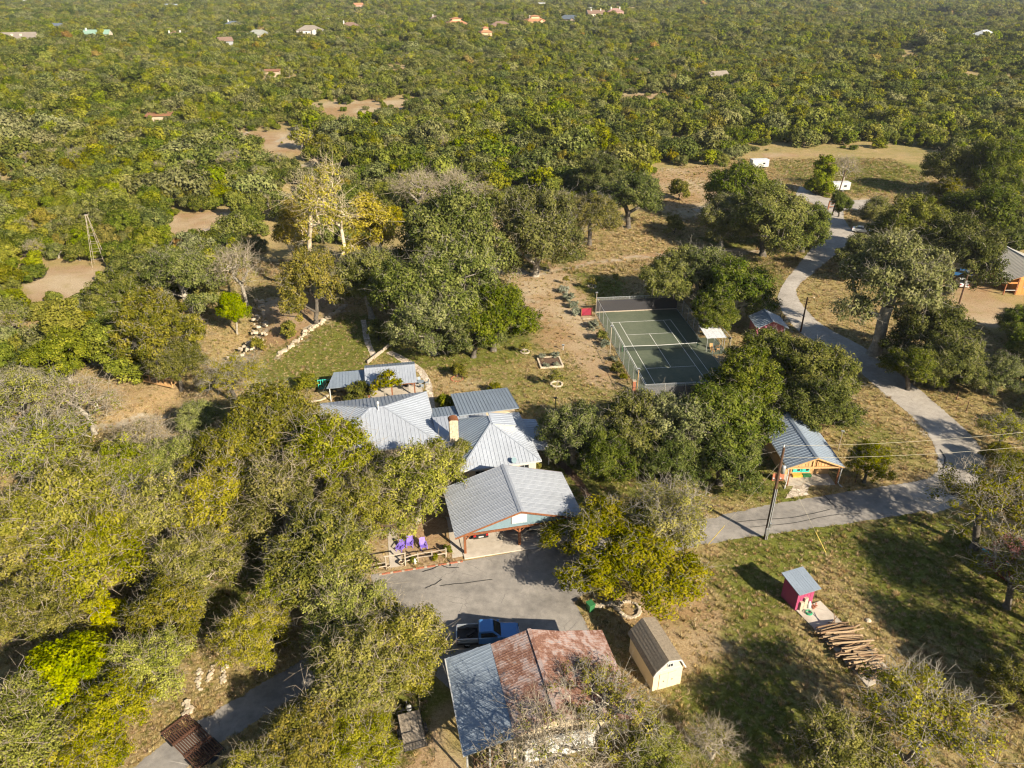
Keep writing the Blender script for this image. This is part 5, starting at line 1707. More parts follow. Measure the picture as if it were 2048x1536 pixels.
for x in (-2.1, 2.2):
    MB().box(x - .07, x + .07, -2.45, -2.31, 0, 2.7).build('post', M['white'], pc)

# ------------------------------------------------------------------ orange cabin at the right edge
oc = empty('cabin', (96.55, 137.7, 0), 0, 'cedar sided orange cabin with a taupe metal roof at the right edge', 'cabin')
roof_plane(oc, [(0, 0, 3.0), (6.9, 0, 5.5), (6.9, 13.6, 5.5), (0, 7.2, 3.0)], M['taupe_roof'], .55, deck=M['orange_wall'])
roof_plane(oc, [(6.9, 0, 5.5), (13.8, 0, 3.0), (13.8, 13.6, 3.0), (6.9, 13.6, 5.5)], M['taupe_roof'], .55, deck=M['orange_wall'])
MB().bar((6.9, -.05, 5.57), (6.9, 13.65, 5.57), .35, .06).build('ridge_cap', M['white'], oc)
MB().box(2.9, 11, .7, 10, 0, 3.0).build('wall', M['orange_wall'], oc)
MB().add([(2.9, .7, 3.0), (11, .7, 3.0), (11, .7, 3.9), (6.9, .7, 5.35), (2.9, .7, 3.9)] + [(2.9, .85, 3.0), (11, .85, 3.0), (11, .85, 3.9), (6.9, .85, 5.35), (2.9, .85, 3.9)],
         [(0, 1, 2, 3, 4), (9, 8, 7, 6, 5), (1, 6, 7, 2), (2, 7, 8, 3), (3, 8, 9, 4), (4, 9, 5, 0)]).build('gable_wall', M['orange_wall'], oc)
for x in (.4, 2.6):
    MB().box(x - .1, x + .1, .5, .7, 0, 3.1 + (x - .4) * .3).build('post', M['timber'], oc)
MB().box(.4, 2.8, .5, .65, 2.35, 2.6).build('beam', M['orange_wall'], oc)
MB().box(.4, 2.8, .52, .62, .9, 1.0).build('railing', M['white'], oc)
window(oc, (4.6, .7, 1.9), 1.2, .8)
MB().tube([(.6, 9.5, 3.2), (.6, 9.5, 5.6)], .09).build('flue', M['steel'], oc)

# ------------------------------------------------------------------ barn with rusty roof
BO = (1.49, 47.39)
barn = empty('barn', (BO[0], BO[1], 0), TH, 'old barn with a rusty red roof and a grey metal lean-to side', 'barn')
BL = -9.2
roof_plane(barn, [(-7.45, BL, 3.0), (-3.45, BL, 3.95), (-3.45, .15, 4.15), (-7.45, .15, 3.3)], M['galv_d'], 1.0, (.04, .03), 2)
roof_plane(barn, [(-3.45, BL, 4.0), (0, BL, 5.1), (0, 0, 5.2), (-3.45, 0, 4.2)], M['rust'], .8, (.04, .03), 2)
roof_plane(barn, [(0, BL, 5.1), (3.5, BL, 3.95), (3.5, 0, 4.05), (0, 0, 5.2)], M['rust'], .8, (.04, .03), 2)
roof_plane(barn, [(3.5, BL, 3.92), (6.9, BL, 3.15), (6.9, .1, 3.3), (3.5, .1, 4.02)], M['rust'], .8, (.04, .03), 2)
MB().bar((0, BL, 5.16), (0, 0, 5.26), .35, .05).build('ridge_cap', M['rust'], barn)
MB().box(-3.3, 6.5, BL + 1.0, -.5, 0, 3.1).build('wall', M['tan_wall'], barn)
MB().add([(-3.3, -.5, 3.1), (6.5, -.5, 3.1), (0, -.5, 5.0), (-3.3, -.6, 3.1), (6.5, -.6, 3.1), (0, -.6, 5.0)], [(1, 0, 2), (3, 4, 5), (0, 3, 5, 2), (1, 2, 5, 4)]).build('gable_wall', M['tan_wall'], barn)
MB().box(-2.6, 3.2, BL + .1, BL + .22, .4, 3.0).build('white_wall_sheet', M['white'], barn)
for x in (-7.2, -5.4, -3.6):
    for y in (BL + .3, -4.5, -.3):
        MB().box(x - .07, x + .07, y - .07, y + .07, 0, 3.1).build('post', M['galvpost'], barn)
MB().bar((-7.5, BL, 2.95), (-7.5, .15, 3.25), .1, .12).build('gutter', M['white'], barn)

# ------------------------------------------------------------------ tan gambrel shed
gs = empty('shed', at(1344, 1380)[:2] + (0,) if False else (13.0, 47.75, 0), math.radians(17.5), 'tan garden shed with a brown shingled gambrel roof beside the barn', 'shed')
prof = [(-1.55, 2.15), (-1.3, 2.6), (-.25, 3.65), (1.0, 3.4), (1.55, 2.35)]
for (xa, za), (xb, zb) in zip(prof[:-1], prof[1:]):
    rows = max(1, round(math.hypot(xb - xa, zb - za) / .3))
    dk = MB().slab([(xa, -2.55, za), (xb, -2.55, zb), (xb, 2.55, zb), (xa, 2.55, za)], .05).build('roof', M['shingle'], gs)
    for r in range(rows):
        t0, t1 = r / rows, (r + 1) / rows
        n = Vector((-(zb - za), 0, xb - xa)).normalized() * .055
        up = .015 if zb > za else -.015
        q0 = Vector((xa + (xb - xa) * t0, 0, za + (zb - za) * t0)) + n
        q1 = Vector((xa + (xb - xa) * t1, 0, za + (zb - za) * t1)) + n
        lo, hi = (n * .4, n * .02) if zb > za else (n * .02, n * .4)
        MB().slab([q0 + lo + Vector((0, -2.57, 0)), q1 + hi + Vector((0, -2.57, 0)), q1 + hi + Vector((0, 2.57, 0)), q0 + lo + Vector((0, 2.57, 0))], .02).build('shingle_course', M['shingle'], dk)
wp = [(-1.4, 0), (1.4, 0), (1.4, 2.4), (.95, 3.3), (-.25, 3.55), (-1.4, 2.4)]
wv = [(x, -2.35, z) for x, z in wp] + [(x, 2.35, z) for x, z in wp]
nw = len(wp)
MB().add(wv, [tuple(range(nw)), tuple(range(2 * nw - 1, nw - 1, -1))] + [(k, nw + k, nw + (k + 1) % nw, (k + 1) % nw) for k in range(nw)]).build('wall', M['tan_wall'], gs)
for a, b in zip(prof[:-1], prof[1:]):
    MB().bar((a[0], -2.58, a[1] - .03), (b[0], -2.58, b[1] - .03), .05, .12).build('white_trim', M['white'], gs)
MB().bar((-1.38, -2.37, 2.35), (1.38, -2.37, 2.35), .04, .05).build('white_trim', M['white'], gs)
window(gs, (.1, -2.35, 2.85), .45, .35, nx=2)
for x in (-.42, .42):
    d = MB().box(x - .41, x + .41, -2.41, -2.36, .1, 1.95).build('door', M['tan_wall'], gs)
    MB().box(x - .05, x + .05, -2.44, -2.41, 1.0, 1.1).build('handle', M['black'], d)

# ------------------------------------------------------------------ pink pump shed, slab, logs
ps = empty('shed', (28.75, 55.95, 0), math.radians(20.5), 'small magenta shed with a flat grey roof standing on the slab', 'shed')
MB().box(-1.0, 1.0, -1.0, 1.15, 0, 2.35).build('wall', M['pink'], ps)
MB().add([(-1.0, -1.0, 2.35), (1.0, -1.0, 2.35), (1.0, 1.15, 2.35), (-1.0, 1.15, 2.35), (-1.0, -1.0, 2.52), (1.0, -1.0, 2.52), (1.0, 1.15, 2.85), (-1.0, 1.15, 2.85)],
         [(0, 1, 5, 4), (1, 2, 6, 5), (2, 3, 7, 6), (3, 0, 4, 7), (4, 5, 6, 7)]).build('upper_wall', M['pink'], ps)
roof_plane(ps, [(-1.3, -1.4, 2.5), (1.35, -1.4, 2.5), (1.35, 1.45, 2.95), (-1.3, 1.45, 2.95)], M['galv_d'], .9, (.03, .02), 2)
for x in (-.6, -.2, .2, .6):
    MB().box(x - .012, x + .012, -1.02, -1.0, 0, 2.4).build('batten', M['pink'], ps)
SLAB = [at(1592, 1222), at(1640, 1203), at(1700, 1262), at(1790, 1350), at(1735, 1375), at(1668, 1300)]
MB().prism([(p.x, p.y) for p in SLAB], 0, .11).build('slab', M['concrete'])
bpy.data.objects['slab.001' if 'slab.001' in bpy.data.objects else 'slab']
for o in COL.objects:
    if o.name.startswith('slab') and o.parent is None:
        tag(o, kind='structure'); o.name = 'concrete_pad'
# ------------------------------------------------------------------ tennis court
CT = math.radians(6.364)
def court_w(u, v):
    return (18.113 + math.cos(CT) * u + math.sin(CT) * v, 124.734 + math.sin(CT) * u - math.cos(CT) * v)


def court_mat():
    m, nt, b = new_mat('green_clay_court')
    pos = geopos(nt)
    n1 = noise(nt, .12, 5, .6, pos); n2 = noise(nt, 1.6, 5, .65, pos)
    f = math_(nt, 'ADD', math_(nt, 'MULTIPLY', n1, .7), math_(nt, 'MULTIPLY', n2, .3))
    nt.links.new(ramp(nt, f, [(.33, (.055, .072, .042)), (.5, (.085, .10, .062)), (.68, (.13, .14, .092))]), b.inputs['Base Color'])
    b.inputs['Roughness'].default_value = .9
    return m


M['clay'] = court_mat()
M['line'] = plain('white_court_line', (.74, .73, .69), .7, 0, .1, 8)
sheet('tennis_court', [court_w(*p) for p in ((-1.8, -4.8), (13.6, -4.8), (13.6, 8), (16.4, 8), (16.4, 14.6), (13.6, 14.6), (13.6, 28.6), (-1.8, 28.6))], M['clay'], .05, False, 0, 0)
court = bpy.data.objects['tennis_court']
LN = []
for u in (0, 1.372, 9.601, 10.973):
    LN.append((u - .035, u + .035, 0, 23.77))
for v in (0, 23.77):
    LN.append((-.05, 11.02, v - .045, v + .045))
for v in (5.485, 18.285):
    LN.append((1.42, 9.55, v - .035, v + .035))
LN.append((5.452, 5.522, 5.53, 18.24))
for i, (u0, u1, v0, v1) in enumerate(LN):
    q = [court_w(u0, v0), court_w(u1, v0), court_w(u1, v1), court_w(u0, v1)]
    z = .056 + .003 * (i > 3) + .003 * (i > 5) + .003 * (i > 7)
    me = MB().add([(x, y, z) for x, y in q], [(3, 2, 1, 0)]).mesh('line', M['line'])
    if me.polygons[0].normal.z < 0: me.flip_normals()
    link('line', me, court)
cf = empty('court_fence', (18.113, 124.734, 0), CT, 'tall chain link fence round the tennis court with a black windscreen at the back', 'fence')


def mesh_fabric(name, col, alpha, sc=1.0):
    """woven wire or cloth as a real pattern of holes"""
    m, nt, b = new_mat(name)
    b.inputs['Base Color'].default_value = (*col, 1)
    b.inputs['Roughness'].default_value = .6
    b.inputs['Alpha'].default_value = alpha
    return m


M['chain'] = mesh_fabric('chain_link', (.55, .56, .56), .16)
M['screen'] = mesh_fabric('black_windscreen', (.03, .028, .032), .93)
FENCE = [((-1.9, -4.9), (13.6, -4.9)), ((-1.9, -4.9), (-1.9, 28.7)), ((-1.9, 28.7), (13.6, 28.7)), ((13.6, -4.9), (13.6, 8.0)), ((13.6, 14.7), (13.6, 28.7)), ((16.5, 8.0), (16.5, 14.7))]
for k, ((u0, v0), (u1, v1)) in enumerate(FENCE):
    L = math.hypot(u1 - u0, v1 - v0)
    n = max(1, round(L / 3.1))
    for i in range(n + 1):
        u, v = u0 + (u1 - u0) * i / n, v0 + (v1 - v0) * i / n
        MB().tube([(u, -v, 0), (u, -v, 3.05)], .035, 6).build('post', M['galvpost'], cf)
    for z in (3.0, .06):
        MB().bar((u0, -v0, z), (u1, -v1, z), .045).build('rail', M['galvpost'], cf)
    for i in range(n):
        a = (u0 + (u1 - u0) * i / n, v0 + (v1 - v0) * i / n)
        b = (u0 + (u1 - u0) * (i + 1) / n, v0 + (v1 - v0) * (i + 1) / n)
        MB().add([(a[0], -a[1], .08), (b[0], -b[1], .08), (b[0], -b[1], 2.98), (a[0], -a[1], 2.98)], [(0, 1, 2, 3)]).build('mesh_panel', M['chain'], cf)
        if k == 0 or k == 2:
            dv = .04 if k == 0 else -.04
            MB().add([(a[0], -a[1] - dv, .12), (b[0], -b[1] - dv, .12), (b[0], -b[1] - dv, 2.45), (a[0], -a[1] - dv, 2.45)], [(0, 1, 2, 3)]).build('windscreen', M['screen'], cf)
MB().box(-1.9, 13.6, 4.75, 4.88, 0, .22).build('kerb_board', M['grey_wood'], cf)
net = empty('tennis_net', (*court_w(5.49, 11.885), 0), CT, 'sagging dark tennis net with a white top band across the court', 'net')
M['netmesh'] = mesh_fabric('net_mesh', (.02, .03, .025), .45)
MB().add([(-6.4, 0, .1), (6.4, 0, .1), (6.4, 0, 1.02), (0, 0, .9), (-6.4, 0, 1.02)], [(0, 1, 2, 3, 4)]).build('mesh', M['netmesh'], net)
MB().bar((-6.4, 0, 1.04), (0, 0, .93), .05, .08).bar((0, 0, .93), (6.4, 0, 1.04), .05, .08).build('top_band', M['white'], net)
for x in (-6.45, 6.45):
    MB().tube([(x, 0, 0), (x, 0, 1.15)], .05, 8).build('post', M['green'], net)
can = empty('court_canopy', (*court_w(14.5, 11.2), 0), CT, 'white shade canopy on posts over the benches beside the court', 'canopy')
for i in range(6):
    MB().slab([(-1.7 + .57 * i, -2.4, 2.55 + .02 * (i % 2)), (-1.14 + .57 * i, -2.4, 2.55 + .02 * (i % 2)), (-1.14 + .57 * i, 2.5, 2.95), (-1.7 + .57 * i, 2.5, 2.95)], .03).build('roof_panel', M['white_roof'], can)
for x in (-1.5, 1.5):
    for y in (-2.2, 2.3):
        MB().tube([(x, y, 0), (x, y, 2.55 + (.35 if y > 0 else 0))], .05, 8).build('post', M['galvpost'], can)
for k, (u, v) in enumerate(((14.2, 12.6), (15.1, 13.4), (14.0, 13.8), (15.4, 12.2))):
    c = empty('court_chair', (*court_w(u, v), 0), CT + k * 1.3, 'pale slatted chair under the white court canopy', 'chair', 'chairs under the court canopy')
    for s in (-.2, -.07, .07, .2):
        MB().box(s - .05, s + .05, -.25, .25, .4, .43).build('seat_slat', M['pine'], c)
        MB().bar((s, .25, .42), (s, .42, .95), .1, .025).build('back_slat', M['pine'], c)
    for x in (-.24, .24):
        for y in (-.22, .24):
            MB().box(x - .025, x + .025, y - .025, y + .025, 0, .41).build('leg', M['pine'], c)


def lamp_post(px, py, h, label, col='galvpost', cat='lamp post', r=.05, double=False, name='lamp_post'):
    p = at(px, py)
    o = empty(name, (p.x, p.y, ground_z(p.x, p.y)), 0, label, cat)
    MB().tube([(0, 0, 0), (0, 0, h)], [r * 1.2, r], 8).build('pole', M[col], o)
    MB().box(-.2, .2, -.14, .14, h - .05, h + .12).build('lamp_head', M['black' if col == 'black' else 'galvpost'], o)
    MB().box(-.15, .15, -.16, -.14, h - .03, h + .09).build('lens', M['glass'], o)
    if double:
        MB().bar((-.5, 0, h), (.5, 0, h), .06).build('cross_arm', M[col], o)
    return o


lamp_post(1219.5, 708.5, 5.1, 'tall court light pole half way along the left fence', 'grey_wood')
lamp_post(1191, 632, 4.6, 'court light pole at the back left corner beside the red panel', 'grey_wood')
lamp_post(1401, 655, 4.2, 'court light pole behind the white canopy')
lamp_post(1454, 712, 3.2, 'black lamp post right of the white canopy', 'black')
lamp_post(1273, 790, 4.4, 'court light pole at the near left corner beside the brick pier', 'pine')
lamp_post(1740 - 0, 836 + 66, 3.2, 'thin yard lamp post on the grass right of the cottage roof', 'grey_wood') if False else None
lamp_post(1676, 901, 3.0, 'thin yard lamp post on the grass right of the cottage roof', 'grey_wood')
lamp_post(1110, 835, 3.2, 'yard lamp post on the lawn behind the house oaks', 'black', double=True)
lamp_post(1126, 700, .9, 'knee high garden lamp on the dirt yard left of the court hedge', 'white')
bp = empty('brick_pier', (*at(1267, 782)[:2], 0), CT, 'red brick pier at the near left corner of the tennis court', 'pier')
for k in range(16):
    for i in range(2):
        z = k * .11
        if k % 2: MB().box(-.22 + .225 * i, -.01 + .225 * i, -.22, .22, z, z + .1).build('brick', M['brick'], bp)
        else: MB().box(-.22, .22, -.22 + .225 * i, -.01 + .225 * i, z, z + .1).build('brick', M['brick'], bp)
MB().box(-.27, .27, -.27, .27, 1.76, 1.86).build('cap', M['stone'], bp)
rp = empty('red_panel', (*at(1174, 632)[:2], 0), CT, 'small red notice panel on two posts beside the court', 'sign')
MB().box(-1.0, .75, -.04, .04, .15, 1.55).build('panel', M['red'], rp)
for x in (-1.08, .83):
    MB().box(x - .07, x + .07, -.07, .07, 0, 1.75).build('post', M['timber'], rp)
MB().box(-1.15, .9, -.09, .09, 1.57, 1.65).build('top_rail', M['timber'], rp)
MB().box(-1.1, .6, -1.4, -1.25, 0, .14).build('stone_edge', M['stone'], rp)


# ------------------------------------------------------------------ yard: planter, tree rings, paths, stones
def stone_ring(px, py, r, n, size, label, mat='stone', name='stone_ring', cat='edging'):
    p = at(px, py)
    o = empty(name, (p.x, p.y, 0), 0, label, cat)
    for k in range(n):
        a = 2 * math.pi * k / n + random.uniform(-.08, .08)
        s = size * random.uniform(.75, 1.25)
        MB().box(-s * .6, s * .6, -s * .45, s * .45, -.05, s * random.uniform(.5, .8)).build('stone', M[mat], o, bevel=s * .15)
        st = o.children[-1]
        st.location = (r * math.cos(a), r * math.sin(a), 0)
        st.rotation_euler = (0, 0, a + math.pi / 2 + random.uniform(-.25, .25))
    return o


stone_ring(1258, 1220, 1.05, 18, .34, 'ring of pale rocks round the trunk of the golden olive tree')
stone_ring(1113, 769, .85, 16, .3, 'white stone ring round the young tree below the planter', 'chimneystone')
stone_ring(1050, 704, .7, 14, .26, 'pale stone ring round the thin young tree behind the planter')
stone_ring(914, 758, .9, 14, .2, 'thin brick ring under the round lawn shrub', 'brick')
stone_ring(1184, 573, .8, 14, .24, 'pale ring round the rusty young tree behind the court', 'chimneystone')
pl = empty('stone_planter', (*at(1100, 726)[:2], 0), math.radians(8), 'square raised planter edged with pale stone blocks on the lawn', 'planter')
for k in range(9):
    for s in (-1, 1):
        MB().box(-1.9 + .42 * k, -1.5 + .42 * k, s * 1.75 - .14, s * 1.75 + .14, 0, .3).build('stone_block', M['chimneystone'], pl, bevel=.03)
for k in range(8):
    for s in (-1, 1):
        MB().box(s * 1.8 - .14, s * 1.8 + .14, -1.58 + .4 * k, -1.21 + .4 * k, 0, .3).build('stone_block', M['chimneystone'], pl, bevel=.03)
M['soil'] = plain('planter_soil', (.10, .06, .035), .95, 0, .4, 5)
MB().box(-1.66, 1.66, -1.6, 1.6, 0, .2).build('soil', M['soil'], pl)


def flag_mat():
    m, nt, b = new_mat('flagstone')
    pos = geopos(nt)
    v = N(nt, 'ShaderNodeTexVoronoi', feature='DISTANCE_TO_EDGE', ins={'Scale': 1.9})
    nt.links.new(pos, v.inputs['Vector'])
    v2 = N(nt, 'ShaderNodeTexVoronoi', ins={'Scale': 1.9})
    nt.links.new(pos, v2.inputs['Vector'])
    sep = N(nt, 'ShaderNodeSeparateColor'); nt.links.new(v2.outputs['Color'], sep.inputs[0])
    c = ramp(nt, sep.outputs[0], [(.1, (.40, .33, .26)), (.5, (.52, .44, .35)), (.9, (.62, .53, .43))])
    c = mix(nt, maprange(nt, v.outputs['Distance'], .02, .06), (.24, .19, .12), c)
    nt.links.new(c, b.inputs['Base Color'])
    b.inputs['Roughness'].default_value = .9
    bump(nt, b, maprange(nt, v.outputs['Distance'], .0, .06), .6, .04)
    return m


M['flag'] = flag_mat()
ribbon('path', [(722, 640), (728, 680), (741, 712)], [(732, 640), (740, 680), (754, 712)], M['flag'], .03, 5, .06, 3)
ribbon('path', [(772, 706), (800, 722), (832, 742), (850, 770), (852, 800), (858, 838), (866, 852)], [(784, 702), (812, 716), (846, 738), (863, 768), (868, 800), (874, 836), (882, 850)], M['flag'], .032, 5, .06, 3)
ribbon('path', [(1594, 955), (1588, 970), (1578, 985), (1570, 998)], [(1640, 955), (1624, 968), (1616, 980), (1618, 990)], M['flag'], .034, 5, .1, 3)
ribbon('path', [(1112, 925), (1140, 955), (1165, 990), (1190, 1040)], [(1126, 922), (1156, 952), (1184, 990), (1214, 1040)], M['soil'], .02, 6, .15, 3)
sheet('path', [(774, 1058), (792, 1058), (806, 1132), (780, 1136)], M['concrete'], .04, amp=.02)
sheet('path', [(893, 1035), (908, 1035), (932, 1112), (905, 1117)], M['concrete'], .042, amp=.02)
ed = MB()
tw = empty('timber_edging', (*at(735, 728)[:2], 0), 0, 'low timber retaining edge running diagonally between patio and oaks', 'edging')
q0, q1 = at(735, 727), at(798, 678)
for k in range(5):
    a, b = q0.lerp(q1, k / 5 + .004), q0.lerp(q1, (k + 1) / 5 - .004)
    MB().bar(a - q0 + Vector((0, 0, .3)), b - q0 + Vector((0, 0, .3)), .16, .6).build('plank', M['grey_wood'], tw)
sw = empty('stone_wall', (*at(620, 662)[:2], 0), 0, 'low dry stone retaining wall along the creek side of the lawn', 'wall')
o0 = at(620, 662)
wl = spline(atn([(692, 612), (655, 638), (620, 660), (585, 690), (556, 712)]), 14)
for i, (x, y) in enumerate(wl):
    for lv in range(2 if i < 34 else 1):
        s = random.uniform(.35, .75)
        st = MB().box(-s * .6, s * .6, -s * .35, s * .35, -.1, s * .45).build('stone', M['chimneystone' if i % 3 else 'stone'], sw, bevel=.06)
        st.location = (x - o0.x + random.uniform(-.35, .35), y - o0.y + random.uniform(-.3, .3), lv * .22)
        st.rotation_euler = (random.uniform(-.12, .12), random.uniform(-.12, .12), random.uniform(0, 3.1))


def rocks(name, pts, n, smin, smax, label, spread=.6, cat='rock pile'):
    c = at(*pts[len(pts) // 2])
    o = empty(name, (c.x, c.y, 0), 0, label, cat)
    ln = spline(atn(pts), max(2, n // (len(pts) - 1)))
    for x, y in ln[:n]:
        s = random.uniform(smin, smax)
        st = MB().box(-s * .6, s * .6, -s * .4, s * .4, -.1, s * .5).build('rock', M['chimneystone' if random.random() < .6 else 'stone'], o, bevel=s * .14)
        st.location = (x - c.x + random.uniform(-spread, spread), y - c.y + random.uniform(-spread, spread), 0)
        st.rotation_euler = (random.uniform(-.15, .15), random.uniform(-.15, .15), random.uniform(0, 3.1))


rocks('rock_row', [(396, 1340), (398, 1360), (400, 1380)], 12, .2, .4, 'left row of pale rocks running up from the lower lane', .2)
rocks('rock_row', [(424, 1336), (420, 1352), (416, 1364)], 10, .2, .4, 'middle row of pale rocks running up from the lower lane', .2)
rocks('rock_row', [(450, 1330), (446, 1350), (444, 1366)], 10, .22, .45, 'right row of pale rocks running up from the lower lane', .2)
rocks('rock_pile', [(372, 1405), (376, 1420), (374, 1432)], 14, .25, .5, 'heap of white rocks beside the cattle guard', .35)
rocks('rock_row', [(520, 600), (518, 640), (514, 680), (480, 708), (445, 740)], 60, .25, .7, 'pale limestone rocks lining the dry creek bed', 1.2)
rocks('rock_row', [(1185, 1210), (1200, 1214), (1225, 1212), (1236, 1225)], 12, .3, .55, 'row of rocks between the green bin and the stone ring', .2)

# ------------------------------------------------------------------ rail fence garden with purple chairs
rf = empty('rail_fence', (*at(840, 1125)[:2], 0), TH, 'pale two rail wooden fence in front of the purple chairs', 'fence')
fo = at(840, 1125)
def fl_(px, py):
    p = at(px, py)
    dx, dy = p.x - fo.x, p.y - fo.y
    return Vector((dx * CW + dy * SW, -dx * SW + dy * CW, 0))
fp = [fl_(811, 1131), fl_(836, 1123), fl_(864, 1119), fl_(892, 1114)]
for p in fp:
    MB().tube([p, p + Vector((.02, .02, 1.25 if p is not fp[0] else 1.6))], .085, 7).build('post', M['grey_wood'], rf)
for a, b in zip(fp[:-1], fp[1:]):
    for z in (.55, 1.05):
        MB().tube([a + Vector((-.1, 0, z)), (a + b) / 2 + Vector((0, .02, z + random.uniform(-.03, .03))), b + Vector((.1, 0, z))], .06, 7).build('rail', M['grey_wood'], rf)
arb = [fl_(773, 1139)]
MB().tube([arb[0], arb[0] + Vector((0, .05, 1.7))], .08, 7).build('post', M['grey_wood'], rf)
MB().tube([arb[0] + Vector((-.15, .05, 1.75)), fp[0] + Vector((.15, .05, 1.68))], .07, 7).build('gate_lintel', M['grey_wood'], rf)
q = fl_(752, 1143)
for z in (.5, 1.0):
    MB().tube([arb[0] + Vector((.1, 0, z)), q + Vector((-.2, 0, z))], .06, 7).build('rail', M['grey_wood'], rf)
kb = empty('garden_kerb', (*at(840, 1130)[:2], 0), TH, 'narrow brick kerb between the garden and the driveway', 'kerb')
for k in range(30):
    MB().box(-4.4 + .3 * k, -4.12 + .3 * k, -.62, -.42, 0, .09).build('brick', M['brick' if k % 4 else 'stone'], kb)


def adirondack(px, py, rz, label):
    p = at(px, py)
    o = empty('garden_chair', (p.x, p.y, .02), rz, label, 'chair', 'purple garden chairs')
    for i in range(5):
        x = -.26 + .13 * i
        MB().bar((x, .22, .3), (x, .62, 1.05 - .03 * abs(i - 2)), .11, .025, (0, -1, .4)).build('back_slat', M['purple'], o)
    for i in range(5):
        MB().bar((-.3, -.32 + i * .13, .36 - .022 * i), (.3, -.32 + i * .13, .36 - .022 * i), .11, .025).build('seat_slat', M['purple'], o)
    for s in (-1, 1):
        MB().bar((s * .36, -.4, .56), (s * .36, .42, .56), .12, .03).build('armrest', M['purple'], o)
        MB().bar((s * .33, -.36, 0), (s * .33, -.36, .55), .09, .03).build('leg', M['purple'], o)
        MB().bar((s * .3, -.34, .34), (s * .3, .6, .05), .03, .1).build('leg', M['purple'], o)
    return o


adirondack(801, 1100, -.3, 'purple slatted garden chair, left of the three behind the rail fence')
adirondack(820, 1092, .1, 'purple slatted garden chair, middle of the three behind the rail fence')
adirondack(847, 1096, .35, 'purple slatted garden chair, right of the three behind the rail fence')
p = at(830, 1128)
st = empty('garden_figurine', (p.x, p.y, .05), 0, 'small white garden figure in the bed by the rail fence', 'figurine')
MB().lathe([(.16, 0), (.18, .05), (.1, .1), (.13, .25), (.15, .38), (.09, .5)], 10).build('body', M['white'], st, True)
MB().lathe([(.02, .48), (.1, .54), (.11, .62), (.06, .7), (.01, .72)], 10).build('head', M['white'], st, True)
MB().tube([(-.12, 0, .4), (-.24, -.04, .3)], .04, 6).tube([(.12, 0, .4), (.24, -.04, .3)], .04, 6).build('arms', M['white'], st)
for px, py, l in ((803, 1130, 'clay pot beside the garden gate, right of the path'), (776, 1137, 'clay pot beside the garden gate, left of the path')):
    p = at(px, py)
    o = empty('flower_pot', (p.x, p.y, .04), 0, l, 'pot')
    MB().lathe([(.16, 0), (.26, .34), (.3, .36), (.3, .42), (.24, .42), (.22, .3)], 12).build('pot', M['chimneystone'], o, True)
    MB().lathe([(.0, .34), (.22, .34), (.0, .36)], 10).build('soil', M['soil'], o)

# ------------------------------------------------------------------ patio furniture
p = at(842, 772)
tb = empty('patio_table', (p.x, p.y, .09), 0, 'round blue grey metal table on the patio slab', 'table')
MB().lathe([(.02, .7), (.55, .7), (.56, .73), (.02, .74)], 18).build('table_top', M['galv_d'], tb)
MB().tube([(0, 0, 0), (0, 0, .7)], .04, 8).build('leg', M['galv_d'], tb)
MB().lathe([(.3, 0), (.3, .03), (.05, .06)], 12).build('foot', M['galv_d'], tb)
for k, (a, w) in enumerate(((.3, 'right'), (1.9, 'far'), (3.4, 'left'), (5.0, 'near'))):
    c = empty('patio_chair', (p.x + .95 * math.cos(a), p.y + .95 * math.sin(a), .09), a - math.pi / 2, 'blue grey metal patio chair on the %s side of the round table' % w, 'chair', 'patio chairs')
    MB().box(-.22, .22, -.22, .22, .42, .45).build('seat', M['galv_d'], c)
    MB().bar((0, .22, .45), (0, .3, .9), .42, .03, (0, -1, 0)).build('backrest', M['galv_d'], c)
    for x in (-.2, .2):
        for y in (-.2, .2):
            MB().box(x - .02, x + .02, y - .02, y + .02, 0, .42).build('leg', M['galv_d'], c)
p = at(812, 781)
gr = empty('grill', (p.x, p.y, .09), .2, 'black barbecue grill under the edge of the patio roof', 'grill')
MB().tube([(-.45, 0, .85), (.45, 0, .85)], .3, 14).build('barrel', M['black'], gr, True)
for x in (-.35, .35):
    for y in (-.2, .2):
        MB().bar((x, y, 0), (x, y * .6, .7), .04).build('leg', M['black'], gr)
MB().box(-.45, .45, -.55, -.3, .74, .77).build('shelf', M['grey_wood'], gr)
p = at(650, 778)
tl = empty('trellis', (p.x, p.y, 0), TP, 'turquoise garden trellis panel left of the patio', 'trellis')
for k in range(6):
    MB().box(-.9 + .36 * k - .04, -.9 + .36 * k + .04, -.02, .02, 0, 1.7).build('slat', M['turq'], tl)
for z in (.2, .9, 1.6):
    MB().box(-.95, .95, -.05, -.02, z - .04, z + .04).build('rail', M['turq'], tl)
p = at(600, 801)
ge = empty('garden_edging', (p.x, p.y, 0), 0, 'curved pale stone edging of the bed left of the house', 'edging')
for k, (x, y) in enumerate(spline(atn([(606, 806), (630, 803), (646, 799), (655, 792)]), 7)):
    s_ = MB().box(-.22, .22, -.12, .12, -.05, .2).build('stone', M['chimneystone'], ge, bevel=.04)
    s_.location = (x - p.x, y - p.y, 0); s_.rotation_euler = (0, 0, random.uniform(-.2, .4))

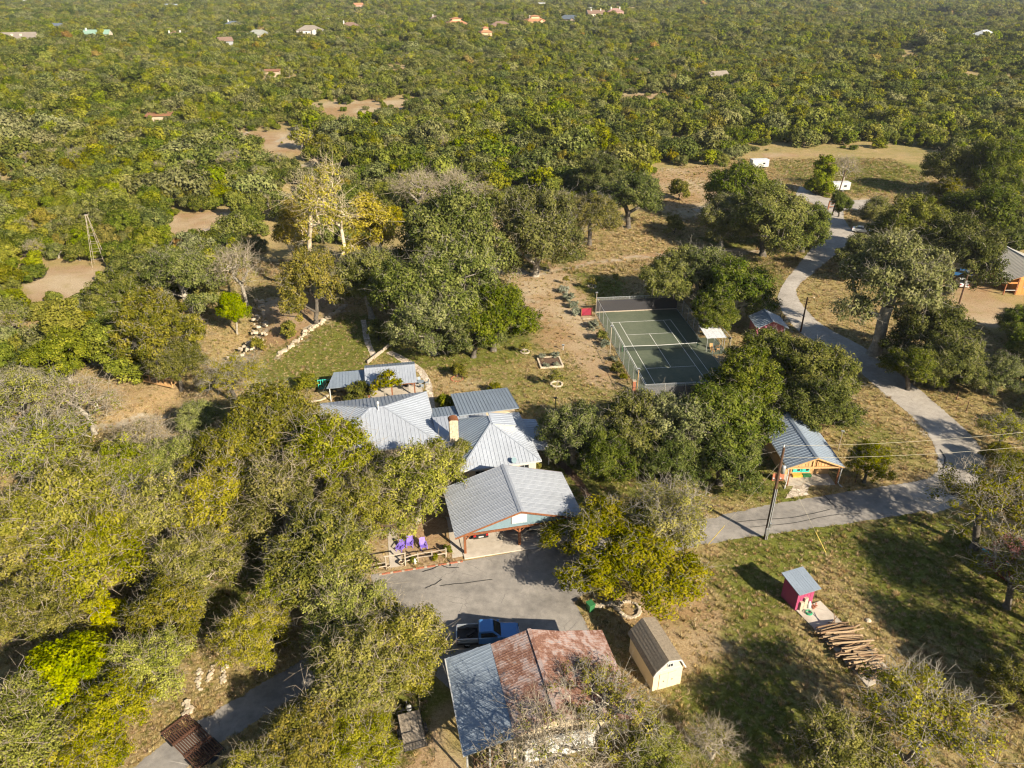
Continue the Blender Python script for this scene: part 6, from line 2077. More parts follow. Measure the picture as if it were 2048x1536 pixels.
# ------------------------------------------------------------------ foot bridge over the creek
b0, b1 = at(288, 766), at(346, 778)
br = empty('foot_bridge', (b0.x, b0.y, 0), math.atan2(b1.y - b0.y, b1.x - b0.x), 'wooden foot bridge with a post railing in the trees on the left', 'bridge')
BLn = (b1 - b0).length
nb = int(BLn / .28)
for k in range(nb):
    MB().box(k * BLn / nb + .01, (k + 1) * BLn / nb - .01, 0, 2.2, .5, .56).build('plank', M['pine'], br)
for y in (.0, 2.2):
    MB().box(0, BLn, y - .07, y + .07, .25, .49).build('beam', M['pine'], br)
    for k in range(5):
        MB().box(BLn * k / 4 - .06, BLn * k / 4 + .06, y - .05, y + .05, .2, 1.5).build('post', M['pine'], br)
    MB().box(0, BLn, y - .05, y + .05, 1.5, 1.58).build('hand_rail', M['pine'], br)

# ------------------------------------------------------------------ cattle guard
g0, g1, g3 = at(325, 1472), at(378, 1432), at(372, 1518)
ang = math.atan2(g1.y - g0.y, g1.x - g0.x)
cg = empty('cattle_guard', (g0.x, g0.y, 0), ang, 'rusty pipe cattle guard set across the lower lane', 'cattle guard')
Wd = (g1 - g0).length
MB().box(-.1, Wd + .1, -5.5, .3, .005, .04).build('pit_shade', M['black'], cg)  # flat black plate, the darkness below the pipes done as colour
for k in range(3):
    yb = .1 - 1.75 * k
    for i in range(13):
        x = .08 + i * (Wd - .16) / 12
        MB().tube([(x, yb, .15), (x, yb - 1.55, .15)], .06, 7).build('pipe', M['rustpipe'], cg)
    for y in (yb + .06, yb - 1.6):
        MB().box(0, Wd, y - .05, y + .05, .03, .22).build('frame_bar', M['rustpipe'], cg)


# ------------------------------------------------------------------ vehicles
def wheel(parent, x, y, r, w=.24, side=1):
    t = MB()
    n = 20
    prof = [(r * .62, -w / 2), (r * .92, -w / 2), (r, -w / 3), (r, w / 3), (r * .92, w / 2), (r * .62, w / 2)]
    vs_ = [(rr * math.cos(2 * math.pi * k / n), yy, rr * math.sin(2 * math.pi * k / n)) for rr, yy in prof for k in range(n)]
    fs = [(i * n + k, i * n + (k + 1) % n, (i + 1) * n + (k + 1) % n, (i + 1) * n + k) for i in range(5) for k in range(n)]
    t.add(vs_, fs)
    o = t.build('wheel', M['rubber'], parent, True)
    o.location = (x, y, r)
    d = MB().tube([(0, -.06, 0), (0, .06, 0)], r * .2, 10)
    for k in range(6):
        a = 2 * math.pi * k / 6
        d.bar((0, side * .07, 0), (r * .6 * math.cos(a), side * .07, r * .6 * math.sin(a)), .07, .03, (0, 1, 0))
    d.tube([(0, -.04, 0), (0, .04, 0)], r * .62, 16)
    d.build('rim', M['steel'], o)
    return o


def extrude_side(prof, y0, y1, inset=0.0):
    """body from a side profile (x,z) spanning y0..y1, top points pulled in"""
    mb = MB()
    n = len(prof)
    zt = max(z for x, z in prof)
    zb = min(z for x, z in prof)
    f = lambda z: inset * (z - zb) / (zt - zb)
    mb.add([(x, y0 + f(z), z) for x, z in prof] + [(x, y1 - f(z), z) for x, z in prof],
           [tuple(range(n)), tuple(range(2 * n - 1, n - 1, -1))] + [(k, n + k, n + (k + 1) % n, (k + 1) % n) for k in range(n)])
    return mb


# pickup with sky reflection in its blue: +x is its front
a, b = at(912, 1277), at(1052, 1268)
tk = empty('pickup_truck', (-2.25, 51.0, .03), math.radians(4), 'blue and grey single cab pickup truck, sky reflection painted into its blue, parked behind the barn', 'truck')
TW = .98
low = [(-2.95, .45), (2.75, .40), (2.9, .6), (2.88, .95), (2.6, 1.08), (1.2, 1.16), (-2.95, 1.16)]
bm_ = MB().add([], [])
extrude_side([(-.95, .42), (2.75, .40), (2.92, .62), (2.9, .95), (2.65, 1.07), (1.15, 1.17), (-.95, 1.17)], -TW, TW, .06).build('front_body', M['car_blue'], tk, bevel=.05)
MB().box(-2.95, -.97, -TW, TW, .45, .66).build('bed_floor', M['black'], tk)
for s in (-1, 1):
    MB().box(-2.95, -.97, s * TW - (.12 if s > 0 else 0), s * TW + (.12 if s < 0 else 0), .662, 1.2).build('bed_side', M['car_silver'], tk, bevel=.04)
MB().box(-3.02, -2.93, -TW + .13, TW - .13, .664, 1.18).build('tailgate', M['car_silver'], tk, bevel=.03)
cabp = [(-.93, 1.17), (1.2, 1.17), (.45, 1.82), (.2, 1.88), (-.75, 1.88), (-.9, 1.80)]
extrude_side(cabp, -TW + .06, TW - .06, .14).build('cab', M['car_blue'], tk, bevel=.05)
MB().add([(1.17, -.78, 1.22), (1.17, .78, 1.22), (.5, .68, 1.79), (.5, -.68, 1.79)], [(0, 1, 2, 3)]).build('windshield', M['glass'], tk)
bpy_w = tk.children[-1]; bpy_w.location = (.02, 0, .02)
MB().add([(-.935, .7, 1.3), (-.935, -.7, 1.3), (-.925, -.66, 1.72), (-.925, .66, 1.72)], [(0, 1, 2, 3)]).build('rear_window', M['glass'], tk).location = (-.01, 0, 0)
for s in (-1, 1):
    MB().add([(-.7, s * .925, 1.24), (.95, s * .925, 1.24), (.4, s * .835, 1.72), (-.7, s * .835, 1.72)], [(0, 1, 2, 3) if s < 0 else (3, 2, 1, 0)]).build('side_window', M['glass'], tk).location = (0, s * .02, 0)
    MB().box(-3.0, -2.94, s * .86 - .1, s * .86 + .1, .75, 1.1).build('tail_light', M['car_red'], tk)
    MB().box(2.86, 2.93, s * .72 - .18, s * .72 + .18, .78, .95).build('headlight', M['glass'], tk)
    MB().box(.85, 1.05, s * 1.05 - .1, s * 1.05 + .1, 1.2, 1.36).build('mirror', M['car_blue'], tk)
    for x in (-2.0, 1.85):
        wheel(tk, x, s * .84, .40, .27, s)
MB().box(2.88, 2.98, -.85, .85, .45, .62).build('bumper', M['steel'], tk)
MB().box(-3.08, -2.96, -.85, .85, .48, .62).build('bumper', M['steel'], tk)
MB().tube([(-2.0, -.3, .9), (-1.3, .2, .95)], .18, 8).build('bed_load', M['black'], tk)


def small_car(loc_, rz, paint, label, name='parked_car', jeep=False):
    o = empty(name, loc_, rz, label, 'car')
    if jeep:
        extrude_side([(-2.0, .45), (1.9, .45), (2.0, .7), (1.95, 1.1), (1.8, 1.16), (.6, 1.22), (-2.0, 1.22)], -.85, .85, .05).build('body', M[paint], o, bevel=.04)
        extrude_side([(-1.95, 1.22), (.65, 1.22), (.35, 1.82), (-1.9, 1.84)], -.78, .78, .06).build('cab', M['black'], o, bevel=.04)
        MB().add([(.68, -.68, 1.27), (.68, .68, 1.27), (.42, .66, 1.76), (.42, -.66, 1.76)], [(0, 1, 2, 3)]).build('windshield', M['glass'], o)
        MB().box(1.95, 2.02, -.55, .55, .72, 1.06).build('grille', M['steel'], o)
        top_ = 1.8
    else:
        extrude_side([(-2.25, .35), (2.2, .33), (2.3, .6), (2.2, .82), (1.1, .98), (-1.5, 1.02), (-2.25, .98), (-2.32, .7)], -.88, .88, .06).build('body', M[paint], o, bevel=.07)
        extrude_side([(-1.75, 1.0), (1.15, .97), (.35, 1.42), (-.2, 1.47), (-1.1, 1.44)], -.82, .82, .16).build('cab', M['glass'], o, bevel=.05)
        extrude_side([(.2, 1.44), (-.2, 1.485), (-1.05, 1.455)], -.62, .62, .0).build('roof', M[paint], o)
    for s in (-1, 1):
        fx, rx = (2.0, -2.02) if jeep else (2.2, -2.29)
        MB().box(fx - .04, fx + .04, s * .66 - .13, s * .66 + .13, .72 if jeep else .6, .95 if jeep else .74).build('headlight', M['white'], o)
        MB().box(rx - .03, rx + .03, s * .7 - .13, s * .7 + .13, .75, .95).build('tail_light', M['car_red'], o)
        for x in (-1.3, 1.35):
            wheel(o, x, s * .76, .38 if jeep else .33, .22, s)
    MB().box((2.0 if jeep else 2.2), (2.12 if jeep else 2.34), -.8, .8, .42, .56).build('bumper', M['black'], o)
    MB().box(-2.36, -2.3, -.28, .28, .62, .76).build('number_plate', M['white'], o)
    return o


def cw(x, y):
    return (CO[0] + x * CW - y * SW, CO[1] + x * SW + y * CW, .14)


small_car(cw(2.3, 4.2), TH - math.pi / 2, 'car_black', 'black off road car parked nose out in the right carport bay', jeep=True)
small_car(cw(-4.0, 4.6), TH + math.pi / 2, 'car_black', 'dark car parked tail out in the left carport bay')
small_car((93.7, 148.6, 0), 2.6, 'car_blue', 'blue car in the shade under the oak beside the orange cabin')
small_car((91.4, 143.6, 0), 1.3, 'car_white', 'white car behind the pole beside the orange cabin')
small_car((85.6, 178.8, 0), -.5, 'car_white', 'white vehicle half hidden at the top of the road')

# utility trailer
ta, tb_, tc, td = at(797, 1432, .6), at(829, 1425, .6), at(852, 1486, .6), at(806, 1497, .6)
TRX = math.atan2(tb_.y - ta.y, tb_.x - ta.x)
tr = empty('utility_trailer', ((ta.x + tc.x) / 2, (ta.y + tc.y) / 2, 0), TRX + .04, 'black utility trailer with plank deck and mesh ramp gate', 'trailer')
hw, hl = .92, 1.75
for k in range(8):
    MB().box(-hw + .23 * k + .006, -hw + .23 * (k + 1) - .006, -hl, hl, .5, .55).build('plank', M['grey_wood'], tr)
MB().box(-hw, hw, -hl, hl, .4, .495).build('chassis', M['black'], tr)
for x in (-hw - .04, hw + .04):
    MB().bar((x, -hl, .95), (x, hl, .95), .05).build('side_rail', M['black'], tr)
    for y in (-hl, -.6, .6, hl):
        MB().bar((x, y, .42), (x, y, .95), .05).build('upright', M['black'], tr)
    wheel(tr, x + (.16 if x > 0 else -.16), -.15, .33, .2, 1 if x > 0 else -1).rotation_euler = (0, 0, math.pi / 2)
    MB().box(x - .0 if x > 0 else x - .28, x + .28 if x > 0 else x, -.55, .25, .68, .71).build('mudguard', M['black'], tr)
MB().bar((-hw, hl, .95), (hw, hl, .95), .05).build('front_rail', M['black'], tr)
for s in (-1, 1):
    MB().bar((s * .7, hl, .44), (0, hl + 1.2, .44), .08).build('drawbar', M['black'], tr)
MB().tube([(0, hl + 1.0, 0), (0, hl + 1.0, .7)], .04, 8).build('jack', M['steel'], tr)
gt = MB()
gt.bar((-hw, -hl - .04, .5), (-hw, -hl - .3, 1.75), .05).bar((hw, -hl - .04, .5), (hw, -hl - .3, 1.75), .05).bar((-hw, -hl - .3, 1.75), (hw, -hl - .3, 1.75), .05)
gto = gt.build('ramp_gate', M['black'], tr)
for k in range(7):
    x = -hw + (k + .5) * 2 * hw / 7
    MB().bar((x, -hl - .04, .5), (x, -hl - .3, 1.75), .035).build('bar', M['black'], gto)
M['gatemesh'] = mesh_fabric('expanded_steel', (.05, .05, .055), .6)
MB().add([(-hw, -hl - .05, .5), (hw, -hl - .05, .5), (hw, -hl - .17, 1.1), (-hw, -hl - .17, 1.1)], [(0, 1, 2, 3)]).build('mesh', M['gatemesh'], gto)
tank = MB().lathe([(.02, 0), (.2, .02), (.24, .12), (.24, .36), (.18, .48), (.06, .52)], 14).build('gas_bottle', M['white'], tr, True)
tank.location = (.1, hl + .3, .46)

# wheelie bin
p = at(1180, 1222)
bn = empty('wheelie_bin', (p.x, p.y, 0), .5, 'dark green wheelie bin at the corner of the driveway', 'bin')
MB().add([(-.24, -.28, .05), (.24, -.28, .05), (.24, .28, .05), (-.24, .28, .05), (-.33, -.38, 1.02), (.33, -.38, 1.02), (.33, .36, 1.02), (-.33, .36, 1.02)],
         [(3, 2, 1, 0), (4, 5, 6, 7), (0, 1, 5, 4), (1, 2, 6, 5), (2, 3, 7, 6), (3, 0, 4, 7)]).build('body', M['green'], bn, bevel=.03)
MB().box(-.36, .36, -.42, .4, 1.025, 1.1).build('lid', M['green'], bn, bevel=.03)
for x in (-.27, .27):
    wheel(bn, x, .3, .12, .06, 1).rotation_euler = (0, 0, math.pi / 2)

# ------------------------------------------------------------------ poles and wires
def pole(px, py, h, label, lean=(0, 0), r=.15, name='utility_pole'):
    p = at(px, py)
    o = empty(name, (p.x, p.y, ground_z(p.x, p.y)), 0, label, 'pole')
    MB().tube([(0, 0, -.2), (lean[0] * .5, lean[1] * .5, h * .5), (lean[0], lean[1], h)], [r * 1.15, r, r * .8], 10).build('shaft', M['darkbark'], o)
    return o, p


po, pp = pole(1530, 1078, 12.3, 'tall dark utility pole with grey conduits and transformer beside the lane', r=.17)
for dx in (-.05, .13):
    MB().tube([(dx, -.2, .1), (dx, -.2, 7.0)], .05, 7).build('conduit', M['galvpost'], po)
MB().box(-.22, .12, -.42, -.19, .9, 1.7).build('meter_box', M['steel'], po)
MB().box(.13, .3, -.34, -.18, 1.9, 2.4).build('meter_box', M['steel'], po)
MB().lathe([(.05, 0), (.22, .02), (.23, .85), (.2, .95), (.06, 1.0)], 14, (.42, 0, 9.0)).build('transformer', M['galvpost'], po, True)
MB().bar((-.5, .0, 8.2), (.55, 0, 8.2), .1).build('cross_arm', M['darkbark'], po)
for x in (-.45, .3):
    MB().lathe([(.04, 0), (.09, .05), (.06, .1), (.09, .15), (.03, .2)], 8, (x, 0, 8.25)).build('insulator', M['white'], po)
MB().lathe([(.04, 0), (.1, .08), (.06, .16), (.1, .24), (.03, .35)], 8, (-.05, 0, 12.3)).build('insulator', M['white'], po)
M['wire'] = plain('aluminium_wire', (.40, .36, .26), .6, .1, .1)
M['yellow'] = plain('yellow_guy_guard', (.50, .38, .09), .6)


def wire(a, b, sag, r, label, cat='wire', mat='wire', group=None, n=14):
    pts = [Vector(a).lerp(Vector(b), t) - Vector((0, 0, sag * 4 * t * (1 - t))) for t in [k / n for k in range(n + 1)]]
    o = MB().tube(pts, r, 5).build('overhead_wire', M[mat])
    return tag(o, label, cat, group)


P0 = Vector((pp.x, pp.y, 0))
wire(P0 + Vector((0, 0, 12.5)), at(2100, 858, 12.6), .5, .013, 'upper overhead wire running right from the tall utility pole')
wire(P0 + Vector((0, 0, 11.0)), at(2100, 888, 11.0), .5, .013, 'lower overhead wire running right from the tall utility pole')
for px, py, l in ((1652, 1106, 'yellow sleeved guy wire right of the tall utility pole'), (1415, 1090, 'yellow sleeved guy wire left of the tall utility pole')):
    g = at(px, py)
    o = empty('guy_wire', (g.x, g.y, 0), 0, l, 'guy wire')
    tp = P0 + Vector((0, 0, 10.5)) - Vector((g.x, g.y, 0))
    MB().tube([(0, 0, 0), tp], .012, 5).build('cable', M['wire'], o)
    MB().tube([tp * .003, tp * .24], .045, 6).build('sleeve', M['yellow'], o)
p2, pp2 = pole(1601, 664, 6.6, 'brown utility pole beside the road at the pink cottage', r=.14)
MB().bar((-.25, 0, 6.3), (.25, 0, 6.3), .08).build('cross_arm', M['darkbark'], p2)
p3, pp3 = pole(1918, 607, 5.8, 'brown utility pole in front of the orange cabin', r=.15)
MB().box(-.15, .25, -.15, .15, 4.2, 4.7).build('meter_box', M['steel'], p3)
wire((pp3.x, pp3.y, 5.6), (98, 140.5, 4.2), .15, .018, 'upper wire from the cabin pole to the orange cabin roof')
wire((pp3.x, pp3.y, 4.5), (97.5, 138.2, 2.6), .15, .018, 'lower wire from the cabin pole to the orange cabin porch')
p4, pp4 = pole(1664, 430, 11.5, 'leaning brown utility pole at the road gate in front of the meadow', (1.2, .3), .16)
p5, pp5 = pole(1710, 966, 1.9, 'short white topped stake under the small tree beside the lane', r=.06, name='wooden_stake')
for k, (px, py) in enumerate(((1912, 800), (1932, 822), (1958, 845), (1990, 872), (1560, 632 + 6), (1566, 646))):
    lab = ['first', 'second', 'third', 'fourth'][k] + ' post of the wire fence right of the road, counted from the top' if k < 4 else ('left' if k == 4 else 'right') + ' dark post of the pair behind the pink cottage'
    pole(px, py, 1.5, lab, r=.07, name='fence_post')
p = at(1552, 1330)

# ------------------------------------------------------------------ slab clutter and log pile
def log(x, y, z, L, r, rz, tilt=0.0, mat='log', label='', group='logs in the long pile', name='log'):
    mb = MB()
    n = 5
    bend = random.uniform(-.06, .06) * L
    pts = [(-L / 2 + L * k / n, bend * math.sin(math.pi * k / n), tilt * (-L / 2 + L * k / n) + random.uniform(-.015, .015)) for k in range(n + 1)]
    o = mb.tube(pts, [r * random.uniform(.85, 1.05) * (1 - .22 * k / n) for k in range(n + 1)], 8).build(name, M[mat])
    o.location = (x, y, z)
    o.rotation_euler = (0, 0, rz)
    return tag(o, label, 'log', group)


LP = spline(atn([(1662, 1262), (1690, 1285), (1715, 1315), (1735, 1335), (1758, 1358)]), 5)
sec = 0
for i, (x, y) in enumerate(LP):
    sec = i / (len(LP) - 1)
    where = 'upper' if sec < .34 else ('middle' if sec < .67 else 'lower')
    for j in range(6):
        L = random.uniform(1.8, 4.0) if sec < .75 else random.uniform(1.0, 2.6)
        r = random.uniform(.055, .135)
        a = math.radians(13 + random.uniform(-14, 16))
        dark = random.random() < .42
        log(x + random.uniform(-.5, .5), y + random.uniform(-.28, .28), .15 + j * .13 + random.uniform(0, .05), L, r, a, random.uniform(-.05, .05), 'log_dark' if dark else 'log',
            ('dark' if dark else 'pale') + ' weathered log in the %s part of the long log pile' % where, '%s part logs of the log pile' % where)
for k, (dx, dy, rz) in enumerate(((-.3, .25, .6), (.2, .3, 2.2), (.0, .1, 1.5))):
    p = at(1668, 1262)
    log(p.x + dx, p.y + dy, .75, 1.6, .05, rz, [.75, -.7, .85][k], 'log_dark', ['dark stick propped up to the left on top of the log pile', 'dark stick propped up to the right on top of the log pile', 'dark stick standing steeply at the top end of the log pile'][k])
p = at(1603, 1218)
bs = empty('block_stack', (p.x, p.y, .11), math.radians(20), 'stack of pale concrete blocks against the front of the magenta shed', 'block stack')
for k in range(7):
    for i in range(2):
        MB().box(-.42 + .43 * i, -.02 + .43 * i, -.2, .2, k * .2, k * .2 + .19).build('block', M['stone'], bs) if not (k > 4 and i == 0) else None
p = at(1616, 1216)
wb = empty('feed_sack', (p.x, p.y, .11), .4, 'white sack leaning on the magenta shed beside the block stack', 'sack')
MB().lathe([(.2, 0), (.26, .1), (.24, .4), (.2, .6), (.1, .7), (.13, .76)], 10).build('sack', M['white'], wb, True)
p = at(1625, 1216)
bk = empty('brick_heap', (p.x, p.y, .11), .2, 'heap of red bricks at the right foot of the magenta shed', 'brick heap')
for k in range(14):
    b_ = MB().box(-.11, .11, -.05, .05, 0, .07).build('brick', M['brick'], bk)
    b_.location = (random.uniform(-.35, .45), random.uniform(-.2, .3), .07 * (k % 4)); b_.rotation_euler = (random.uniform(-.2, .2), random.uniform(-.2, .2), random.uniform(0, 3))
p = at(1617, 1228)
hs_ = MB()
for k in range(5):
    hs_.tube([((.32 - .03 * (k % 3)) * math.cos(t), (.32 - .03 * (k % 3)) * math.sin(t), .03 + .045 * k) for t in np.linspace(0, 6.28, 17)], .022, 6, False)
ho = hs_.build('garden_hose', M['hose']); ho.location = (p.x, p.y, .11)
tag(ho, 'coiled green garden hose on the concrete pad', 'hose')
p = at(1648, 1280)
for k, (px, py, l) in enumerate(((1736, 1242, 'single white rock lying on the grass right of the log pile'), (1627 + 0, 596, 'small pale rock on the grass inside the road curve'))):
    q = at(px, py)
    o = MB().lathe([(.25, -.05), (.32, .08), (.22, .2), (.05, .26)], 8).build('rock', M['chimneystone']); o.location = (q.x, q.y, 0)
    tag(o, l, 'rock')
st_ = pole(1606, 1330, 2.0, 'thin dark steel stake on the grass left of the log pile', (.1, 0), .025, 'metal_stake')

# shaded red shed at the right edge
rsd = empty('shed', (*at(1992, 1150)[:2], 0), math.radians(28), 'dark red shed with a blue roof edge in deep shade at the right edge', 'shed')
MB().box(0, 3.6, -3.4, 1.6, 0, 2.3).build('wall', M['red_shed'], rsd)
roof_plane(rsd, [(-.4, -3.7, 2.35), (4.0, -3.7, 2.9), (4.0, 1.9, 2.9), (-.4, 1.9, 2.35)], plain('faded_red_roof', (.14, .05, .045), .7), .8)
MB().box(-.52, -.42, -3.7, 1.9, 2.2, 2.42).build('fascia', plain('blue_fascia', (.05, .30, .48), .5), rsd)
MB().box(.9, 1.8, -3.44, -3.4, .1, 2.0).build('door', M['red_shed'], rsd)

# lean-to contents of the barn: split wood
for k in range(26):
    x, y = BO[0] + (-6.6 + .11 * k) * CW - (BL + .9 + random.uniform(-.3, .4)) * SW, BO[1] + (-6.6 + .11 * k) * SW + (BL + .9 + random.uniform(-.3, .4)) * CW
    log(x, y, .2 + .16 * (k % 5), random.uniform(.5, 1.4), random.uniform(.06, .11), TH + 1.57 + random.uniform(-.5, .5), random.uniform(-.3, .3), 'log_dark' if k % 3 else 'log', 'split firewood log stacked under the front of the barn lean-to', 'firewood under the barn lean-to', 'firewood_log')

# ------------------------------------------------------------------ meadow: white trailers, gate; windmill tower
def box_trailer(px, py, L, W, Hh, rz, label, cabin=False):
    p = at(px, py)
    o = empty('white_trailer', (p.x, p.y, 0), rz, label, 'trailer')
    MB().box(-L / 2, L / 2, -W / 2, W / 2, .5, Hh).build('body', M['white'], o, bevel=.12)
    MB().box(-L / 2 - .02, L / 2 + .02, -W / 2 - .02, W / 2 + .02, Hh, Hh + .06).build('roof', M['white_roof'], o)
    for x in (-.6, .6):
        for s in (-1, 1):
            wheel(o, x, s * (W / 2 - .05), .34, .2, s)
    window(o, (L * .2, -W / 2, 1.7), .8, .5, nx=1)
    MB().box(-L * .3, -L * .3 + .7, -W / 2 - .03, -W / 2, .6, 2.2).build('door', M['white_roof'], o)
    MB().bar((L / 2, 0, .5), (L / 2 + 1.1, 0, .5), .1).build('drawbar', M['black'], o)
    return o


box_trailer(1678, 382, 5.2, 2.2, 2.6, .08, 'white box trailer beside the lone cedar in the meadow')
box_trailer(1517, 336, 5.6, 2.4, 2.8, .15, 'white camper at the left end of the meadow')
gte = empty('ranch_gate', (*at(1664, 418)[:2], 0), .3, 'brown wooden gate frame at the top of the road', 'gate')
for x in (-1.3, 1.3, -5.6):
    MB().box(x - .12, x + .12, -.12, .12, 0, 2.2 if abs(x) < 3 else 1.8).build('post', M['timber'], gte)
for z in (.7, 1.4, 2.1):
    MB().box(-1.3, 1.3, -.05, .05, z - .07, z + .07).build('rail', M['timber'], gte)
wm = empty('windmill_tower', (*at(200, 530)[:2], 0), .3, 'bare steel lattice windmill tower in the scrub on the left', 'tower')
Hw = 11.0
for sx in (-1, 1):
    for sy in (-1, 1):
        MB().bar((sx * 1.3, sy * 1.3, 0), (sx * .15, sy * .15, Hw), .06).build('leg', M['grey_wood'], wm)
for k in range(1, 6):
    t = k / 6.5
    q_ = 1.3 + (.15 - 1.3) * t
    z = Hw * t
    for a, b in (((-1, -1), (1, -1)), ((1, -1), (1, 1)), ((1, 1), (-1, 1)), ((-1, 1), (-1, -1))):
        MB().bar((a[0] * q_, a[1] * q_, z), (b[0] * q_, b[1] * q_, z), .035).build('girt', M['grey_wood'], wm)
MB().box(-.35, .35, -.35, .35, Hw, Hw + .12).build('platform', M['grey_wood'], wm)
p = at(420, 470)
bpz = MB()
for k in range(90):
    a, r_ = random.uniform(0, 6.28), 2.6 * math.sqrt(random.random())
    x, y = r_ * math.cos(a), r_ * math.sin(a) * .8
    d = random.uniform(0, 3.14)
    z = max(.1, 1.3 * (1 - (r_ / 2.7) ** 2)) + random.uniform(-.1, .2)
    bpz.tube([(x - math.cos(d), y - math.sin(d), z), (x, y, z + .12), (x + math.cos(d), y + math.sin(d), z + random.uniform(-.2, .2))], .04, 4)
bo = bpz.build('brush_pile', M['grey_wood']); bo.location = (p.x, p.y, 0)
tag(bo, 'grey heap of cut brush on the pale clearing beside the creek', 'brush pile')

# ------------------------------------------------------------------ far houses
RC = {'taupe': (.33, .28, .23), 'green': (.30, .46, .36), 'slate': (.13, .16, .20), 'white': (.74, .76, .78), 'brown': (.28, .18, .13), 'bluegrey': (.45, .52, .58),
      'sage': (.36, .37, .32), 'terracotta': (.50, .24, .12), 'mauve': (.30, .20, .19), 'pinkroof': (.42, .25, .21), 'rustroof': (.40, .19, .09)}
WC = {'cream': (.72, .62, .47), 'white': (.78, .74, .66), 'tan': (.55, .43, .30), 'grey': (.36, .37, .38), 'pink': (.62, .38, .31), 'peach': (.70, .46, .27)}
for k, v in RC.items():
    M['r_' + k] = plain('far_roof_' + k, tuple(.64 * c for c in v), .7, 0, .15, .6)
for k, v in WC.items():
    M['w_' + k] = plain('far_wall_' + k, tuple(.72 * c for c in v), .85, 0, .1, .6)
for (px, py, w, d, wh, kind, rc, wc, st_n, turn, lab) in FAR_HOUSES:
    p = at(px, py)
    z0 = ground_z(p.x, p.y)
    far = p.y > 500
    h = empty('far_house', (p.x, p.y, z0), turn, lab, 'house')
    lift = 1.0 if far else .4     # these stand on built-up ground above the scrub
    rm, wmn = M['r_' + rc], M['w_' + wc]
    MB().box(-w / 2, w / 2, -d / 2, d / 2, -1.5, wh + lift).build('wall', wmn, h)
    e = .6
    zt = wh + lift
    rh = d * .32
    if kind == 'gable':
        f = MB().slab([(-w / 2 - e, -d / 2 - e, zt - .1), (w / 2 + e, -d / 2 - e, zt - .1), (w / 2 + e, 0, zt + rh), (-w / 2 - e, 0, zt + rh)], .15)
        f.slab([(-w / 2 - e, 0, zt + rh), (w / 2 + e, 0, zt + rh), (w / 2 + e, d / 2 + e, zt - .1), (-w / 2 - e, d / 2 + e, zt - .1)], .15)
        ro = f.build('roof', rm, h)
        g = MB()
        for s in (-1, 1):
            x = s * w / 2
            g.add([(x, -d / 2, zt), (x, d / 2, zt), (x, 0, zt + rh - .15), (x - s * .1, -d / 2, zt), (x - s * .1, d / 2, zt), (x - s * .1, 0, zt + rh - .15)], [(0, 1, 2), (5, 4, 3), (0, 2, 5, 3), (1, 4, 5, 2)])
        g.build('gable_wall', wmn, h)
    elif kind == 'flat':
        ro = MB().slab([(-w / 2 - e, -d / 2 - e, zt), (w / 2 + e, -d / 2 - e, zt), (w / 2 + e, d / 2 + e, zt + .6), (-w / 2 - e, d / 2 + e, zt + .6)], .2).build('roof', rm, h)
    else:
        r_ = max(.5, (w - d) / 2 * .8)
        A = [(-w / 2 - e, -d / 2 - e, zt - .1), (w / 2 + e, -d / 2 - e, zt - .1), (w / 2 + e, d / 2 + e, zt - .1), (-w / 2 - e, d / 2 + e, zt - .1)]
        B = [(-r_, 0, zt + rh), (r_, 0, zt + rh)]
        ro = MB().slab([A[0], A[1], B[1], B[0]], .12).slab([A[1], A[2], B[1]], .12).slab([A[2], A[3], B[0], B[1]], .12).slab([A[3], A[0], B[0]], .12).build('roof', rm, h)
        if kind == 'pagoda' or rc == 'terracotta':
            MB().box(-w * .22, w * .22, -d * .22, d * .22, zt, zt + rh + .6).build('upper_storey', wmn, h)
            A = [(-w * .3, -d * .3, zt + rh + .6), (w * .3, -d * .3, zt + rh + .6), (w * .3, d * .3, zt + rh + .6), (-w * .3, d * .3, zt + rh + .6)]
            T_ = (0, 0, zt + rh + 2.0)
            MB().slab([A[0], A[1], T_], .1).slab([A[1], A[2], T_], .1).slab([A[2], A[3], T_], .1).slab([A[3], A[0], T_], .1).build('upper_roof', rm, h)
    if 'front gable' in lab or 'wing' in lab or w > 22 and kind == 'hip':
        gx = w * .22
        MB().box(gx - 2.4, gx + 2.4, -d / 2 - 2.2, -d / 2 + 1, -1, zt - .1).build('wing_wall', wmn, h)
        MB().slab([(gx - 2.9, -d / 2 - 2.7, zt - .2), (gx, -d / 2 - 2.7, zt + 1.7), (gx, 0, zt + 1.7), (gx - 2.9, 0, zt - .2)], .12).slab([(gx, -d / 2 - 2.7, zt + 1.7), (gx + 2.9, -d / 2 - 2.7, zt - .2), (gx + 2.9, 0, zt - .2), (gx, 0, zt + 1.7)], .12).build('wing_roof', rm, h)
        MB().add([(gx - 2.4, -d / 2 - 2.2, zt - .1), (gx + 2.4, -d / 2 - 2.2, zt - .1), (gx, -d / 2 - 2.2, zt + 1.5), (gx - 2.4, -d / 2 - 2.1, zt - .1), (gx + 2.4, -d / 2 - 2.1, zt - .1), (gx, -d / 2 - 2.1, zt + 1.5)], [(0, 1, 2), (5, 4, 3)]).build('wing_gable', wmn, h)
    if w > 12:
        nwin = max(2, int(w / 5))
        for s in range(st_n):
            for k in range(nwin):
                x = -w / 2 + (k + .5) * w / nwin
                z = lift + (1.5 if st_n == 1 else (.9 + 2.7 * s))
                MB().box(x - .7, x + .7, -d / 2 - .06, -d / 2 + .02, z - .7, z + .7).build('window', M['glass'], h)
    if 'chimney' in lab:
        n = 2 if 'two' in lab and 'chimneys' in lab else 1
        for k in range(n):
            x = (-w * .28 if k == 0 else w * .28)
            MB().box(x - .6, x + .6, -.6 - d * .08, .6 - d * .08, zt, zt + rh + 1.6).build('chimney', M['w_white'], ro)
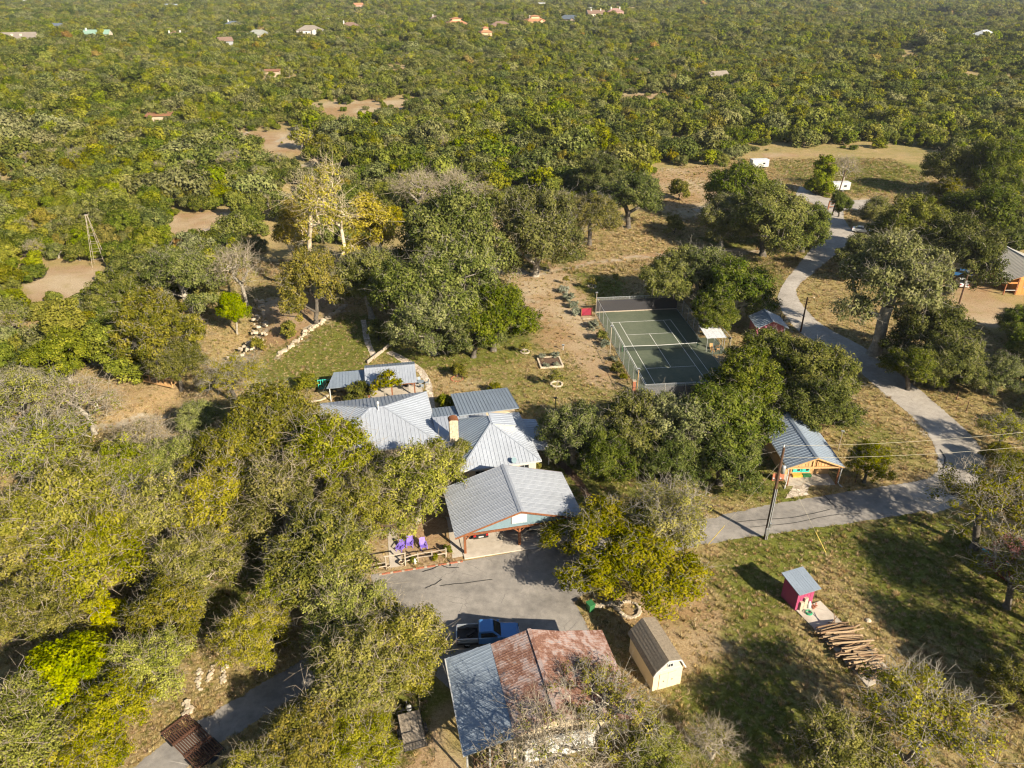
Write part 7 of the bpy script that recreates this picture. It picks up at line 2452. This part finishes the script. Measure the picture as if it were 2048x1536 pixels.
    if 'dormer' in lab:
        for k in range(4):
            x = -w * .38 + k * w * .19
            MB().box(x - .8, x + .8, -d * .36, -d * .1, zt + .6, zt + rh * .75).build('dormer', wmn, ro)

# ------------------------------------------------------------------ tar seams and old cracks on the drive
M['tar'] = plain('tar_seam', (.03, .028, .026), .7, 0, .2)
for pts, w in (([(845, 1144), (862, 1140), (878, 1132), (886, 1128)], .06), ([(882, 1131), (895, 1136), (918, 1136)], .05), ([(895, 1120), (901, 1127), (900, 1133)], .05), ([(850, 1178), (868, 1170), (884, 1160)], .04), ([(880, 1173), (920, 1168), (985, 1160)], .04),
               ([(1470, 1045), (1530, 1040), (1590, 1035), (1660, 1020)], .05), ([(1500, 1055), (1580, 1048), (1660, 1032), (1720, 1028)], .04), ([(1648, 992), (1660, 1004), (1672, 1016)], .05), ([(1880, 900), (1890, 920), (1884, 945)], .08)):
    L = spline(atn(pts), 6)
    L = ragged(L, .05, 2)
    V, F = [], []
    t = np.gradient(L, axis=0); n_ = np.stack([-t[:, 1], t[:, 0]], 1); n_ /= np.linalg.norm(n_, axis=1)[:, None]
    for i, (a, b) in enumerate(zip(L, n_)):
        V += [(*(a - b * w), .086), (*(a + b * w), .086)]
    F = [(2 * i, 2 * i + 2, 2 * i + 3, 2 * i + 1) for i in range(len(L) - 1)]
    me = mesh_np('tar_seam', V, F, M['tar'])
    if me.polygons[0].normal.z < 0: me.flip_normals()
    tag(link('tar_seam', me), kind='structure')
# ------------------------------------------------------------------ tufts of dry and green grass
def tuft_mesh(name, mat, h, n, seed):
    r = np.random.default_rng(seed)
    V, F = [], []
    for k in range(n):
        a = r.uniform(0, 6.28)
        b = np.array([math.cos(a), math.sin(a)]) * r.uniform(0, .16)
        t = np.array([math.cos(a + r.normal() * .6), math.sin(a + r.normal() * .6)]) * r.uniform(.08, .24)
        w = np.array([-math.sin(a), math.cos(a)]) * .022
        hh = h * r.uniform(.6, 1.2)
        i = len(V)
        V += [(*(b - w), -.02), (*(b + w), -.02), (*(b + t), hh)]
        F.append((i, i + 1, i + 2))
    return mesh_np(name, V, F, mat, False, {'tint': ('FACE', r.uniform(0, 1, n))})


M['drygrass'] = leaf_mat('dry_grass_blade', (.23, .16, .07), (.37, .27, .125), (.52, .40, .21), .3, .6)
M['greengrass'] = leaf_mat('green_grass_blade', (.10, .105, .02), (.185, .18, .04), (.28, .25, .08), .3, .6)
TUFT = bpy.data.collections.new('grass_tuft_kinds')
for nm, mt, h, n, sd in (('a', 'drygrass', .14, 22, 1), ('b', 'drygrass', .34, 30, 2), ('c', 'greengrass', .12, 22, 3), ('d', 'greengrass', .26, 28, 4)):
    TUFT.objects.link(bpy.data.objects.new('tuft_' + nm, tuft_mesh('tuft_' + nm, M[mt], h, n, sd)))


def grass_field():
    r = np.random.default_rng(77)
    P = np.column_stack([r.uniform(-75, 85, 150000), 30 + 130 * r.random(150000) ** 1.35])
    PF = np.column_stack([r.uniform(-60, 130, 60000), r.uniform(150, 262, 60000)])
    okf = np.zeros(len(PF), bool)
    for c in ([(1030, 560), (1040, 520), (1150, 470), (1300, 420), (1290, 340), (1430, 330), (1500, 296), (1890, 292), (1910, 360), (1860, 410), (1720, 440), (1560, 560), (1300, 560)],):
        okf |= in_poly(PF, atn(c))
    PF = PF[okf]
    nf = len(PF)
    P = np.vstack([P, PF])
    bad = np.zeros(len(P), bool)
    for o in COL.objects:
        if o.type == 'MESH' and o.parent is None and o.get('kind') == 'structure' and o.name.split('.')[0] in ('road', 'driveway', 'path', 'tennis_court', 'concrete_pad'):
            me = o.data
            if o.name.startswith(('road', 'path')):
                v = np.array([x.co[:2] for x in me.vertices])
                rows = 5 if o.name.startswith('road') else 3
                poly = np.vstack([v[0::rows], v[rows - 1::rows][::-1]])
            else:
                v = np.array([x.co[:2] for x in me.vertices])
                if o.name.startswith('concrete_pad'): v = v[:len(v) // 2]
                poly = v
            bad |= in_poly(P, poly)
    for (cx, cy, hx, hy, th) in ((-18, 85.6, 7.3, 6.6, TH), (-5.6, 84, 8.5, 8, TH), (-.1, 68, 7, 4.8, TH), (37.3, 82, 3.3, 7, 0), (0, 43, 7, 5.2, TH), (13, 47.7, 1.6, 2.5, .3), (-19, 100.4, 5, 4, TP), (44.3, 119, 2.6, 2.6, 0)):
        dx, dy = P[:, 0] - cx, P[:, 1] - cy
        bad |= (np.abs(dx * math.cos(th) + dy * math.sin(th)) < hx) & (np.abs(-dx * math.sin(th) + dy * math.cos(th)) < hy)
    dirt = np.zeros(len(P)); green = np.zeros(len(P))
    for pts, w, s in DIRT_LINES:
        dirt = np.maximum(dirt, s * np.clip(1.35 - seg_dist(P, spline(atn(pts), 4)) / w, 0, 1))
    for pts, s in DIRT_POLYS:
        dirt = np.maximum(dirt, s * in_poly(P, atn(pts)))
    for pts, s in GREEN_POLYS:
        green = np.maximum(green, s * poly_soft(P, atn(pts), 3.0))
    bad |= r.random(len(P)) < dirt * .92
    P, green = P[~bad], green[~bad]
    n = len(P)
    kind = np.where(r.random(n) < .18 + .7 * green, 2, 0) + (r.random(n) < .12)
    me = bpy.data.meshes.new('grass')
    me.vertices.add(n)
    me.vertices.foreach_set('co', np.column_stack([P, terrain(P)]).astype(np.float32).ravel())
    for an, typ, arr in (('kind_i', 'INT', kind.astype(np.int32)), ('size_f', 'FLOAT', (r.uniform(.6, 1.5, n) * np.where(P[:, 1] > 150, 1.7, 1.0)).astype(np.float32)), ('turn_f', 'FLOAT', r.uniform(0, 6.28, n).astype(np.float32)), ('tall_f', 'FLOAT', r.uniform(.6, 1.2, n).astype(np.float32))):
        a = me.attributes.new(an, typ, 'POINT'); a.data.foreach_set('value', arr)
    me.update()
    o = tag(link('grass', me), 'short dry and green grass tufts on the open ground', 'grass', kind='stuff')
    ng = bpy.data.node_groups['far_woodland'].copy()
    for nd in ng.nodes:
        if nd.type == 'COLLECTION_INFO':
            nd.inputs['Collection'].default_value = TUFT
    o.modifiers.new('scatter', 'NODES').node_group = ng


grass_field()
# ------------------------------------------------------------------ the hazy air
hm, hnt, hb = new_mat('hazy_air')
hnt.nodes.remove(hb)
pv_ = N(hnt, 'ShaderNodeVolumePrincipled', ins={'Density': 0.00008, 'Anisotropy': 0.3})
pv_.inputs['Color'].default_value = (.90, .95, 1.0, 1)
hnt.links.new(pv_.outputs[0], hnt.nodes['Material Output'].inputs['Volume'])
hz = MB().box(-2600, 2600, -400, 3200, -14, 75).build('haze', hm)
tag(hz, kind='stuff')
